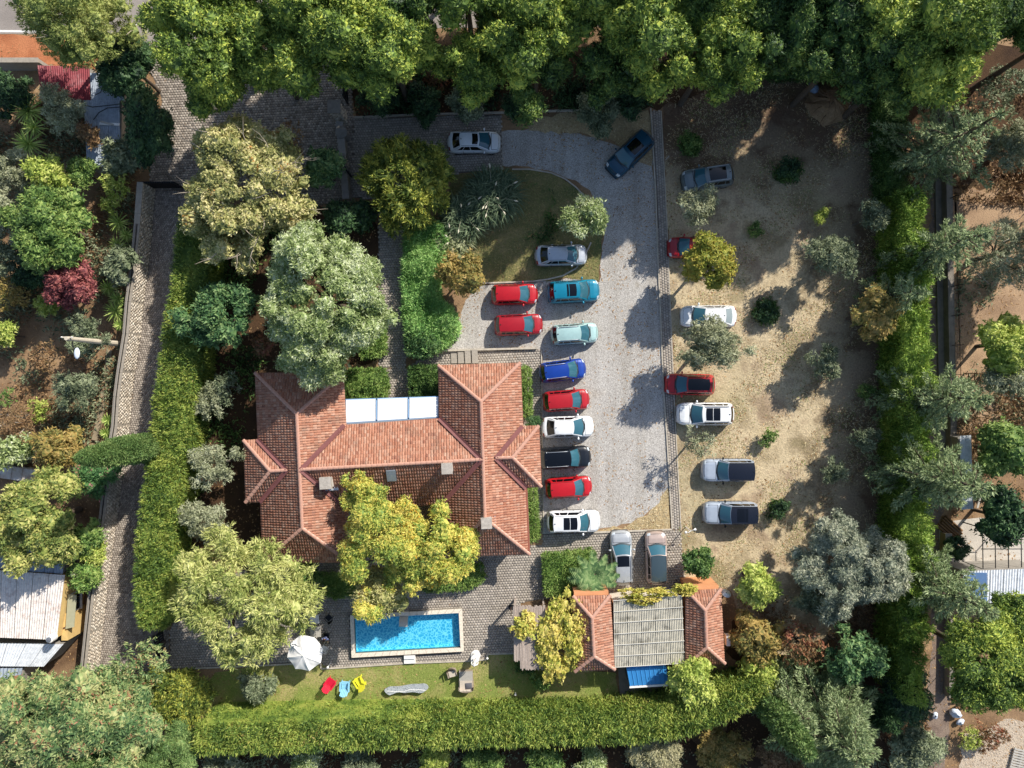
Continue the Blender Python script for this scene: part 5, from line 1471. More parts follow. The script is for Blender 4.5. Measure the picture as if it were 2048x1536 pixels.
shed_simple('white_shed', 'pale grey standing seam roof at the left edge behind the oleander tree', 'shed', [(-60, 1336), (46, 1336), (30, 1398), (-60, 1396)], 2.4, 7, 1, 2, m_greysheet, m_grey, 0.25, 'roof_sheet', 0.05)
shed_simple('old_shed', 'flat grey shed roof with dark joints, half under the yellow green tree', 'shed', [(-60, 1092), (128, 1104), (126, 1148), (-60, 1134)], 3.3, 10, 1, 3, m_oldslab, m_grey, 0.05, 'roof_sheet', 0.02)
ww = thing('whitewashed_wall', 'thick whitewashed garden wall with peeling patches at the left edge', 'wall', tuple(P(50, 945, 0)))
mb = MB(); mb.box((0, 0, 0.45), (6.2, 1.0, 0.9), -0.14); mb.build('wall_body', mat_plain('whitewash', '#d9d6d2', 0.9, col2='#a9876a', scale=0.9), ww)
for k in range(7):
    mb = MB(); mb.box((-2.6 + 0.87 * k, 0.37 - 0.122 * k, 0.95), (0.84, 1.06, 0.1), -0.14); mb.build('coping_stone', mat_plain('whitewash', '#d9d6d2'), ww)
gw = thing('garden_wall', 'narrow tan retaining wall in the garden west of the lane', 'wall', tuple(P(200, 800, 0)))
go_ = P(200, 800, 0); mb = MB()
for a, b in zip([(222, 700), (214, 760), (205, 820), (192, 880)][:-1], [(222, 700), (214, 760), (205, 820), (192, 880)][1:]):
    a, b = P(*a) - go_, P(*b) - go_; m = (a + b) / 2; mb.box((m.x, m.y, 0.12), ((a - b).length, 0.45, 0.3), math.atan2((b - a).y, (b - a).x))
mb.build('wall_body', mat_plain('tan_render', '#a8977c', 0.9, var=0.4, scale=1.2), gw)
# wall and planters in the north west garden
nw = thing('boundary_wall', 'grey boundary wall between the red earth verge and the north west garden', 'wall', tuple(P(20, 138, 0)))
mb = MB(); mb.box((-1, 0, 0.8), (9, 0.3, 1.6), 0.0); mb.build('wall_body', m_grey, nw)
for k in range(9):
    mb = MB(); mb.box((-5 + k, 0, 1.64), (0.98, 0.4, 0.08)); mb.build('coping_stone', m_mortar, nw)

# ------------------------------------------------------------------ east side: wall, sheds, clutter
ewall = [(1876, 150), (1878, 400), (1882, 650), (1886, 840), (1884, 1000)]
EW = [P(a, b, 0) for a, b in ewall]; eo2 = EW[2]
ea = thing('east_wall', 'long low concrete boundary wall with fence posts along the east track', 'wall', tuple(eo2))
mb = MB()
for i in range(len(EW) - 1):
    a, b = EW[i] - eo2, EW[i + 1] - eo2; m = (a + b) / 2; mb.box((m.x + 0.35, m.y, 0.45), ((a - b).length, 0.5, 0.9), math.atan2((b - a).y, (b - a).x))
    mb.box((m.x - 0.15, m.y, 0.1), ((a - b).length, 0.5, 0.2), math.atan2((b - a).y, (b - a).x))
mb.build('wall_body', mat_plain('wall_concrete', '#8c8378', 0.9, var=0.35, scale=1.5), ea)
for i in range(15):
    y = 170 + i * 58; x = 1876 + (y - 150) * 0.012
    a = P(x, y, 0) - eo2; mb = MB(); mb.tube([(a.x + 0.35, a.y, 0.85), (a.x + 0.35, a.y, 2.0), (a.x + 0.5, a.y, 2.25)], 0.03, 5); mb.build('fence_post', m_dark, ea)
for z in (1.2, 1.6, 2.0):
    mb = MB(); mb.tube([(p - eo2) + Vector((0.35, 0, z)) for p in EW], 0.008, 3); mb.build('wire', m_dark, ea)
ea2 = thing('east_wall', 'ochre low wall stub south of the wood pile on the east track', 'wall', tuple(P(1884, 1110, 0)))
mb = MB(); mb.box((0, 0, 0.4), (0.45, 3.9, 0.8), -0.02); mb.build('wall_body', mat_plain('tan_render', '#c4b08e'), ea2)
mb = MB(); mb.box((0, 0, 0.84), (0.55, 4.0, 0.08), -0.02); mb.build('coping', m_mortar, ea2)
ea3 = thing('east_wall', 'dark low wall beside the bright pine at the lower right', 'wall', tuple(P(1893, 1310, 0)))
mb = MB(); mb.box((0, 0, 0.4), (0.4, 6.6, 0.8), -0.02); mb.build('wall_body', mat_plain('wall_concrete', '#8c8378'), ea3)
for k in range(4):
    mb = MB(); mb.tube([(0, -2.8 + 1.9 * k, 0.8), (0, -2.8 + 1.9 * k, 2.0)], 0.03, 5); mb.build('fence_post', m_dark, ea3)
shed_simple('strip_roof', 'narrow white corrugated roof strip east of the track, half under the conifer', 'lean-to', [(1918, 872), (1941, 870), (1948, 1018), (1924, 1020)], 2.0, 2, 4, 4, m_whitesheet, m_grey, 0.1)
bs, q = shed_simple('pale_house', 'building with a pale blue and white metal roof at the right edge', 'building', [(1926, 1142), (2090, 1136), (2090, 1208), (1930, 1208)], 3.0, 6, 1, 5, m_whitesheet, m_grey, 0.3)
mb = MB(); a = P(1955, 1172, 3.12) - Vector((bs.location.x, bs.location.y, 0)); mb.box((a.x - 0.15, a.y - 0.1, 3.0), (1.8, 2.3, 0.1), 0, tilt=Matrix.Rotation(-0.12, 3, 'Y')); mb.build('blue_roof_panel', mat_plain('slate_blue', '#5f7ea8', 0.5, 0.1, var=0.1), bs)
fr_ = thing('steel_frame', 'black steel pergola frame standing over the concrete yard', 'frame', tuple(P(2000, 1105, 0)))
m0 = P(2000, 1105, 0)
for x in (1965, 1990, 2016, 2042):
    a, b = P(x, 1055, 2.4) - m0, P(x + 1, 1140, 2.4) - m0; mb = MB(); mb.tube([a, b], 0.04, 5); mb.build('beam', m_dark, fr_)
for y in (1058, 1098, 1138):
    a, b = P(1962, y, 2.44) - m0, P(2046, y, 2.44) - m0; mb = MB(); mb.tube([a, b], 0.04, 5); mb.build('beam', m_dark, fr_)
for x, y in ((1964, 1056), (2044, 1056), (1964, 1138), (2044, 1138)):
    a = P(x, y, 2.4) - m0; mb = MB(); mb.tube([(a.x, a.y, 0), (a.x, a.y, 2.4)], 0.05, 5); mb.build('post', m_dark, fr_)
wpile = thing('wood_pile', 'stack of split timber poles lying at the end of the east wall', 'wood pile', tuple(P(1898, 1055, 0)), math.radians(-42))
m_log = mat_island('split_wood', ['#8d6d4c', '#a88560', '#6f5339', '#b89a74'], 0.9)
rg = np.random.default_rng(9)
for k in range(12):
    y = -0.6 + 0.22 * (k % 6); z = 0.09 + 0.16 * (k // 6)
    mb = MB(); mb.tube([(-1.0 + rg.uniform(-.1, .1), y, z), (1.0 + rg.uniform(-.2, .2), y + rg.uniform(-.05, .05), z)], 0.085, 6); mb.build('log', m_log, wpile)
bt = thing('board', 'grey wooden board lying askew among the clutter east of the white roof strip', 'board', tuple(P(1968, 980, 0.5)), math.radians(-55))
mb = MB(); mb.box((0, 0, 0), (1.75, 0.55, 0.05)); mb.build('panel', mat_plain('grey_board', '#8b8078', 0.8, var=0.2), bt)
bt2 = thing('board', 'pale narrow board leaning beside the grey board in the clutter', 'board', tuple(P(1959, 1000, 0.3)), math.radians(75))
mb = MB(); mb.box((0, 0, 0), (1.4, 0.16, 0.05)); mb.build('panel', m_greywood, bt2)
for nm, lb, ct, px, py, col in (('bucket', 'yellow bucket among the clutter beside a red one', 'bucket', 1968, 901, '#e0b02a'), ('bucket', 'red bucket among the clutter beside a yellow one', 'bucket', 1975, 912, '#b81f24'), ('bucket', 'red crate bucket just below the yellow and red pair', 'bucket', 1979, 918, '#a3161c'), ('bucket', 'orange bucket under the tree further down the clutter', 'bucket', 2012, 1004, '#d9683a'), ('bucket', 'pink bucket at the right edge of the clutter', 'bucket', 2040, 1020, '#c33458')):
    r = thing(nm, lb, ct, tuple(P(px, py, 0.0)), 0, 'buckets in the neighbour clutter')
    m = mat_plain('plastic_' + col.strip('#'), col, 0.45)
    mb = MB(); mb.lathe([(0.18, 0), (0.26, 0.42), (0.28, 0.42), (0.28, 0.46), (0.22, 0.45), (0.18, 0.2)], sides=14); mb.build('pail', m, r)
    mb = MB(); mb.tube([(0.26 * math.cos(a * 0.52), 0.05, 0.44 + 0.2 * math.sin(a * 0.52)) for a in range(7)], 0.012, 4); mb.build('handle', m_dark, r)
bx = thing('sink', 'white basin lying in the clutter below the red buckets', 'basin', tuple(P(1972, 935, 0.2)), 0.2)
mb = MB(); mb.lathe([(0.3, 0.0), (0.42, 0.2), (0.36, 0.2), (0.22, 0.05)], sides=14, sx=1.0, sy=0.6); mb.build('bowl', m_white, bx)
def sack(label, px, py, s, m, seed):
    r = thing('sack', label, 'sack', tuple(P(px, py, 0.1)), seed * 0.9)
    rg_ = np.random.default_rng(seed); mb = MB()
    mb.lathe([(0.05, 0.0), (s * 0.5, 0.05), (s * 0.62, s * 0.3), (s * 0.4, s * 0.5), (s * 0.12, s * 0.6), (s * 0.2, s * 0.72)], sides=9, sx=1.0, sy=0.7)
    mb.v = [(x + rg_.normal() * 0.04, y + rg_.normal() * 0.04, max(0, z)) for x, y, z in mb.v]; mb.build('cloth', m, r, True)
    mb = MB(); mb.lathe([(s * 0.14, s * 0.57), (s * 0.14, s * 0.61)], sides=9); mb.build('tie', m_dark, r)
m_bag = mat_plain('white_bag', '#c9d3e2', 0.7, var=0.15)
sack('crumpled pale white sack on the rubbish heap beside the bright pine', 1908, 1424, 0.9, m_bag, 3)
sack('smaller white sack trailing below the rubbish heap', 1918, 1442, 0.6, m_bag, 4)
sack('white stone or sack lying on the dirt track left of the rubbish heap', 1868, 1430, 0.5, m_bag, 5)
sack('blue grey sack beside the compost heap in the shade of the pines', 1624, 178, 0.9, mat_plain('blue_bag', '#7f93ad', 0.7, var=0.3, scale=6), 6)
pal = thing('pallet', 'weathered wooden pallet on the pale rubble at the bottom right corner', 'pallet', tuple(P(2040, 1520, 0.1)), -0.25)
for k in range(9):
    mb = MB(); mb.box((0, -0.9 + 0.22 * k, 0.14), (1.6, 0.14, 0.03)); mb.build('slat', m_greywood, pal)
for k in (-0.7, 0, 0.7):
    mb = MB(); mb.box((k, 0, 0.06), (0.1, 1.9, 0.12)); mb.build('runner', m_greywood, pal)
tb = thing('timber_heap', 'heap of dark boards and planks beside the rubbish sacks under the bright pine', 'timber heap', tuple(P(1930, 1395, 0)), 0.1)
rg = np.random.default_rng(12)
for k in range(11):
    mb = MB(); mb.box((rg.uniform(-.5, .5), rg.uniform(-.5, .5), 0.05 + 0.05 * k), (rg.uniform(1.6, 2.8), rg.uniform(.12, .3), 0.04), rg.uniform(-.5, .5)); mb.build('plank', m_log if k % 3 else m_greywood, tb)
mow = thing('compost_heap', 'brown compost heap of branches at the north end of the dry field', 'compost heap', tuple(P(1655, 205, 0)))
rg = np.random.default_rng(15)
mb = MB(); mb.lathe([(1.9, 0), (1.5, 0.35), (0.8, 0.7), (0.2, 0.85)], sides=18)
mb.v = [(x + rg.normal() * 0.12, y + rg.normal() * 0.12, max(0, z + rg.normal() * 0.05)) for x, y, z in mb.v]; mb.build('mound', m_soil, mow)
for k in range(26):
    a = rg.uniform(0, 6.28); r0 = rg.uniform(0, 1.5); x, y = r0 * math.cos(a), r0 * math.sin(a); z = 0.9 - r0 * 0.5
    mb = MB(); b_ = rg.uniform(0, 6.28); mb.tube([(x, y, z), (x + 0.6 * math.cos(b_), y + 0.6 * math.sin(b_), z + 0.1), (x + 1.1 * math.cos(b_ + .2), y + 1.1 * math.sin(b_ + .2), max(0.1, z - 0.2))], [0.03, 0.025, 0.01], 4); mb.build('branch', bark('#7a5a40'), mow)
for lb, x0, y0, x1, y1 in (('pale stick lying across the compost heap', 1683, 234, 1701, 210), ('short pale pole lying on the field beside the stone footpath', 1331, 320, 1338, 312), ('long weathered stick on the ground by the east hedge', 1742, 246, 1746, 275)):
    a, b = P(x0, y0, 0.1), P(x1, y1, 0.3 if 'compost' in lb else 0.1); r = thing('stick', lb, 'stick', tuple(a))
    mb = MB(); mb.tube([(0, 0, 0), tuple(b - a)], 0.04, 5); mb.build('shaft', m_greywood, r)
ra = thing('wooden_rack', 'small brown wooden frame on the bare soil at the right edge', 'frame', tuple(P(1940, 760, 0)))
for k in (-0.5, 0.0, 0.5):
    mb = MB(); mb.box((k, 0, 0.6), (0.06, 1.2, 0.06)); mb.build('bar', m_log, ra)
for k in (-0.55, 0.55):
    mb = MB(); mb.box((0, k, 0.66), (1.2, 0.06, 0.06)); mb.build('bar', m_log, ra)
    for j in (-0.5, 0.5):
        mb = MB(); mb.box((j, k, 0.29), (0.06, 0.06, 0.58)); mb.build('leg', m_log, ra)
# stakes leaning beside the hedge by the shed
sf_ = thing('stake_fence', 'row of pale leaning wooden stakes in front of the south hedge', 'stake fence', tuple(P(1204, 1402, 0)))
for i in range(5):
    a = P(1184 + 10.5 * i, 1398 + (i % 2), 0) - P(1204, 1402, 0)
    mb = MB(); mb.tube([a, a + Vector((0.12, -0.25, 0.95))], 0.045, 5); mb.build('stake', m_greywood, sf_)
# steps in the north court
st = thing('garden_steps', 'three shallow paved steps in the court north of the house', 'steps', tuple(P(929, 713, 0)))
for k, x in enumerate((908, 922, 936, 950)):
    a = P(x, 713, 0) - P(929, 713, 0); mb = MB(); mb.box((a.x, a.y, 0.06 + 0.04 * k), (0.5, 1.15, 0.12 + 0.08 * k), 0.05); mb.build('step', mat_plain('step_stone', '#a39b90', 0.9, var=0.25, scale=5), st)

# ------------------------------------------------------------------ cars
m_tyre = mat_plain('tyre_rubber', '#1b1b1c', 0.8)
m_rim = mat_plain('alloy_rim', '#a8abb0', 0.3, 0.8)
m_cglass = mat_plain('car_glass', '#34606e', 0.04, 0.0, 0.7)
m_droof = mat_plain('panoramic_glass', '#0b0d12', 0.06, 0.0, 0.6)
m_trim = mat_plain('black_trim', '#17181a', 0.6)
m_head = mat_plain('headlight_glass', '#c9d2d8', 0.1, 0.1)
m_tail = mat_plain('taillight_glass', '#8c1016', 0.15)
m_plate = mat_plain('plate_white', '#d8d8d6', 0.5)
KINDS = {
    #        hood base, roof front, roof rear, rear base, height of top along the car
    'sedan': dict(f0=.285, f1=.09, r1=-.25, r0=-.405, top=[(-.5, .66), (-.485, .86), (-.44, .98), (-.3, 1.0), (.28, .95), (.38, .88), (.455, .78), (.49, .62), (.5, .5)], h=1.45, wr=.66),
    'hatch': dict(f0=.285, f1=.10, r1=-.385, r0=-.455, top=[(-.5, .6), (-.488, .85), (-.46, .95), (-.3, .98), (.28, .95), (.39, .87), (.46, .76), (.49, .6), (.5, .5)], h=1.5, wr=.69),
    'suv': dict(f0=.255, f1=.09, r1=-.385, r0=-.46, top=[(-.5, .66), (-.49, .95), (-.465, 1.06), (-.3, 1.08), (.25, 1.05), (.38, 1.0), (.46, .9), (.49, .7), (.5, .55)], h=1.68, wr=.71),
    'offroad': dict(f0=.21, f1=.05, r1=-.43, r0=-.475, top=[(-.5, .7), (-.492, 1.0), (-.47, 1.12), (-.3, 1.12), (.21, 1.1), (.4, 1.07), (.47, 1.0), (.492, .75), (.5, .6)], h=1.82, wr=.76),
}
def car(label, px, py, deg, L, W, kind, col, roof=None, sun_roof=None, rails=None, metal=0.0, rear=None, group='cars parked in the grounds', ht=None, glass=None):
    K = dict(KINDS[kind]); hgt = ht or K['h']
    zc_ = 0.95
    c = P(px, py, zc_)
    root = thing('parked_car', label, 'car', (c.x, c.y, 0.02), math.radians(deg), group)
    paint = mat_plain('car_paint_' + col.strip('#'), col, 0.32, metal, 0.5, 0.55, var=0.14, scale=1.6)
    tx = [a for a, b in K['top']]; tz = [b for a, b in K['top']]
    hw = W / 2
    def half(t):
        e = max(0.0, (abs(t) - 0.33) / 0.17)
        return hw * (0.985 - (0.20 if t > 0 else 0.13) * e ** 2.3 - 0.02 * math.cos(t * 6) * 0)
    def B(t, yf, off=0.0):
        zt_ = float(np.interp(t, tx, tz))
        a = abs(yf)
        dz = float(np.interp(a, [0, .35, .7, .87, .96, 1.0], [0, .006, .03, .075, .17, .3]))
        bow = 0.16 * max(0.0, (abs(t) - .36) / .14) ** 1.5
        x = t * L - math.copysign(bow * yf * yf, t)
        crease = 0.016 * math.exp(-((a - .62) / .07) ** 2) if t > K['f0'] and t < .45 else 0.0
        return Vector((x, half(t) * yf, max(0.38, zt_ - dz) + crease + off))
    ts_ = [-.5, -.497, -.49, -.48, -.465, -.45, -.43, -.4, -.35, -.28, -.2, -.1, 0, .1, .2, .25, .29, .33, .37, .4, .43, .455, .47, .48, .49, .497, .5]
    ys_ = [-1, -.96, -.87, -.78, -.7, -.62, -.54, -.35, 0, .35, .54, .62, .7, .78, .87, .96, 1]
    V, F = [], []
    m = len(ys_)
    for t_ in ts_:
        ring = [B(t_, y) for y in ys_]
        e = half(t_); xb = t_ * L
        low = [Vector((ring[-1].x, e * 1.0, .42)), Vector((ring[-1].x, e * .97, .3)), Vector((xb * .99, e * .88, .2)), Vector((xb * .99, -e * .88, .2)), Vector((ring[0].x, -e * .97, .3)), Vector((ring[0].x, -e, .42))]
        V += ring + low
    k = m + 6
    for i in range(len(ts_) - 1):
        for j in range(k):
            j2 = (j + 1) % k
            F.append((i * k + j, (i + 1) * k + j, (i + 1) * k + j2, i * k + j2))
    F.append(tuple(range(k))); F.append(tuple(reversed(range((len(ts_) - 1) * k, len(ts_) * k))))
    mb = MB(); mb.add(V, F)
    # cabin shell
    f0, f1, r1, r0 = K['f0'] * L, K['f1'] * L, K['r1'] * L, K['r0'] * L
    wb, wr = hw * 0.885, hw * K['wr']
    zr_ = hgt - 0.07
    def zbelt(x): return float(np.interp(x / L, tx, tz)) - 0.045
    def WS(u, v, off=0.0):     # windscreen
        xb_, xt_ = f0 + .16 - .26 * u * u, f1 + .05 - .10 * u * u
        x = xb_ + (xt_ - xb_) * v
        return Vector((x + off * .6, u * (wb + (wr - wb) * v), zbelt(f0) + (zr_ + .055 * (1 - u * u) - zbelt(f0)) * (v * 1.12 - .12 * v * v) + off))
    def RW(u, v, off=0.0):     # rear window
        xb_, xt_ = r0 - .06 + .12 * u * u, r1 - .03 + .07 * u * u
        return Vector((xb_ + (xt_ - xb_) * v - off * .6, u * (wb * .97 + (wr - wb * .97) * v), zbelt(r0) + (zr_ + .055 * (1 - u * u) - zbelt(r0)) * (v * 1.1 - .1 * v * v) + off))
    def RF(s, u, off=0.0):     # roof
        a, b = f1 + .05 - .10 * u * u, r1 - .03 + .07 * u * u
        return Vector((a + (b - a) * s, u * wr, zr_ + .055 * (1 - u * u) + .045 * math.sin(math.pi * s) + off))
    def SD(sg):
        def f(a, v, off=0.0):
            xb_ = (f0 - .10) + ((r0 + .06) - (f0 - .10)) * a; xt_ = (f1 - .05) + ((r1 + .04) - (f1 - .05)) * a
            x = xb_ + (xt_ - xb_) * v
            bulge = 0.04 * math.sin(math.pi * v)
            return Vector((x, sg * (wb + (wr - wb) * v + bulge + off), zbelt(x) * (1 - v) + (zr_ + .045 * math.sin(math.pi * a)) * v))
        return f
    mb.grid(lambda u, v: WS(2 * u - 1, v), 10, 5, True)
    mb.grid(lambda u, v: RW(2 * u - 1, v), 10, 4)
    for sg in (-1, 1):
        mb.grid(lambda u, v: SD(sg)(u, v), 12, 4, sg > 0)
    if roof is None:
        mb.grid(lambda u, v: RF(u, 2 * v - 1), 12, 8)
    mb.build('body', paint, root, True)
    if roof is not None:
        rm = m_droof if roof == 'black' else mat_plain('car_paint_' + roof.strip('#'), roof, 0.25, 0.0, 0.5, 0.6)
        q = MB(); q.grid(lambda u, v: RF(u, 2 * v - 1, 0.004), 12, 8); q.build('roof_panel', rm, root, True)
    gm = glass or m_cglass
    q = MB(); q.grid(lambda u, v: WS((2 * u - 1) * .90, .03 + .93 * v, .012), 10, 5, True); q.build('windshield', gm, root, True)
    q = MB(); q.grid(lambda u, v: RW((2 * u - 1) * .86, .1 + .82 * v, .012), 10, 4); q.build('rear_window', rear or m_droof, root, True)
    q = MB(); q.grid(lambda u, v: WS((2 * u - 1) * .93, -.09 + .12 * v, .015), 10, 1, True); q.build('cowl', m_trim, root, True)
    for sg in (-1, 1):
        for a0, a1 in ((.10, .47), (.5, .74), (.765, .9)):
            q = MB(); q.grid(lambda u, v: SD(sg)(a0 + (a1 - a0) * u, .14 + .74 * v, .012), 5, 2, sg > 0); q.build('side_window', m_droof, root, True)
        for t_ in (-.30, .31):
            w = link('wheel', None, root, (t_ * L, sg * (hw - .13), .33)); w.empty_display_size = 0.2
            if 'tyre' not in RIDGE:
                tm = MB(); tm.lathe([(.2, -.1), (.31, -.11), (.335, -.07), (.335, .07), (.31, .11), (.2, .1)], sides=20); RIDGE['tyre'] = tm.mesh('tyre', m_tyre, True)
                rm_ = MB(); rm_.lathe([(.21, -.08), (.21, .085), (.06, .06), (.03, .1)], sides=20)
                for a in range(5): rm_.box((.12 * math.cos(a * 1.2566), .12 * math.sin(a * 1.2566), .09), (.2, .045, .03), a * 1.2566)
                RIDGE['rim'] = rm_.mesh('rim', m_rim)
            for nm in ('tyre', 'rim'):
                o = link(nm, RIDGE[nm], w); o.rotation_euler = (-sg * math.pi / 2, 0, 0)
        q = MB(); q.ball((f0 - .42, sg * (hw + .09), zbelt(f0) + .1), .12, .75, 1.0, .62, 8, 6); q.box((f0 - .40, sg * (hw - .02), zbelt(f0) + .07), (.06, .2, .04)); q.build('mirror', paint if roof is None else m_trim, root, True)
        q = MB(); q.grid(lambda u, v: B(.435 + .05 * u, sg * (.62 + .32 * v), .012), 4, 4, sg < 0); q.build('headlight', m_head, root, True)
        q = MB(); q.grid(lambda u, v: B(-.495 + .03 * u, sg * (.60 + .36 * v), .014), 3, 4, sg < 0); q.build('taillight', m_tail, root, True)
        if rails is not None:
            q = MB(); q.tube([RF(.06, sg * .9, .02), RF(.12, sg * .92, .06), RF(.5, sg * .92, .06), RF(.88, sg * .92, .06), RF(.95, sg * .9, .02)], .024, 6); q.build('roof_rail', rails, root, True)
        q = MB(); q.box((0, sg * (half(0) * 1.0), .36), (L * .42, .03, .14)); q.build('sill', m_trim, root)
        for t_ in (.02, -.17):
            q = MB(); q.box((t_ * L, sg * (half(t_) + .008), .8), (.18, .02, .035)); q.build('door_handle', paint, root)
    q = MB(); q.grid(lambda u, v: B(K['f0'] + .035 + (.463 - K['f0'] - .035) * u, (2 * v - 1) * .80, .006), 10, 10); q.build('hood_gap', m_trim, root, True)
    q = MB(); q.grid(lambda u, v: B(K['f0'] + .043 + (.456 - K['f0'] - .043) * u, (2 * v - 1) * .765, .016), 10, 10); q.build('hood', paint, root, True)
    for sg in (-1, 1):
        q = MB(); q.tube([RF(.03, sg * .93, .004), RF(.3, sg * .93, .004), RF(.7, sg * .93, .004), RF(.97, sg * .93, .004)], .014, 4); q.build('roof_seam', m_trim, root)
        for t_ in (.205, -.005, -.20):
            q = MB(); q.box((t_ * L, sg * (half(t_) + .001), .66), (.016, .02, .6)); q.build('door_gap', m_trim, root)
    q = MB(); q.grid(lambda u, v: WS((2 * u - 1) * .8, .04 + .1 * v, .018), 8, 1, True); q.build('dashboard', mat_plain('dashboard_grey', '#3d474c', 0.5), root, True)
    q = MB(); q.grid(lambda u, v: Vector((L * .5 + .004 - .05 * (2 * v - 1) ** 2 * 2, (2 * v - 1) * hw * .5, .36 + .16 * u)), 1, 6); q.build('grille', m_trim, root)
    q = MB(); q.box((-L * .5 - .01, 0, .62), (.02, .52, .12)); q.build('number_plate', m_plate, root)
    q = MB(); q.tube([RF(.93, 0, .0), RF(.97, 0, .06)], [.05, .015], 5); q.build('antenna', m_trim, root)
    if sun_roof:
        for (s0, s1) in sun_roof:
            q = MB(); q.grid(lambda u, v: RF(s0 + (s1 - s0) * u, (2 * v - 1) * .76, .014), 5, 6); q.build('sunroof', m_droof, root, True)
    # wipers
    for y0, y1 in ((-.55, .05), (.1, .62)):
        q = MB(); q.tube([WS(y0, .02, .03), WS(y1, .1, .03)], .012, 4); q.build('wiper', m_trim, root)
    return root
WHITE, RED, SILVER = '#e9ebec', '#b3121c', '#aeb4ba'
light_rail = mat_plain('silver_rail', '#b9bcc0', 0.35, 0.7)
car('white sedan with a small black sunroof parked alone on the shaded paved drive', 948, 282, 0, 4.45, 1.78, 'sedan', WHITE, sun_roof=[(.06, .36)])
car('dark petrol blue car parked at an angle at the bend of the gravel drive', 1261, 305, 224, 4.55, 1.86, 'suv', '#0c4760', sun_roof=[(.12, .62)], metal=0.2)
car('grey off roader in the shade at the top of the dry field', 1417, 354, 188, 4.4, 1.84, 'suv', '#6e7a7d', sun_roof=[(.15, .8)], metal=0.3, rails=light_rail)
car('silver sedan parked on the island lawn just below the olive tree', 1123, 509, 1.5, 4.4, 1.76, 'sedan', '#b9bfc6', metal=0.3)
car('red hatchback parked nearest the ochre bush, above another red car', 1029, 588, 1.5, 3.95, 1.74, 'hatch', RED)
car('teal blue off roader with a black sunroof beside the island lawn', 1148, 582, 3.5, 4.4, 1.86, 'suv', '#0a7f9c', sun_roof=[(.13, .4), (.43, .5)], metal=0.15)
car('red saloon parked just above the paved court, below the red hatchback', 1037, 649, 2.5, 4.1, 1.76, 'hatch', '#a51420')
car('pale mint green estate car with red tail lights on the gravel', 1150, 667, 4, 4.0, 1.72, 'hatch', '#a9c9c6', metal=0.15, rails=light_rail)
car('royal blue estate car, first in the row beside the house', 1126, 741, 7, 3.95, 1.74, 'hatch', '#153f9b', metal=0.15, rails=light_rail)
car('red hatchback between the royal blue car and the white sedan beside the house', 1133, 801, 4.5, 3.95, 1.74, 'hatch', '#ad1a22')
car('white sedan in the row beside the house, above the black car', 1136, 854, 1.5, 4.4, 1.8, 'sedan', WHITE)
car('black off roader parked with its tail under the tiled eave of the house', 1130, 916, 3.5, 4.45, 1.84, 'suv', '#14181f', roof='black', sun_roof=[(.25, .55), (.58, .85)], rails=light_rail)
car('red hatchback between the black car and the white car with a black glass roof', 1138, 976, 4, 3.95, 1.76, 'hatch', '#b8171f')
car('white off roader with a black glass roof panel, last in the row beside the house', 1148, 1044, 1, 4.5, 1.86, 'suv', WHITE, sun_roof=[(.1, .36), (.38, .62)])
car('silver off roader parked nose up beside the clipped lawn hedge', 1244, 1117, 92, 4.6, 1.84, 'suv', '#b4b7ba', sun_roof=[(.03, .42)], metal=0.25, rails=light_rail)
car('beige rose car with a long glass roof parked nose up beside the round green bush', 1314, 1117, 91.5, 4.45, 1.82, 'suv', '#b9a59b', roof='#3b4a52', metal=0.2)
car('red car half hidden under the round yellow tree', 1388, 493, 181, 4.3, 1.78, 'hatch', '#a3121d')
car('white sedan on the dry field, partly under the crown of an olive tree', 1419, 632, 180, 4.7, 1.84, 'sedan', WHITE, rear=mat_plain('pale_glass', '#8b979b', 0.1))
car('red car with a dark roof parked below the olive tree on the dry field', 1382, 769, 179, 4.2, 1.8, 'hatch', '#b4161e', sun_roof=[(.04, .9)])
car('white off roader with a black glass roof and rails on the dry field', 1412, 828, 180, 4.8, 1.92, 'suv', WHITE, sun_roof=[(.12, .36), (.38, .62)], rails=m_trim)
car('upper of the two silver off roaders with black roofs on the dry field', 1457, 941, 180, 4.45, 1.9, 'offroad', '#aab4c2', roof='#141722', metal=0.15)
car('lower of the two silver off roaders with black roofs on the dry field', 1462, 1027, 180, 4.6, 1.9, 'offroad', '#a7b1be', roof='#141722', sun_roof=[(.22, .5), (.52, .62)], metal=0.15)

# ------------------------------------------------------------------ plants
L_pine = mat_leaf('pine_needles', ['#3c5222', '#566f28', '#7b9032', '#a8b040'], 0.12, 0.3, f=1.25)
L_pine2 = mat_leaf('pine_needles_dark', ['#2c4226', '#3c5a28', '#53702e', '#768a3a'], 0.1, 0.35)
L_palepine = mat_leaf('pale_pine_needles', ['#68793a', '#8a9a48', '#a4ad58', '#b6b968'], 0.3, 0.4)
L_olive = mat_leaf('olive_leaves', ['#6a7050', '#848964', '#9da17c', '#b0b290'], 0.2, 0.6, f=1.10)
L_olived = mat_leaf('olive_leaves_dark', ['#4f5b40', '#687353', '#808a66', '#959c79'], 0.2, 0.6, f=1.10)
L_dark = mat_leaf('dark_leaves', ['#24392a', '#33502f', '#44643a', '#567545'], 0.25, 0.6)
L_mid = mat_leaf('green_leaves', ['#44602b', '#5b7a36', '#789344', '#93a653'], 0.3, 0.6, f=1.10)
L_bluegreen = mat_leaf('blue_green_leaves', ['#3a5c38', '#4d7443', '#668a50', '#86a062'], 0.3, 0.6)
L_lime = mat_leaf('lime_leaves', ['#7b9034', '#98a941', '#b3bd52', '#c5c869'], 0.35, 0.6, f=1.15)
L_olivelime = mat_leaf('olive_lime_leaves', ['#586a30', '#7a883c', '#9a9d4c', '#b5b064'], 0.3, 0.4, f=1.2)
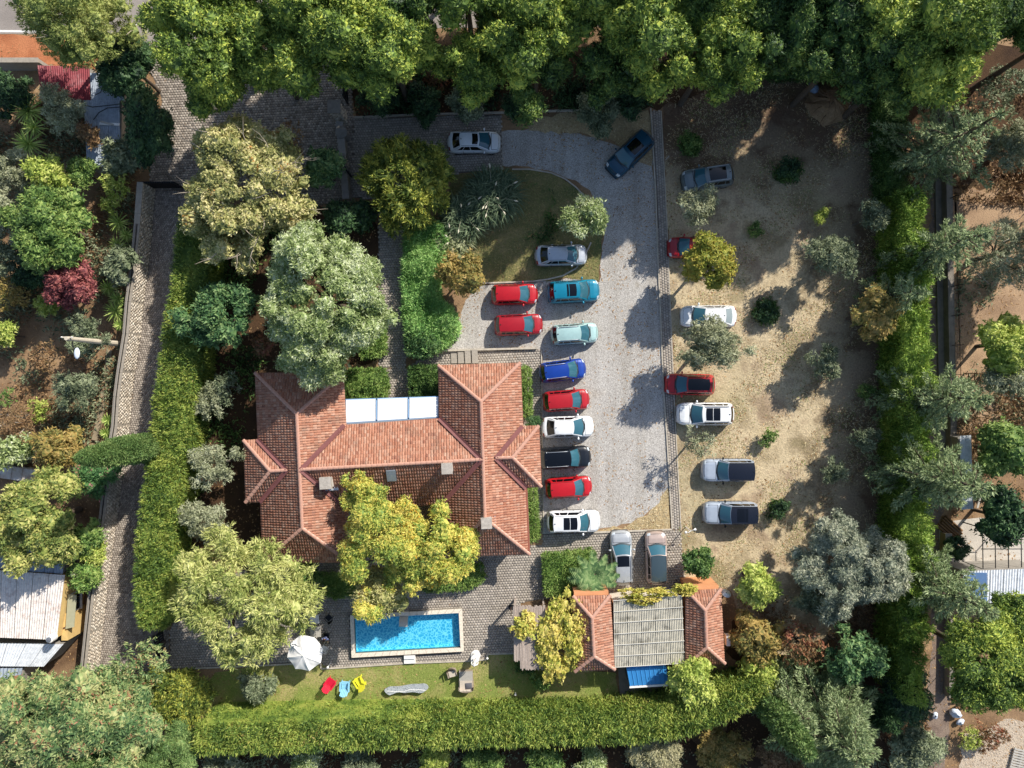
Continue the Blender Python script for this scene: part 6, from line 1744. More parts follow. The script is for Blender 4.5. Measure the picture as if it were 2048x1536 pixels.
L_gold = mat_leaf('golden_leaves', ['#6c8436', '#94a03e', '#b9b348', '#cdbc55'], 0.35, 0.5, ('#d6a63a', 0.56, 0.35), f=1.30)
L_plane = mat_leaf('plane_leaves', ['#6a6f3d', '#88894b', '#a5a062', '#bab07c'], 0.3, 0.5, ('#b98a4c', 0.6, 0.6), f=1.45)
L_poplar = mat_leaf('silver_poplar_leaves', ['#66793f', '#839552', '#a1ae70', '#c3caa2'], 0.25, 0.45, f=1.15)
L_weep = mat_leaf('mulberry_leaves', ['#7c8a3f', '#979f50', '#b3b667', '#c6c47a'], 0.3, 0.5, f=1.18)
L_ochre = mat_leaf('ochre_leaves', ['#6f7138', '#8f8440', '#a88f47', '#b79a54'], 0.3, 0.6)
L_yellow = mat_leaf('yellow_green_leaves', ['#7c8a2e', '#989a31', '#b1ab3d', '#b8a43e'], 0.35, 0.5)
L_plum = mat_leaf('purple_plum_leaves', ['#5d3035', '#7d4043', '#96504f', '#aa6a60'], 0.3, 0.7, f=1.25)
L_pod = mat_leaf('tree_with_red_pods', ['#466339', '#64804a', '#8b9a5c', '#a8a86c'], 0.3, 0.4, ('#a5775a', 0.52, 0.9), f=1.15)
L_oleander = mat_leaf('oleander_leaves', ['#3f6a3a', '#578347', '#729955'], 0.3, 0.7, ('#d88a92', 0.52, 1.3))
L_cypress = mat_leaf('cypress_sprays', ['#4d6b35', '#638243', '#7a954f', '#8da15c'], 0.2, 0.6)
L_thuja = mat_leaf('golden_thuja', ['#3f5220', '#5a6c27', '#838a30', '#a6a53c'], 0.2, 0.6, f=1.25)
L_hedge = mat_leaf('hedge_sprays', ['#46602a', '#647d2e', '#839638', '#9da446'], 0.25, 0.5, ('#8d8148', 0.62, 0.3), f=1.2)
L_hedgee = mat_leaf('hedge_sprays_bright', ['#4f6d22', '#6f9030', '#8fae3c', '#a8bd4c'], 0.3, 0.35)
L_hedge2 = mat_leaf('hedge_light_green', ['#558040', '#6d984c', '#86ad5a', '#9fbd6e'], 0.3, 0.5, f=1.3)
L_boxh = mat_leaf('box_hedge_leaves', ['#537632', '#6d8f3c', '#86a34a', '#9db05a'], 0.3, 0.6)
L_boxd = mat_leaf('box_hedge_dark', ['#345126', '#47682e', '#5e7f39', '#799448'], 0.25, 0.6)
L_deodar = mat_leaf('deodar_needles', ['#66794f', '#82955f', '#9aab74', '#b0bd88'], 0.2, 0.6, f=0.95)
L_cedarblue = mat_leaf('blue_cedar_needles', ['#5f6a58', '#7d866e', '#9da287', '#babb9f'], 0.2, 0.6)
L_yucca = mat_leaf('yucca_blades', ['#77913c', '#94a84d', '#afbb64'], 0.3, 0.8, f=1.30)
L_palm = mat_leaf('palm_leaflets', ['#45653a', '#67874c', '#8ea566'], 0.15, 0.8)
L_pampas = mat_leaf('pampas_blades', ['#4b5f44', '#617553', '#7d8d67'], 0.3, 0.5)
L_brown = mat_leaf('dry_leaves', ['#6e5238', '#8a6a48', '#a58358', '#7d6844'], 0.2, 0.7)
L_red = mat_leaf('autumn_leaves', ['#6b5a3a', '#84683f', '#9a6b47', '#a35f47'], 0.3, 0.8)
L_vine = mat_leaf('vine_leaves', ['#9aa23c', '#b3ae47', '#c8bb55', '#d3c168'], 0.35, 0.6, f=1.20)
m_plume = mat_plain('plume_white', '#c4bda8', 0.9)

PINES = [
    ('pine at the right edge of the top, over the north east corner', 2130, 60, 110, 9.5, L_pine2),
    ('pine over the top edge at the right corner', 1960, -60, 110, 10.0, L_pine2),
    ('pine at the top edge over the wide sunlit one', 1560, -60, 110, 10.0, L_pine2),
    ('pine at the top edge above the tall bright pine at the drive bend', 1340, -70, 110, 10.0, L_pine2),  # label, px, py, r, zc, mat
    ('feathery pale green pine over the road at the upper left', 132, 40, 118, 8.0, L_palepine),
    ('broad bright pine beside the road, right of the entrance paving', 415, 50, 118, 9.5, L_pine),
    ('bright pine leaning over the entrance paving', 520, 95, 100, 8.5, L_pine),
    ('large sunlit pine right of the entrance paving', 660, 50, 125, 9.5, L_pine),
    ('sunlit pine whose crown stands above the stone gate pillar', 775, 95, 95, 9.0, L_pine),
    ('pine at the top edge between two sunlit pines, left of the gap over the road', 800, 5, 80, 8.5, L_pine2),
    ('pine left of the middle gap with a rounded lower crown', 955, 130, 72, 8.0, L_pine),
    ('pine with a pale crown above the white sedan on the drive', 1040, 60, 105, 9.0, L_pine),
    ('small pine with a rounded crown over the dark bushes', 1075, 140, 70, 7.5, L_pine2),
    ('dull feathery pine over the bend of the drive', 1238, 130, 72, 7.5, L_pine2),
    ('tall bright pine above the bend of the drive', 1290, 40, 105, 9.5, L_pine),
    ('wide sunlit pine at the top of the stone footpath', 1420, 110, 92, 8.5, L_pine),
    ('pine behind the wide sunlit one, at the top edge', 1430, 10, 95, 9.0, L_pine),
    ('dark pine at the top of the dry field', 1585, 60, 95, 9.0, L_pine2),
    ('dark rounded pine in the middle of the top right group', 1690, 105, 90, 9.0, L_pine2),
    ('large pine with bright tips at the top right', 1840, 70, 125, 10.0, L_pine),
    ('dark low pine hanging over the east hedge', 1790, 150, 80, 8.5, L_pine2),
    ('pine at the top right hand corner', 2040, 20, 60, 9.0, L_pine2),
    ('pine at the top edge above the large sunlit pine', 620, -50, 110, 9.5, L_pine),
    ('pine at the top edge above the gap over the road', 930, -40, 100, 9.5, L_pine),
    ('pine at the top edge above the pale crowned pine', 1150, -30, 110, 9.5, L_pine),
    ('pine at the top edge above the dark rounded pine', 1720, -20, 110, 9.5, L_pine),
]
for lb, x, y, r, zc, m in PINES:
    pale = m is L_palepine
    edge = y > 120
    broad('pine_tree', 'pine tree', lb, x, y, r * (1.12 if not pale else 1.0), zc * (0.95 if edge else 1.05), m, nl=44 if not pale else 36, lr=(0.17, 0.32), dens=1.45 if not pale else 1.0, L=0.25, W=0.11 if not pale else 0.08, k=9, flat=0.95 if not pale else 0.7, spread=0.6, up=0.35,
          rough=0.4, trunk=0.22, limbs=12, low=-0.65, bare=0 if not pale else 6, lay=0.25, core=0.78 if not pale else 0.6, group='pines along the road')
broad('pine_tree', 'pine tree', 'bright pine at the lower right edge beside the rubbish heap', 1985, 1330, 118, 8.0, L_pine, nl=36, lr=(0.2, 0.32), dens=1.25, L=0.26, W=0.11, k=9, flat=0.6, spread=0.6, up=0.35, lay=0.35, rough=0.35, trunk=0.22, limbs=10)
broad('pine_tree', 'pine tree', 'bright pine in front of the pale blue roof at the right edge', 2035, 1235, 70, 7.5, L_pine, nl=24, lr=(0.22, 0.34), dens=1.2, L=0.26, W=0.11, k=9, flat=0.65, spread=0.6, up=0.35, lay=0.35, rough=0.3)

T = lambda *a, **k: broad('tree', 'tree', *a, **k)
O = lambda *a, **k: broad('olive_tree', 'olive tree', *a, **{**dict(L=0.26, W=0.085, k=8, nl=28, lr=(0.18, 0.33), dens=0.85, core=0.55, rough=0.4, barkc='#6d6458', flat=0.7), **k})
B_ = lambda *a, **k: broad('shrub', 'shrub', *a, **{**dict(nl=18, flat=0.8, trunk=0.05, limbs=5, L=0.24, W=0.12), **k})

# north west garden
T('dark evergreen tree beside the entrance paving, upper of two', 262, 135, 70, 4.5, L_dark, nl=30, dens=1.1, L=0.28, W=0.11)
T('dark evergreen tree beside the entrance paving, lower and longer of two', 296, 250, 55, 4.2, L_dark, nl=34, dens=1.1, ell=1.6, ang=0, L=0.28, W=0.11)
T('dark evergreen bush at the foot of the long dark tree', 250, 320, 45, 2.0, L_olived)
O('pale olive tree covering the left side of the long blue grey roof', 135, 230, 52, 3.5, L_olive)
B_('dry brown bush hanging over the long blue grey roof', 178, 268, 28, 3.2, L_brown, dens=0.7)
rosette('yucca', 'yucca', 'large yucca left of the pale olive tree', 58, 222, 36, 1.8, L_yucca, 60, 0.09)
rosette('yucca', 'yucca', 'yucca head below the large yucca, left of the olive', 58, 288, 33, 1.6, L_yucca, 55, 0.09)
rosette('yucca', 'yucca', 'yucca head between two others left of the olive', 68, 255, 26, 1.7, L_yucca, 40, 0.08)
B_('dark green shrub at the left edge below the grey wall', 30, 180, 48, 2.2, L_dark)
B_('dark green shrub left of the large yucca', 5, 215, 30, 2.0, L_dark)
O('grey olive at the left edge below the yuccas', 22, 345, 48, 3.0, L_olive)
T('yellow green tree below the yuccas', 100, 350, 46, 3.2, L_lime, nl=22)
B_('dark bush between the lean to roof and the lane gate', 165, 345, 34, 2.4, L_mid)
B_('bright yellow leaved shrub beside the lane gate', 232, 372, 32, 2.2, L_lime, dens=0.55)
T('large broad green tree in the north west garden', 105, 450, 92, 4.5, L_mid, nl=40, lr=(0.2, 0.34))
O('grey olive at the left edge behind the large green tree', 5, 440, 48, 3.5, L_olive)
B_('green shrub at the left edge below the grey olive', 12, 515, 40, 2.2, L_olived)
T('purple leaved plum tree in the west garden', 149, 567, 58, 3.2, L_plum, nl=30, lr=(0.2, 0.34), L=0.24, W=0.12)
T('round pale green tree against the lane wall', 245, 535, 44, 3.2, L_olived, nl=24)
for lb, x, y, r in (('yucca with reddish flower stubs, northernmost by the lane wall', 237, 445, 24), ('small yucca against the lane wall below the flowering one', 253, 470, 16), ('yucca just above the round pale green tree', 236, 489, 19),
                    ('yucca just below the left side of the round pale green tree', 217, 576, 20), ('yucca between the plum tree and the lane wall', 236, 598, 19), ('largest yucca by the lane wall, below the plum tree', 232, 622, 27), ('small yucca above the street lamp', 240, 650, 14),
                    ('small yucca between the tan garden wall and the lane wall', 216, 840, 15), ('small yucca just above the leaning cypress tip', 213, 866, 15)):
    rosette('yucca', 'yucca', lb, x, y, r, 1.2, L_yucca, 44, 0.07)
B_('spindly lime shrub by the lane wall, north of the yuccas', 225, 410, 24, 1.8, L_lime, dens=0.6)
B_('ochre shrub at the left edge beside the plum tree', 22, 585, 40, 1.8, L_ochre, dens=0.6)
B_('yellow shrub below the plum tree', 97, 608, 26, 1.2, L_lime, dens=0.7)
B_('dark shrub behind the plum tree', 70, 545, 40, 1.6, L_dark)
T('lime green tree at the left edge level with the street lamp', 12, 670, 30, 2.2, L_lime, nl=18)
O('grey green olive under the street lamp', 174, 672, 42, 3.0, L_olived)
B_('dry brown bush below the street lamp', 92, 715, 34, 1.2, L_brown, dens=0.6)
O('grey green olive south of the street lamp', 152, 782, 50, 3.2, L_olived)
B_('dry brown thicket at the left edge', 38, 850, 48, 1.8, L_brown, dens=0.55, bare=14)
B_('green weeds beside the dry brown thicket', 82, 820, 26, 0.9, L_lime, dens=0.5)
B_('small green weed clump at the left edge above the dry thicket', 18, 795, 20, 0.8, L_mid, dens=0.5)
T('autumn coloured tree beside the tip of the leaning cypress', 122, 890, 55, 3.0, L_ochre, nl=26)
T('pale green shrub tree above the whitewashed wall', 30, 900, 45, 2.2, L_poplar, nl=20)
column('cypress_tree', 'cypress', 'tall column cypress beside the tall hedge, its tip pointing to the left edge', 340, 886, 13.2, 1.0, L_cypress, 9500, L=0.15, W=0.06, belly=0.3)
T('oleander with pink flowers beside the lane wall', 196, 952, 46, 2.6, L_oleander, nl=22, L=0.3, W=0.09)
T('big yellow green tree over the flat grey shed roof', 85, 1040, 112, 4.8, L_olivelime, nl=46, lr=(0.18, 0.32))
T('dark green part crown between the big yellow green tree and the lane wall', 178, 1075, 40, 3.0, L_mid)
B_('bright lime shrub beside the lane wall, upper of two', 188, 1100, 32, 2.6, L_lime)
B_('bright lime shrub beside the barred window of the ochre house', 172, 1150, 38, 2.8, L_boxh, L=0.3, W=0.18)
rosette('yucca', 'yucca', 'grey yucca growing out of the lime shrub by the ochre house', 155, 1145, 14, 3.4, L_olive, 40, 0.06)
T('huge tree with reddish seed pods at the lower left corner', 178, 1448, 158, 6.0, L_pod, nl=60, lr=(0.16, 0.28), flat=0.6, L=0.32, W=0.12, rough=0.4)
T('loose outer bough of the seed pod tree over the foot of the lane', 265, 1330, 80, 5.0, L_pod, nl=22, dens=0.6, flat=0.5, L=0.32, W=0.12)
T('seed pod tree at the left edge below the pale roof', 15, 1500, 110, 5.0, L_pod, nl=30, flat=0.6, L=0.32, W=0.12)
broad('golden_thuja', 'thuja', 'golden thuja bush at the lower left, beside the south hedge', 358, 1390, 72, 2.2, L_thuja, nl=110, lr=(0.13, 0.19), dens=1.5, L=0.34, W=0.1, k=10, flat=0.95, spread=0.28, up=0.2, rough=0.12, lay=0.1)
broad('juniper', 'juniper', 'grey green juniper mass at the lower left edge', 330, 1505, 85, 3.0, L_cypress, nl=40, lr=(0.16, 0.28), L=0.22, W=0.08, dens=1.2)
column('cypress_tree', 'cypress', 'grey green cypress leaning out of the bottom edge at the lower left', 275, 1437, 9.0, 1.5, L_cypress, 3800, 0.22, 0.09)

# around the house, west and north
T('plane tree with golden brown leaves north west of the house', 497, 378, 150, 6.0, L_plane, nl=110, lr=(0.1, 0.2), L=0.24, W=0.17, flat=0.6, bare=30, barkc='#b5a995', rough=0.2, dens=1.1)
T('little blue green tree between the plane tree and the entrance wall', 648, 335, 45, 3.4, L_bluegreen, nl=20)
T('bare twiggy bush between the plane tree and the entrance paving', 582, 285, 40, 3.0, L_brown, dens=0.25, bare=22)
T('large silver leaved poplar north of the left wing of the house', 652, 600, 148, 6.8, L_poplar, nl=110, lr=(0.1, 0.2), L=0.30, W=0.10, k=9, flat=0.7, rough=0.16, dens=1.15)
T('lower bough of the silver poplar reaching the tiled roof', 640, 705, 85, 5.6, L_poplar, nl=28, lr=(0.2, 0.34), L=0.28, W=0.10, k=9)
T('blue green mulberry between the tall hedge and the poplar', 440, 635, 80, 4.6, L_bluegreen, nl=36, lr=(0.2, 0.34))
T('dull green shrub under the south edge of the plane tree', 590, 500, 50, 2.4, L_olived)
T('dark shrub in the gap between plane tree and poplar', 680, 440, 42, 2.0, L_dark)
T('rust coloured bush between the mulberry and the poplar', 528, 690, 24, 2.6, L_red)
T('dark ivy shrub beside the walkway north of the poplar', 725, 430, 34, 1.4, L_dark)
O('small grey olive west of the house, north one of three', 420, 805, 36, 2.6, L_olive)
O('thin grey olive in the shade by the house corner', 450, 775, 34, 2.4, L_olived, dens=0.6)
O('grey olive with bare limbs west of the house, middle one of three', 432, 928, 52, 3.2, L_olive, dens=0.7)
O('grey olive west of the house, south one of three', 422, 1045, 52, 3.0, L_olive)
T('large drooping yellow green tree south west of the house', 495, 1185, 148, 5.4, L_weep, nl=120, lr=(0.09, 0.18), L=0.42, W=0.11, k=10, flat=0.6, up=-0.1, spread=0.4, rough=0.15, lay=0.1, core=0.62, dens=1.0)
B_('round grey green shrub on the lawn below the drooping tree', 515, 1376, 36, 1.5, L_olived)
B_('green shrub under the east side of the drooping tree', 610, 1150, 36, 1.4, L_boxd)
T('honey coloured tree in front of the south side of the house', 765, 1085, 118, 5.2, L_gold, nl=84, lr=(0.09, 0.19), L=0.26, W=0.11, k=9, flat=0.6, rough=0.42, dens=1.05)
T('golden orange lobe of the honey coloured tree nearest the terrace', 880, 1095, 82, 4.8, L_gold, nl=34, lr=(0.2, 0.32), L=0.26, W=0.11, k=9, rough=0.45, dens=1.05)
T('greener top of the honey coloured tree against the tiled roof', 740, 1000, 50, 5.4, L_gold, nl=24, lr=(0.2, 0.32), L=0.26, W=0.11, k=9, rough=0.4)
T('pale orange hanging bough of the honey tree over the pool terrace', 760, 1180, 58, 3.6, L_plane, nl=24, L=0.26, W=0.12, k=8, rough=0.4, dens=0.8)
broad('golden_thuja', 'thuja', 'large globe of golden green thuja beside the drive', 812, 366, 102, 2.8, L_thuja, nl=120, lr=(0.12, 0.18), dens=1.5, L=0.34, W=0.1, k=10, flat=0.8, spread=0.28, up=0.3, rough=0.12, lay=0.1)
pampas('pampas grass clump with white plumes below the drive', 985, 395, 72, L_pampas, m_plume, 2600, 9)
pampas('pampas grass clump beside the golden thuja', 925, 430, 60, L_pampas, m_plume, 1800, 5)
pampas('pampas grass clump above the ochre bush', 905, 485, 48, mat_leaf('pampas_pale', ['#8a9560', '#a5ab78', '#bcbf92'], 0.3, 0.5), m_plume, 1100, 4)
T('ochre green bush between the light green hedge and the red cars', 922, 545, 52, 2.8, L_ochre, nl=28)
O('olive tree at the edge of the island lawn by the gravel', 1172, 435, 48, 3.4, L_poplar, nl=28, dens=1.0)
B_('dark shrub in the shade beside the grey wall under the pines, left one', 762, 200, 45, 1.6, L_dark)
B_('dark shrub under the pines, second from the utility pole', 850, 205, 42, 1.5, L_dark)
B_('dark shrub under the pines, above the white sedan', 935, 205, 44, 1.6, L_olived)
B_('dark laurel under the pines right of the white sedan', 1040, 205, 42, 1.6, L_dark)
B_('dark olive bush overhanging the drive below the pines', 1195, 225, 50, 1.8, L_olived)
B_('dark laurel at the top of the stone footpath', 1262, 195, 40, 1.8, L_dark)
B_('reddish dry bush in the gap between the pines', 880, 140, 46, 1.2, L_red, dens=0.45)
B_('reddish dry bush below the sunlit pine', 790, 150, 36, 1.2, L_red, dens=0.45)

# the dry field and the east side
O('thin grey olive at the top of the row of field trees', 1392, 412, 44, 3.2, L_olive, dens=0.75)
T('round yellow tree above the red car on the dry field', 1417, 524, 62, 3.8, L_yellow, nl=34, lr=(0.2, 0.32), L=0.22, W=0.13, k=8, rough=0.15, flat=0.8)
O('wide olive tree between the white sedan and the red car on the dry field', 1425, 690, 78, 3.8, L_olive, nl=38, ell=0.72, dens=1.1)
O('sparse young olive below the white off roader on the dry field', 1398, 888, 38, 2.8, L_olive, dens=0.35, bare=12)
B_('round dark green bush beside the beige car', 1396, 1122, 38, 1.9, L_boxd, nl=26, rough=0.15)
T('yellow green tree east of the round bush', 1512, 1168, 52, 3.2, L_lime, nl=26)
for lb, x, y, r, m in (('young citrus tree with lit leaves near the top of the stone footpath', 1378, 287, 20, L_mid), ('sapling in a dark green watered patch in the shade of the dry field', 1573, 337, 26, L_dark), ('bright little citrus bush at the shade edge of the dry field', 1640, 436, 18, L_lime),
                    ('sapling with a pale tip beside the round yellow tree', 1508, 462, 17, L_mid), ('sapling in a dark green patch right of the white sedan', 1530, 623, 23, L_dark), ('little tree with a thin stem right of the white off roader', 1538, 874, 19, L_mid), ('sapling in a dark green patch right of the lower silver off roader', 1558, 1021, 20, L_dark), ('sapling in the shade of the east hedge', 1728, 782, 18, L_mid)):
    B_(lb, x, y, r, 0.75, m, nl=16, lr=(0.2, 0.36), L=0.22, W=0.09, dens=0.65, core=0.5, rough=0.5, group='saplings on the dry field')
O('dark olive beside the east hedge, topmost', 1745, 432, 36, 3.2, L_olived, dens=1.1)
O('grey olive in the shade of the east hedge, below the citrus bush', 1662, 520, 58, 3.4, L_olived, nl=34)
T('dying yellowish tree with bare branches at the east hedge', 1742, 628, 58, 4.0, L_ochre, nl=26, bare=18, dens=0.8, rough=0.45)
O('small grey olive in the middle of the shaded field edge', 1648, 722, 34, 2.4, L_olived)
O('small grey olive in the shade beside the east hedge, middle', 1728, 878, 30, 2.4, L_olived)
O('small grey olive standing where the shade begins on the dry field', 1666, 942, 28, 2.2, L_olived)
broad('blue_cedar', 'cedar', 'silvery blue cedar at the south end of the dry field', 1692, 1132, 112, 4.6, L_cedarblue, nl=110, lr=(0.1, 0.19), L=0.28, W=0.09, k=9, flat=0.6, rough=0.25, dens=1.3)
B_('olive green bush at the south west foot of the silvery cedar', 1620, 1190, 44, 2.4, L_olived)
T('dark broadleaf tree below the silvery cedar', 1705, 1308, 62, 4.2, L_bluegreen, nl=34, lr=(0.2, 0.32))
T('reddish autumn tree below the silvery cedar', 1600, 1285, 55, 2.8, L_red, nl=24, dens=0.6)
T('loose green brown shrub right of the pool house', 1515, 1275, 58, 2.4, L_ochre, nl=26, dens=0.7)
T('yellowing shrub right of the pool house near the hedge', 1520, 1345, 46, 2.0, L_lime, dens=0.7)
T('lime green tree in front of the blue shed', 1382, 1357, 55, 3.4, L_lime, nl=28)
B_('small green citrus on the shaded lawn under the reed pergola', 1077, 1360, 20, 1.0, L_boxh, nl=12, L=0.2)
deodar('deodar_tree', 'deodar', 'spiky deodar with long pointed branches at the upper right', 1885, 292, 118, 12.6, L_deodar, 8, 7, spiky=1.0)
deodar('deodar_tree', 'deodar', 'deodar standing over the east hedge, second from the top', 1868, 500, 64, 11.9, L_deodar, 11, 8, dens=1.3, spiky=1.1)
deodar('deodar_tree', 'deodar', 'deodar over the east hedge beside the bare branched tree', 1785, 598, 50, 8.4, L_deodar, 9, 7, dens=1.2, spiky=1.1)
deodar('deodar_tree', 'deodar', 'deodar over the east hedge, third big one from the top', 1868, 795, 76, 11.9, L_deodar, 11, 8, dens=1.3, spiky=1.1)
deodar('deodar_tree', 'deodar', 'deodar beside the narrow white roof strip', 1868, 955, 80, 12.6, L_deodar, 12, 9, dens=1.3, spiky=1.1)
deodar('deodar_tree', 'deodar', 'deodar at the south end of the east hedge', 1880, 1175, 74, 11.9, L_deodar, 11, 8, dens=1.3, spiky=1.1)
deodar('deodar_tree', 'deodar', 'green conifer at the lower right beside the dark leaning cypress', 1660, 1452, 112, 10.5, L_deodar, 12, 10, dens=1.4)
deodar('deodar_tree', 'deodar', 'green conifer at the end of the south hedge', 1580, 1405, 60, 8.4, L_deodar, 10, 8, dens=1.2, spiky=1.1)
column('cypress_tree', 'cypress', 'dark cypress leaning out of the bottom edge right of the south hedge', 1510, 1375, 11.5, 1.0, L_cypress, 3200, 0.24, 0.09)
column('cypress_tree', 'cypress', 'dark cypress at the foot of the dirt track', 1715, 1385, 6.5, 0.9, L_dark, 1800, 0.24, 0.09)
B_('dark thicket below the east hedge beside the dirt track', 1800, 1390, 70, 2.4, L_dark, nl=30)
B_('dull grey green bush at the bottom edge by the dirt track', 1830, 1490, 62, 1.6, L_olived, nl=24, dens=0.7)
T('thorn tree with sparse grey crown at the right edge above the bare soil', 2005, 505, 92, 4.2, L_olive, nl=40, lr=(0.16, 0.26), dens=0.6, bare=26, L=0.26, W=0.06)
O('grey olive at the right edge level with the spiky deodar', 2020, 295, 58, 3.4, L_olive)
T('bright lime tree at the right edge', 2012, 688, 68, 3.6, L_lime, nl=30)
O('grey olive at the right edge below the lime tree', 2015, 750, 58, 3.2, L_olive)
T('green and yellow tree over the neighbour clutter', 2005, 900, 68, 3.6, L_mid, nl=32, dens=0.8)
T('dark green tree over the concrete yard', 2005, 1035, 62, 3.6, L_dark, nl=28)
B_('dark shrub with pale flowers beside the wood pile', 1912, 1095, 28, 1.0, L_dark)
B_('dry thicket at the edge of the bare soil beside the narrow roof strip', 1945, 820, 40, 1.6, L_brown, dens=0.4, bare=12)
B_('dry russet bush on the pale rubble', 1975, 1470, 36, 1.0, L_red, dens=0.5)
B_('pale green bush on the pale rubble', 1935, 1478, 28, 0.9, L_lime, dens=0.5)
B_('dull dark bush in the north east corner', 2000, 190, 60, 2.0, L_olived, dens=0.6)
# the bottom edge
for i, (lb, x, y, r, m) in enumerate((('grey green shrub at the bottom edge, leftmost of the row below the south hedge', 450, 1530, 45, L_olived), ('tall pale shrub at the bottom edge below the south hedge', 610, 1520, 40, L_poplar), ('grey green shrub at the bottom edge below the left part of the pool', 720, 1535, 48, L_olived),
                                      ('bright sprig bush at the bottom edge below the pool', 866, 1515, 36, L_lime), ('low green shrub at the bottom edge below the daybed', 960, 1535, 48, L_mid), ('green shrub at the bottom edge below the reed pergola', 1090, 1522, 46, L_mid), ('grey green shrub at the bottom edge beside the pale dry bush', 1175, 1530, 48, L_poplar), ('pale dry bush at the bottom edge below the pool house', 1310, 1510, 62, mat_leaf('dry_pale', ['#8b8a62', '#a5a077', '#bdb68d'], 0.25, 0.6)),
                                      ('dull brown bush at the bottom edge right of the pale dry bush', 1440, 1500, 60, L_ochre), ('dark brush at the bottom edge under the leaning cypress', 1560, 1520, 50, L_brown))):
    B_(lb, x, y, r, 1.2, m, dens=0.9)
fronds('feather_palm', 'palm', 'small feather palm at the corner of the clipped lawn hedge', 1190, 1148, 46, 2.0, L_palm, 11)
# vines
broad('grape_vine', 'vine', 'big yellow green vine covering the reed pergola and the pool house end', 1138, 1272, 96, 2.6, L_vine, nl=110, lr=(0.12, 0.2), L=0.3, W=0.24, k=6, flat=0.22, ell=0.74, ang=90, rough=0.2, dens=1.3)
broad('grape_vine', 'vine', 'arm of the vine lying over the reed pergola roof', 1052, 1255, 34, 2.7, L_vine, nl=20, lr=(0.2, 0.34), L=0.3, W=0.24, k=6, flat=0.3, trunk=0.04)
broad('grape_vine', 'vine', 'vine along the north edge of the ribbed pool house roof', 1288, 1190, 62, 2.85, L_vine, nl=40, lr=(0.12, 0.22), L=0.28, W=0.22, k=6, flat=0.25, ell=0.28, rough=0.3, trunk=0.04)
broad('grape_vine', 'vine', 'end of the vine by the north east tiled end of the pool house', 1368, 1178, 34, 2.85, L_vine, nl=20, lr=(0.18, 0.3), L=0.28, W=0.22, k=6, flat=0.35, ell=0.5, trunk=0.04)

# hedges
hedge('tall clipped conifer hedge along the east side of the paved lane', [(362, 420), (412, 422), (408, 560), (392, 640), (385, 760), (372, 860), (357, 960), (345, 1060), (330, 1150), (322, 1258), (280, 1256), (271, 1200), (272, 1100), (284, 1000), (299, 900), (309, 800), (319, 740), (330, 650), (346, 560)], 4.0, L_hedge, 30, 0.30, 0.10, 5, 0.2)
hedge('tall leafy hedge along the whole south side of the garden', [(392, 1455), (700, 1448), (1000, 1442), (1200, 1438), (1340, 1420), (1450, 1385), (1530, 1365), (1540, 1395), (1470, 1430), (1400, 1462), (1300, 1483), (1000, 1492), (700, 1498), (392, 1508)], 4.0, L_hedge, 30, 0.34, 0.11, 5, 0.25, up=1.0)
hedge('tall conifer hedge along the east side of the dry field', [(1812, 380), (1848, 380), (1856, 560), (1860, 760), (1862, 1000), (1858, 1160), (1850, 1300), (1845, 1400), (1806, 1400), (1814, 1160), (1818, 900), (1816, 640)], 4.6, L_hedgee, 28, 0.36, 0.11, 5, 1.0, up=1.0)
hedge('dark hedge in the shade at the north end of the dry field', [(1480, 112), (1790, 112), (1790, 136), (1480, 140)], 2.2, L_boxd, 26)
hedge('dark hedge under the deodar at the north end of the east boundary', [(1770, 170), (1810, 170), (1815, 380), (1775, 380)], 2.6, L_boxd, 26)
hedge('light green sprawling hedge between the paved walkway and the gravel', [(815, 445), (878, 445), (890, 480), (882, 530), (872, 565), (876, 600), (905, 625), (915, 660), (885, 693), (845, 705), (818, 700), (810, 640), (806, 560)], 1.7, L_hedge2, 34, 0.32, 0.09, 5, 0.5, up=0.3)
hedge('dark green clump at the south end of the light green hedge', [(812, 665), (860, 672), (878, 690), (850, 712), (816, 706)], 1.9, L_bluegreen, 36, 0.26, 0.1, 5, 0.3)
hedge('green hedge along the west side of the walkway, below the poplar', [(722, 610), (764, 612), (766, 708), (722, 714)], 1.5, L_boxh, 34, 0.22, 0.1, 5, 0.15)
hedge('green box hedge left of the white canopy', [(686, 742), (762, 738), (770, 760), (768, 793), (688, 796)], 1.7, L_boxh, 36, 0.2, 0.1, 5, 0.3)
hedge('dark green box hedge right of the white canopy', [(818, 736), (875, 733), (877, 792), (822, 796)], 1.6, L_boxd, 40, 0.2, 0.1, 5, 0.15)
hedge('narrow bright hedge along the east wall of the house, upper strip', [(1043, 736), (1059, 735), (1062, 830), (1046, 833)], 1.2, L_boxh, 44, 0.18, 0.09, 5, 0.08)
hedge('narrow bright hedge along the east wall of the house, lower strip', [(1056, 977), (1071, 977), (1077, 1076), (1060, 1086)], 1.2, L_boxh, 44, 0.18, 0.09, 5, 0.08)
hedge('square bright green clipped hedge beside the silver car', [(1087, 1113), (1160, 1106), (1190, 1104), (1192, 1188), (1092, 1192)], 1.25, L_boxh, 40, 0.18, 0.09, 5, 0.08)
hedge('low curved green hedge on the terrace at the south side of the house', [(842, 1148), (905, 1140), (962, 1130), (967, 1160), (940, 1178), (895, 1182), (850, 1184)], 0.9, L_boxh, 40, 0.18, 0.09, 5, 0.1)
hedge('low green hedge on the terrace under the honey coloured tree', [(640, 1150), (720, 1150), (720, 1190), (665, 1196), (640, 1185)], 0.9, L_boxh, 36, 0.2, 0.1, 5, 0.1)
B_('rosemary bush against the east wall of the house between the hedge and the eave', 1066, 845, 18, 0.9, L_bluegreen, nl=12, L=0.18, W=0.06)
B_('dark green plant under the daybed side of the reed pergola', 1050, 1330, 26, 0.6, L_boxd, nl=12)
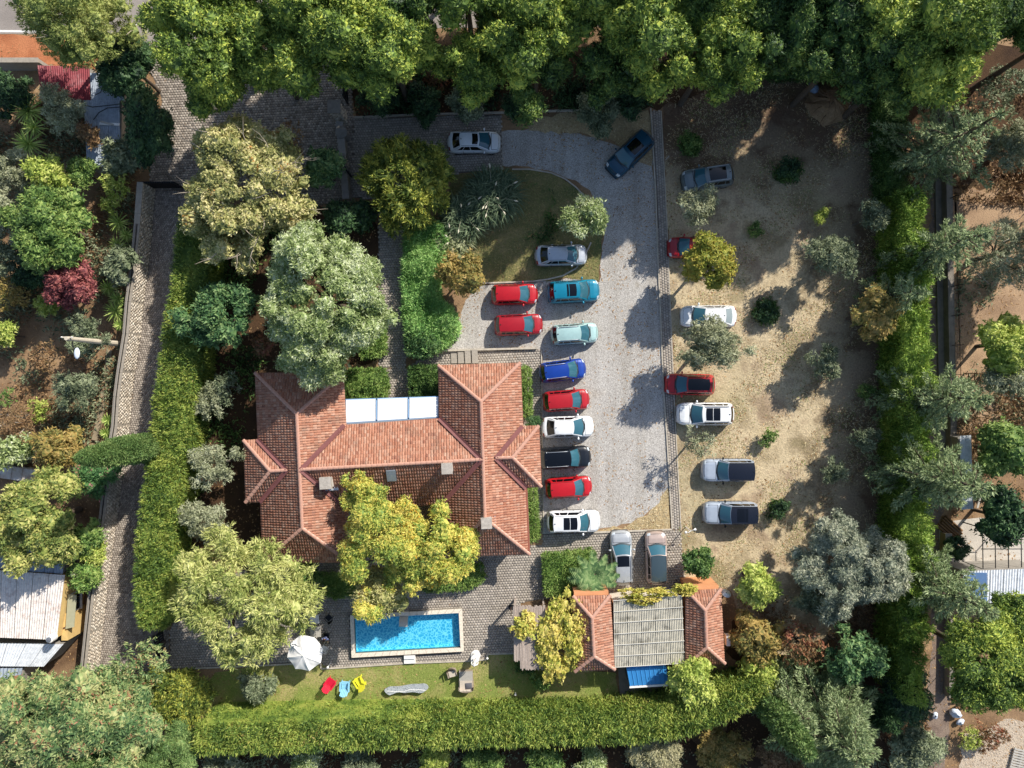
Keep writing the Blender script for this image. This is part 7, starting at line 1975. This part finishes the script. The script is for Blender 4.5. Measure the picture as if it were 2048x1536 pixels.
# low undergrowth on the garden soil
rgx = np.random.default_rng(88)
def undergrowth(name, poly_px, n, mat, h, seed):
    poly = [(q.x, q.y) for q in PP(poly_px)]
    X = np.array(poly); rng = np.random.default_rng(seed)
    x = rng.uniform(X[:, 0].min(), X[:, 0].max(), n); y = rng.uniform(X[:, 1].min(), X[:, 1].max(), n)
    f = np.sin(x * 0.9 + 0.4) * np.sin(y * 0.8 + seed) + 0.7 * np.sin(x * 0.37 - y * 0.5 + seed)
    m = inpoly(x, y, poly) & (f + rng.normal(size=n) * 0.35 > 0.25)
    x, y = x[m], y[m]
    pts = np.stack([x, y, rng.uniform(0.02, h, len(x))], 1)
    V, F = sprays(rng, pts, np.tile([[0, 0, 1.0]], (len(x), 1)), 5, 0.3, 0.11, 0.8, 0.15)
    V[:, 2] = np.maximum(V[:, 2], 0.015)
    o = link(name, fast_mesh(name, V, F, mat)); o['kind'] = 'stuff'
undergrowth('undergrowth', [(-60, 160), (170, 200), (280, 380), (260, 700), (200, 900), (-60, 960)], 9000, L_olived, 0.5, 1)
undergrowth('dry_undergrowth', [(-60, 160), (170, 200), (280, 380), (260, 700), (200, 900), (-60, 960)], 6000, L_brown, 0.4, 2)
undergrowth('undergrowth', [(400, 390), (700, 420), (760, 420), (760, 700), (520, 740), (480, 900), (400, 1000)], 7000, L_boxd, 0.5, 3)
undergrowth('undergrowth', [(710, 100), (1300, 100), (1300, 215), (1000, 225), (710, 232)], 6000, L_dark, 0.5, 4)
undergrowth('undergrowth', [(1480, 1180), (1800, 1180), (1860, 1500), (1500, 1400)], 6000, L_brown, 0.45, 5)
undergrowth('undergrowth', [(-60, 1480), (1850, 1515), (1850, 1600), (-60, 1600)], 6000, L_olived, 0.5, 6)
undergrowth('undergrowth', [(1900, 180), (2100, 180), (2100, 420), (1900, 400)], 2500, L_brown, 0.3, 7)

# unseen trees added outside the frame to the east to shade its edge
for lb, x, y, r, zc in (('unseen pine added outside the right edge level with the spiky deodar', 2190, 190, 110, 9.0), ('unseen pine added outside the right edge above the bare soil', 2230, 400, 100, 8.5)):
    broad('pine_tree', 'pine tree', lb, x, y, r, zc, L_pine2, nl=44, lr=(0.17, 0.32), dens=1.45, L=0.25, W=0.11, k=9, flat=0.95, spread=0.6, up=0.35, rough=0.4, trunk=0.22, limbs=12, low=-0.65, lay=0.25, core=0.78)

for i in range(9):  # unseen row of pines added to throw shade on the field's north end
    broad('pine_tree', 'pine tree', 'unseen pine added beyond the top edge to shade the field', 740 + 180 * i, -225 + 12 * (i % 2), 118, 10.0, L_pine2, nl=44, lr=(0.17, 0.32), dens=1.45, L=0.25, W=0.11, k=9, flat=0.95, spread=0.6, up=0.35, rough=0.4, trunk=0.22, limbs=8, low=-0.65, lay=0.25, core=0.78, group='unseen pines added for shade')

for i, (x, y, r) in enumerate(((1573, 340, 26), (1530, 624, 22), (1558, 1022, 22), (1380, 290, 20), (1080, 390, 30), (1075, 450, 36))):
    undergrowth('watered_grass', [(x + r * math.cos(a * 0.52) * 1.1, y + r * math.sin(a * 0.52)) for a in range(12)], 420, L_boxd, 0.12, 20 + i)

undergrowth('clutter_weeds', [(1895, 770), (2100, 770), (2100, 1045), (1900, 1040)], 2600, L_brown, 0.4, 41)
undergrowth('clutter_weeds', [(1895, 560), (2100, 400), (2100, 1045), (1900, 1040)], 2200, L_olived, 0.35, 42)
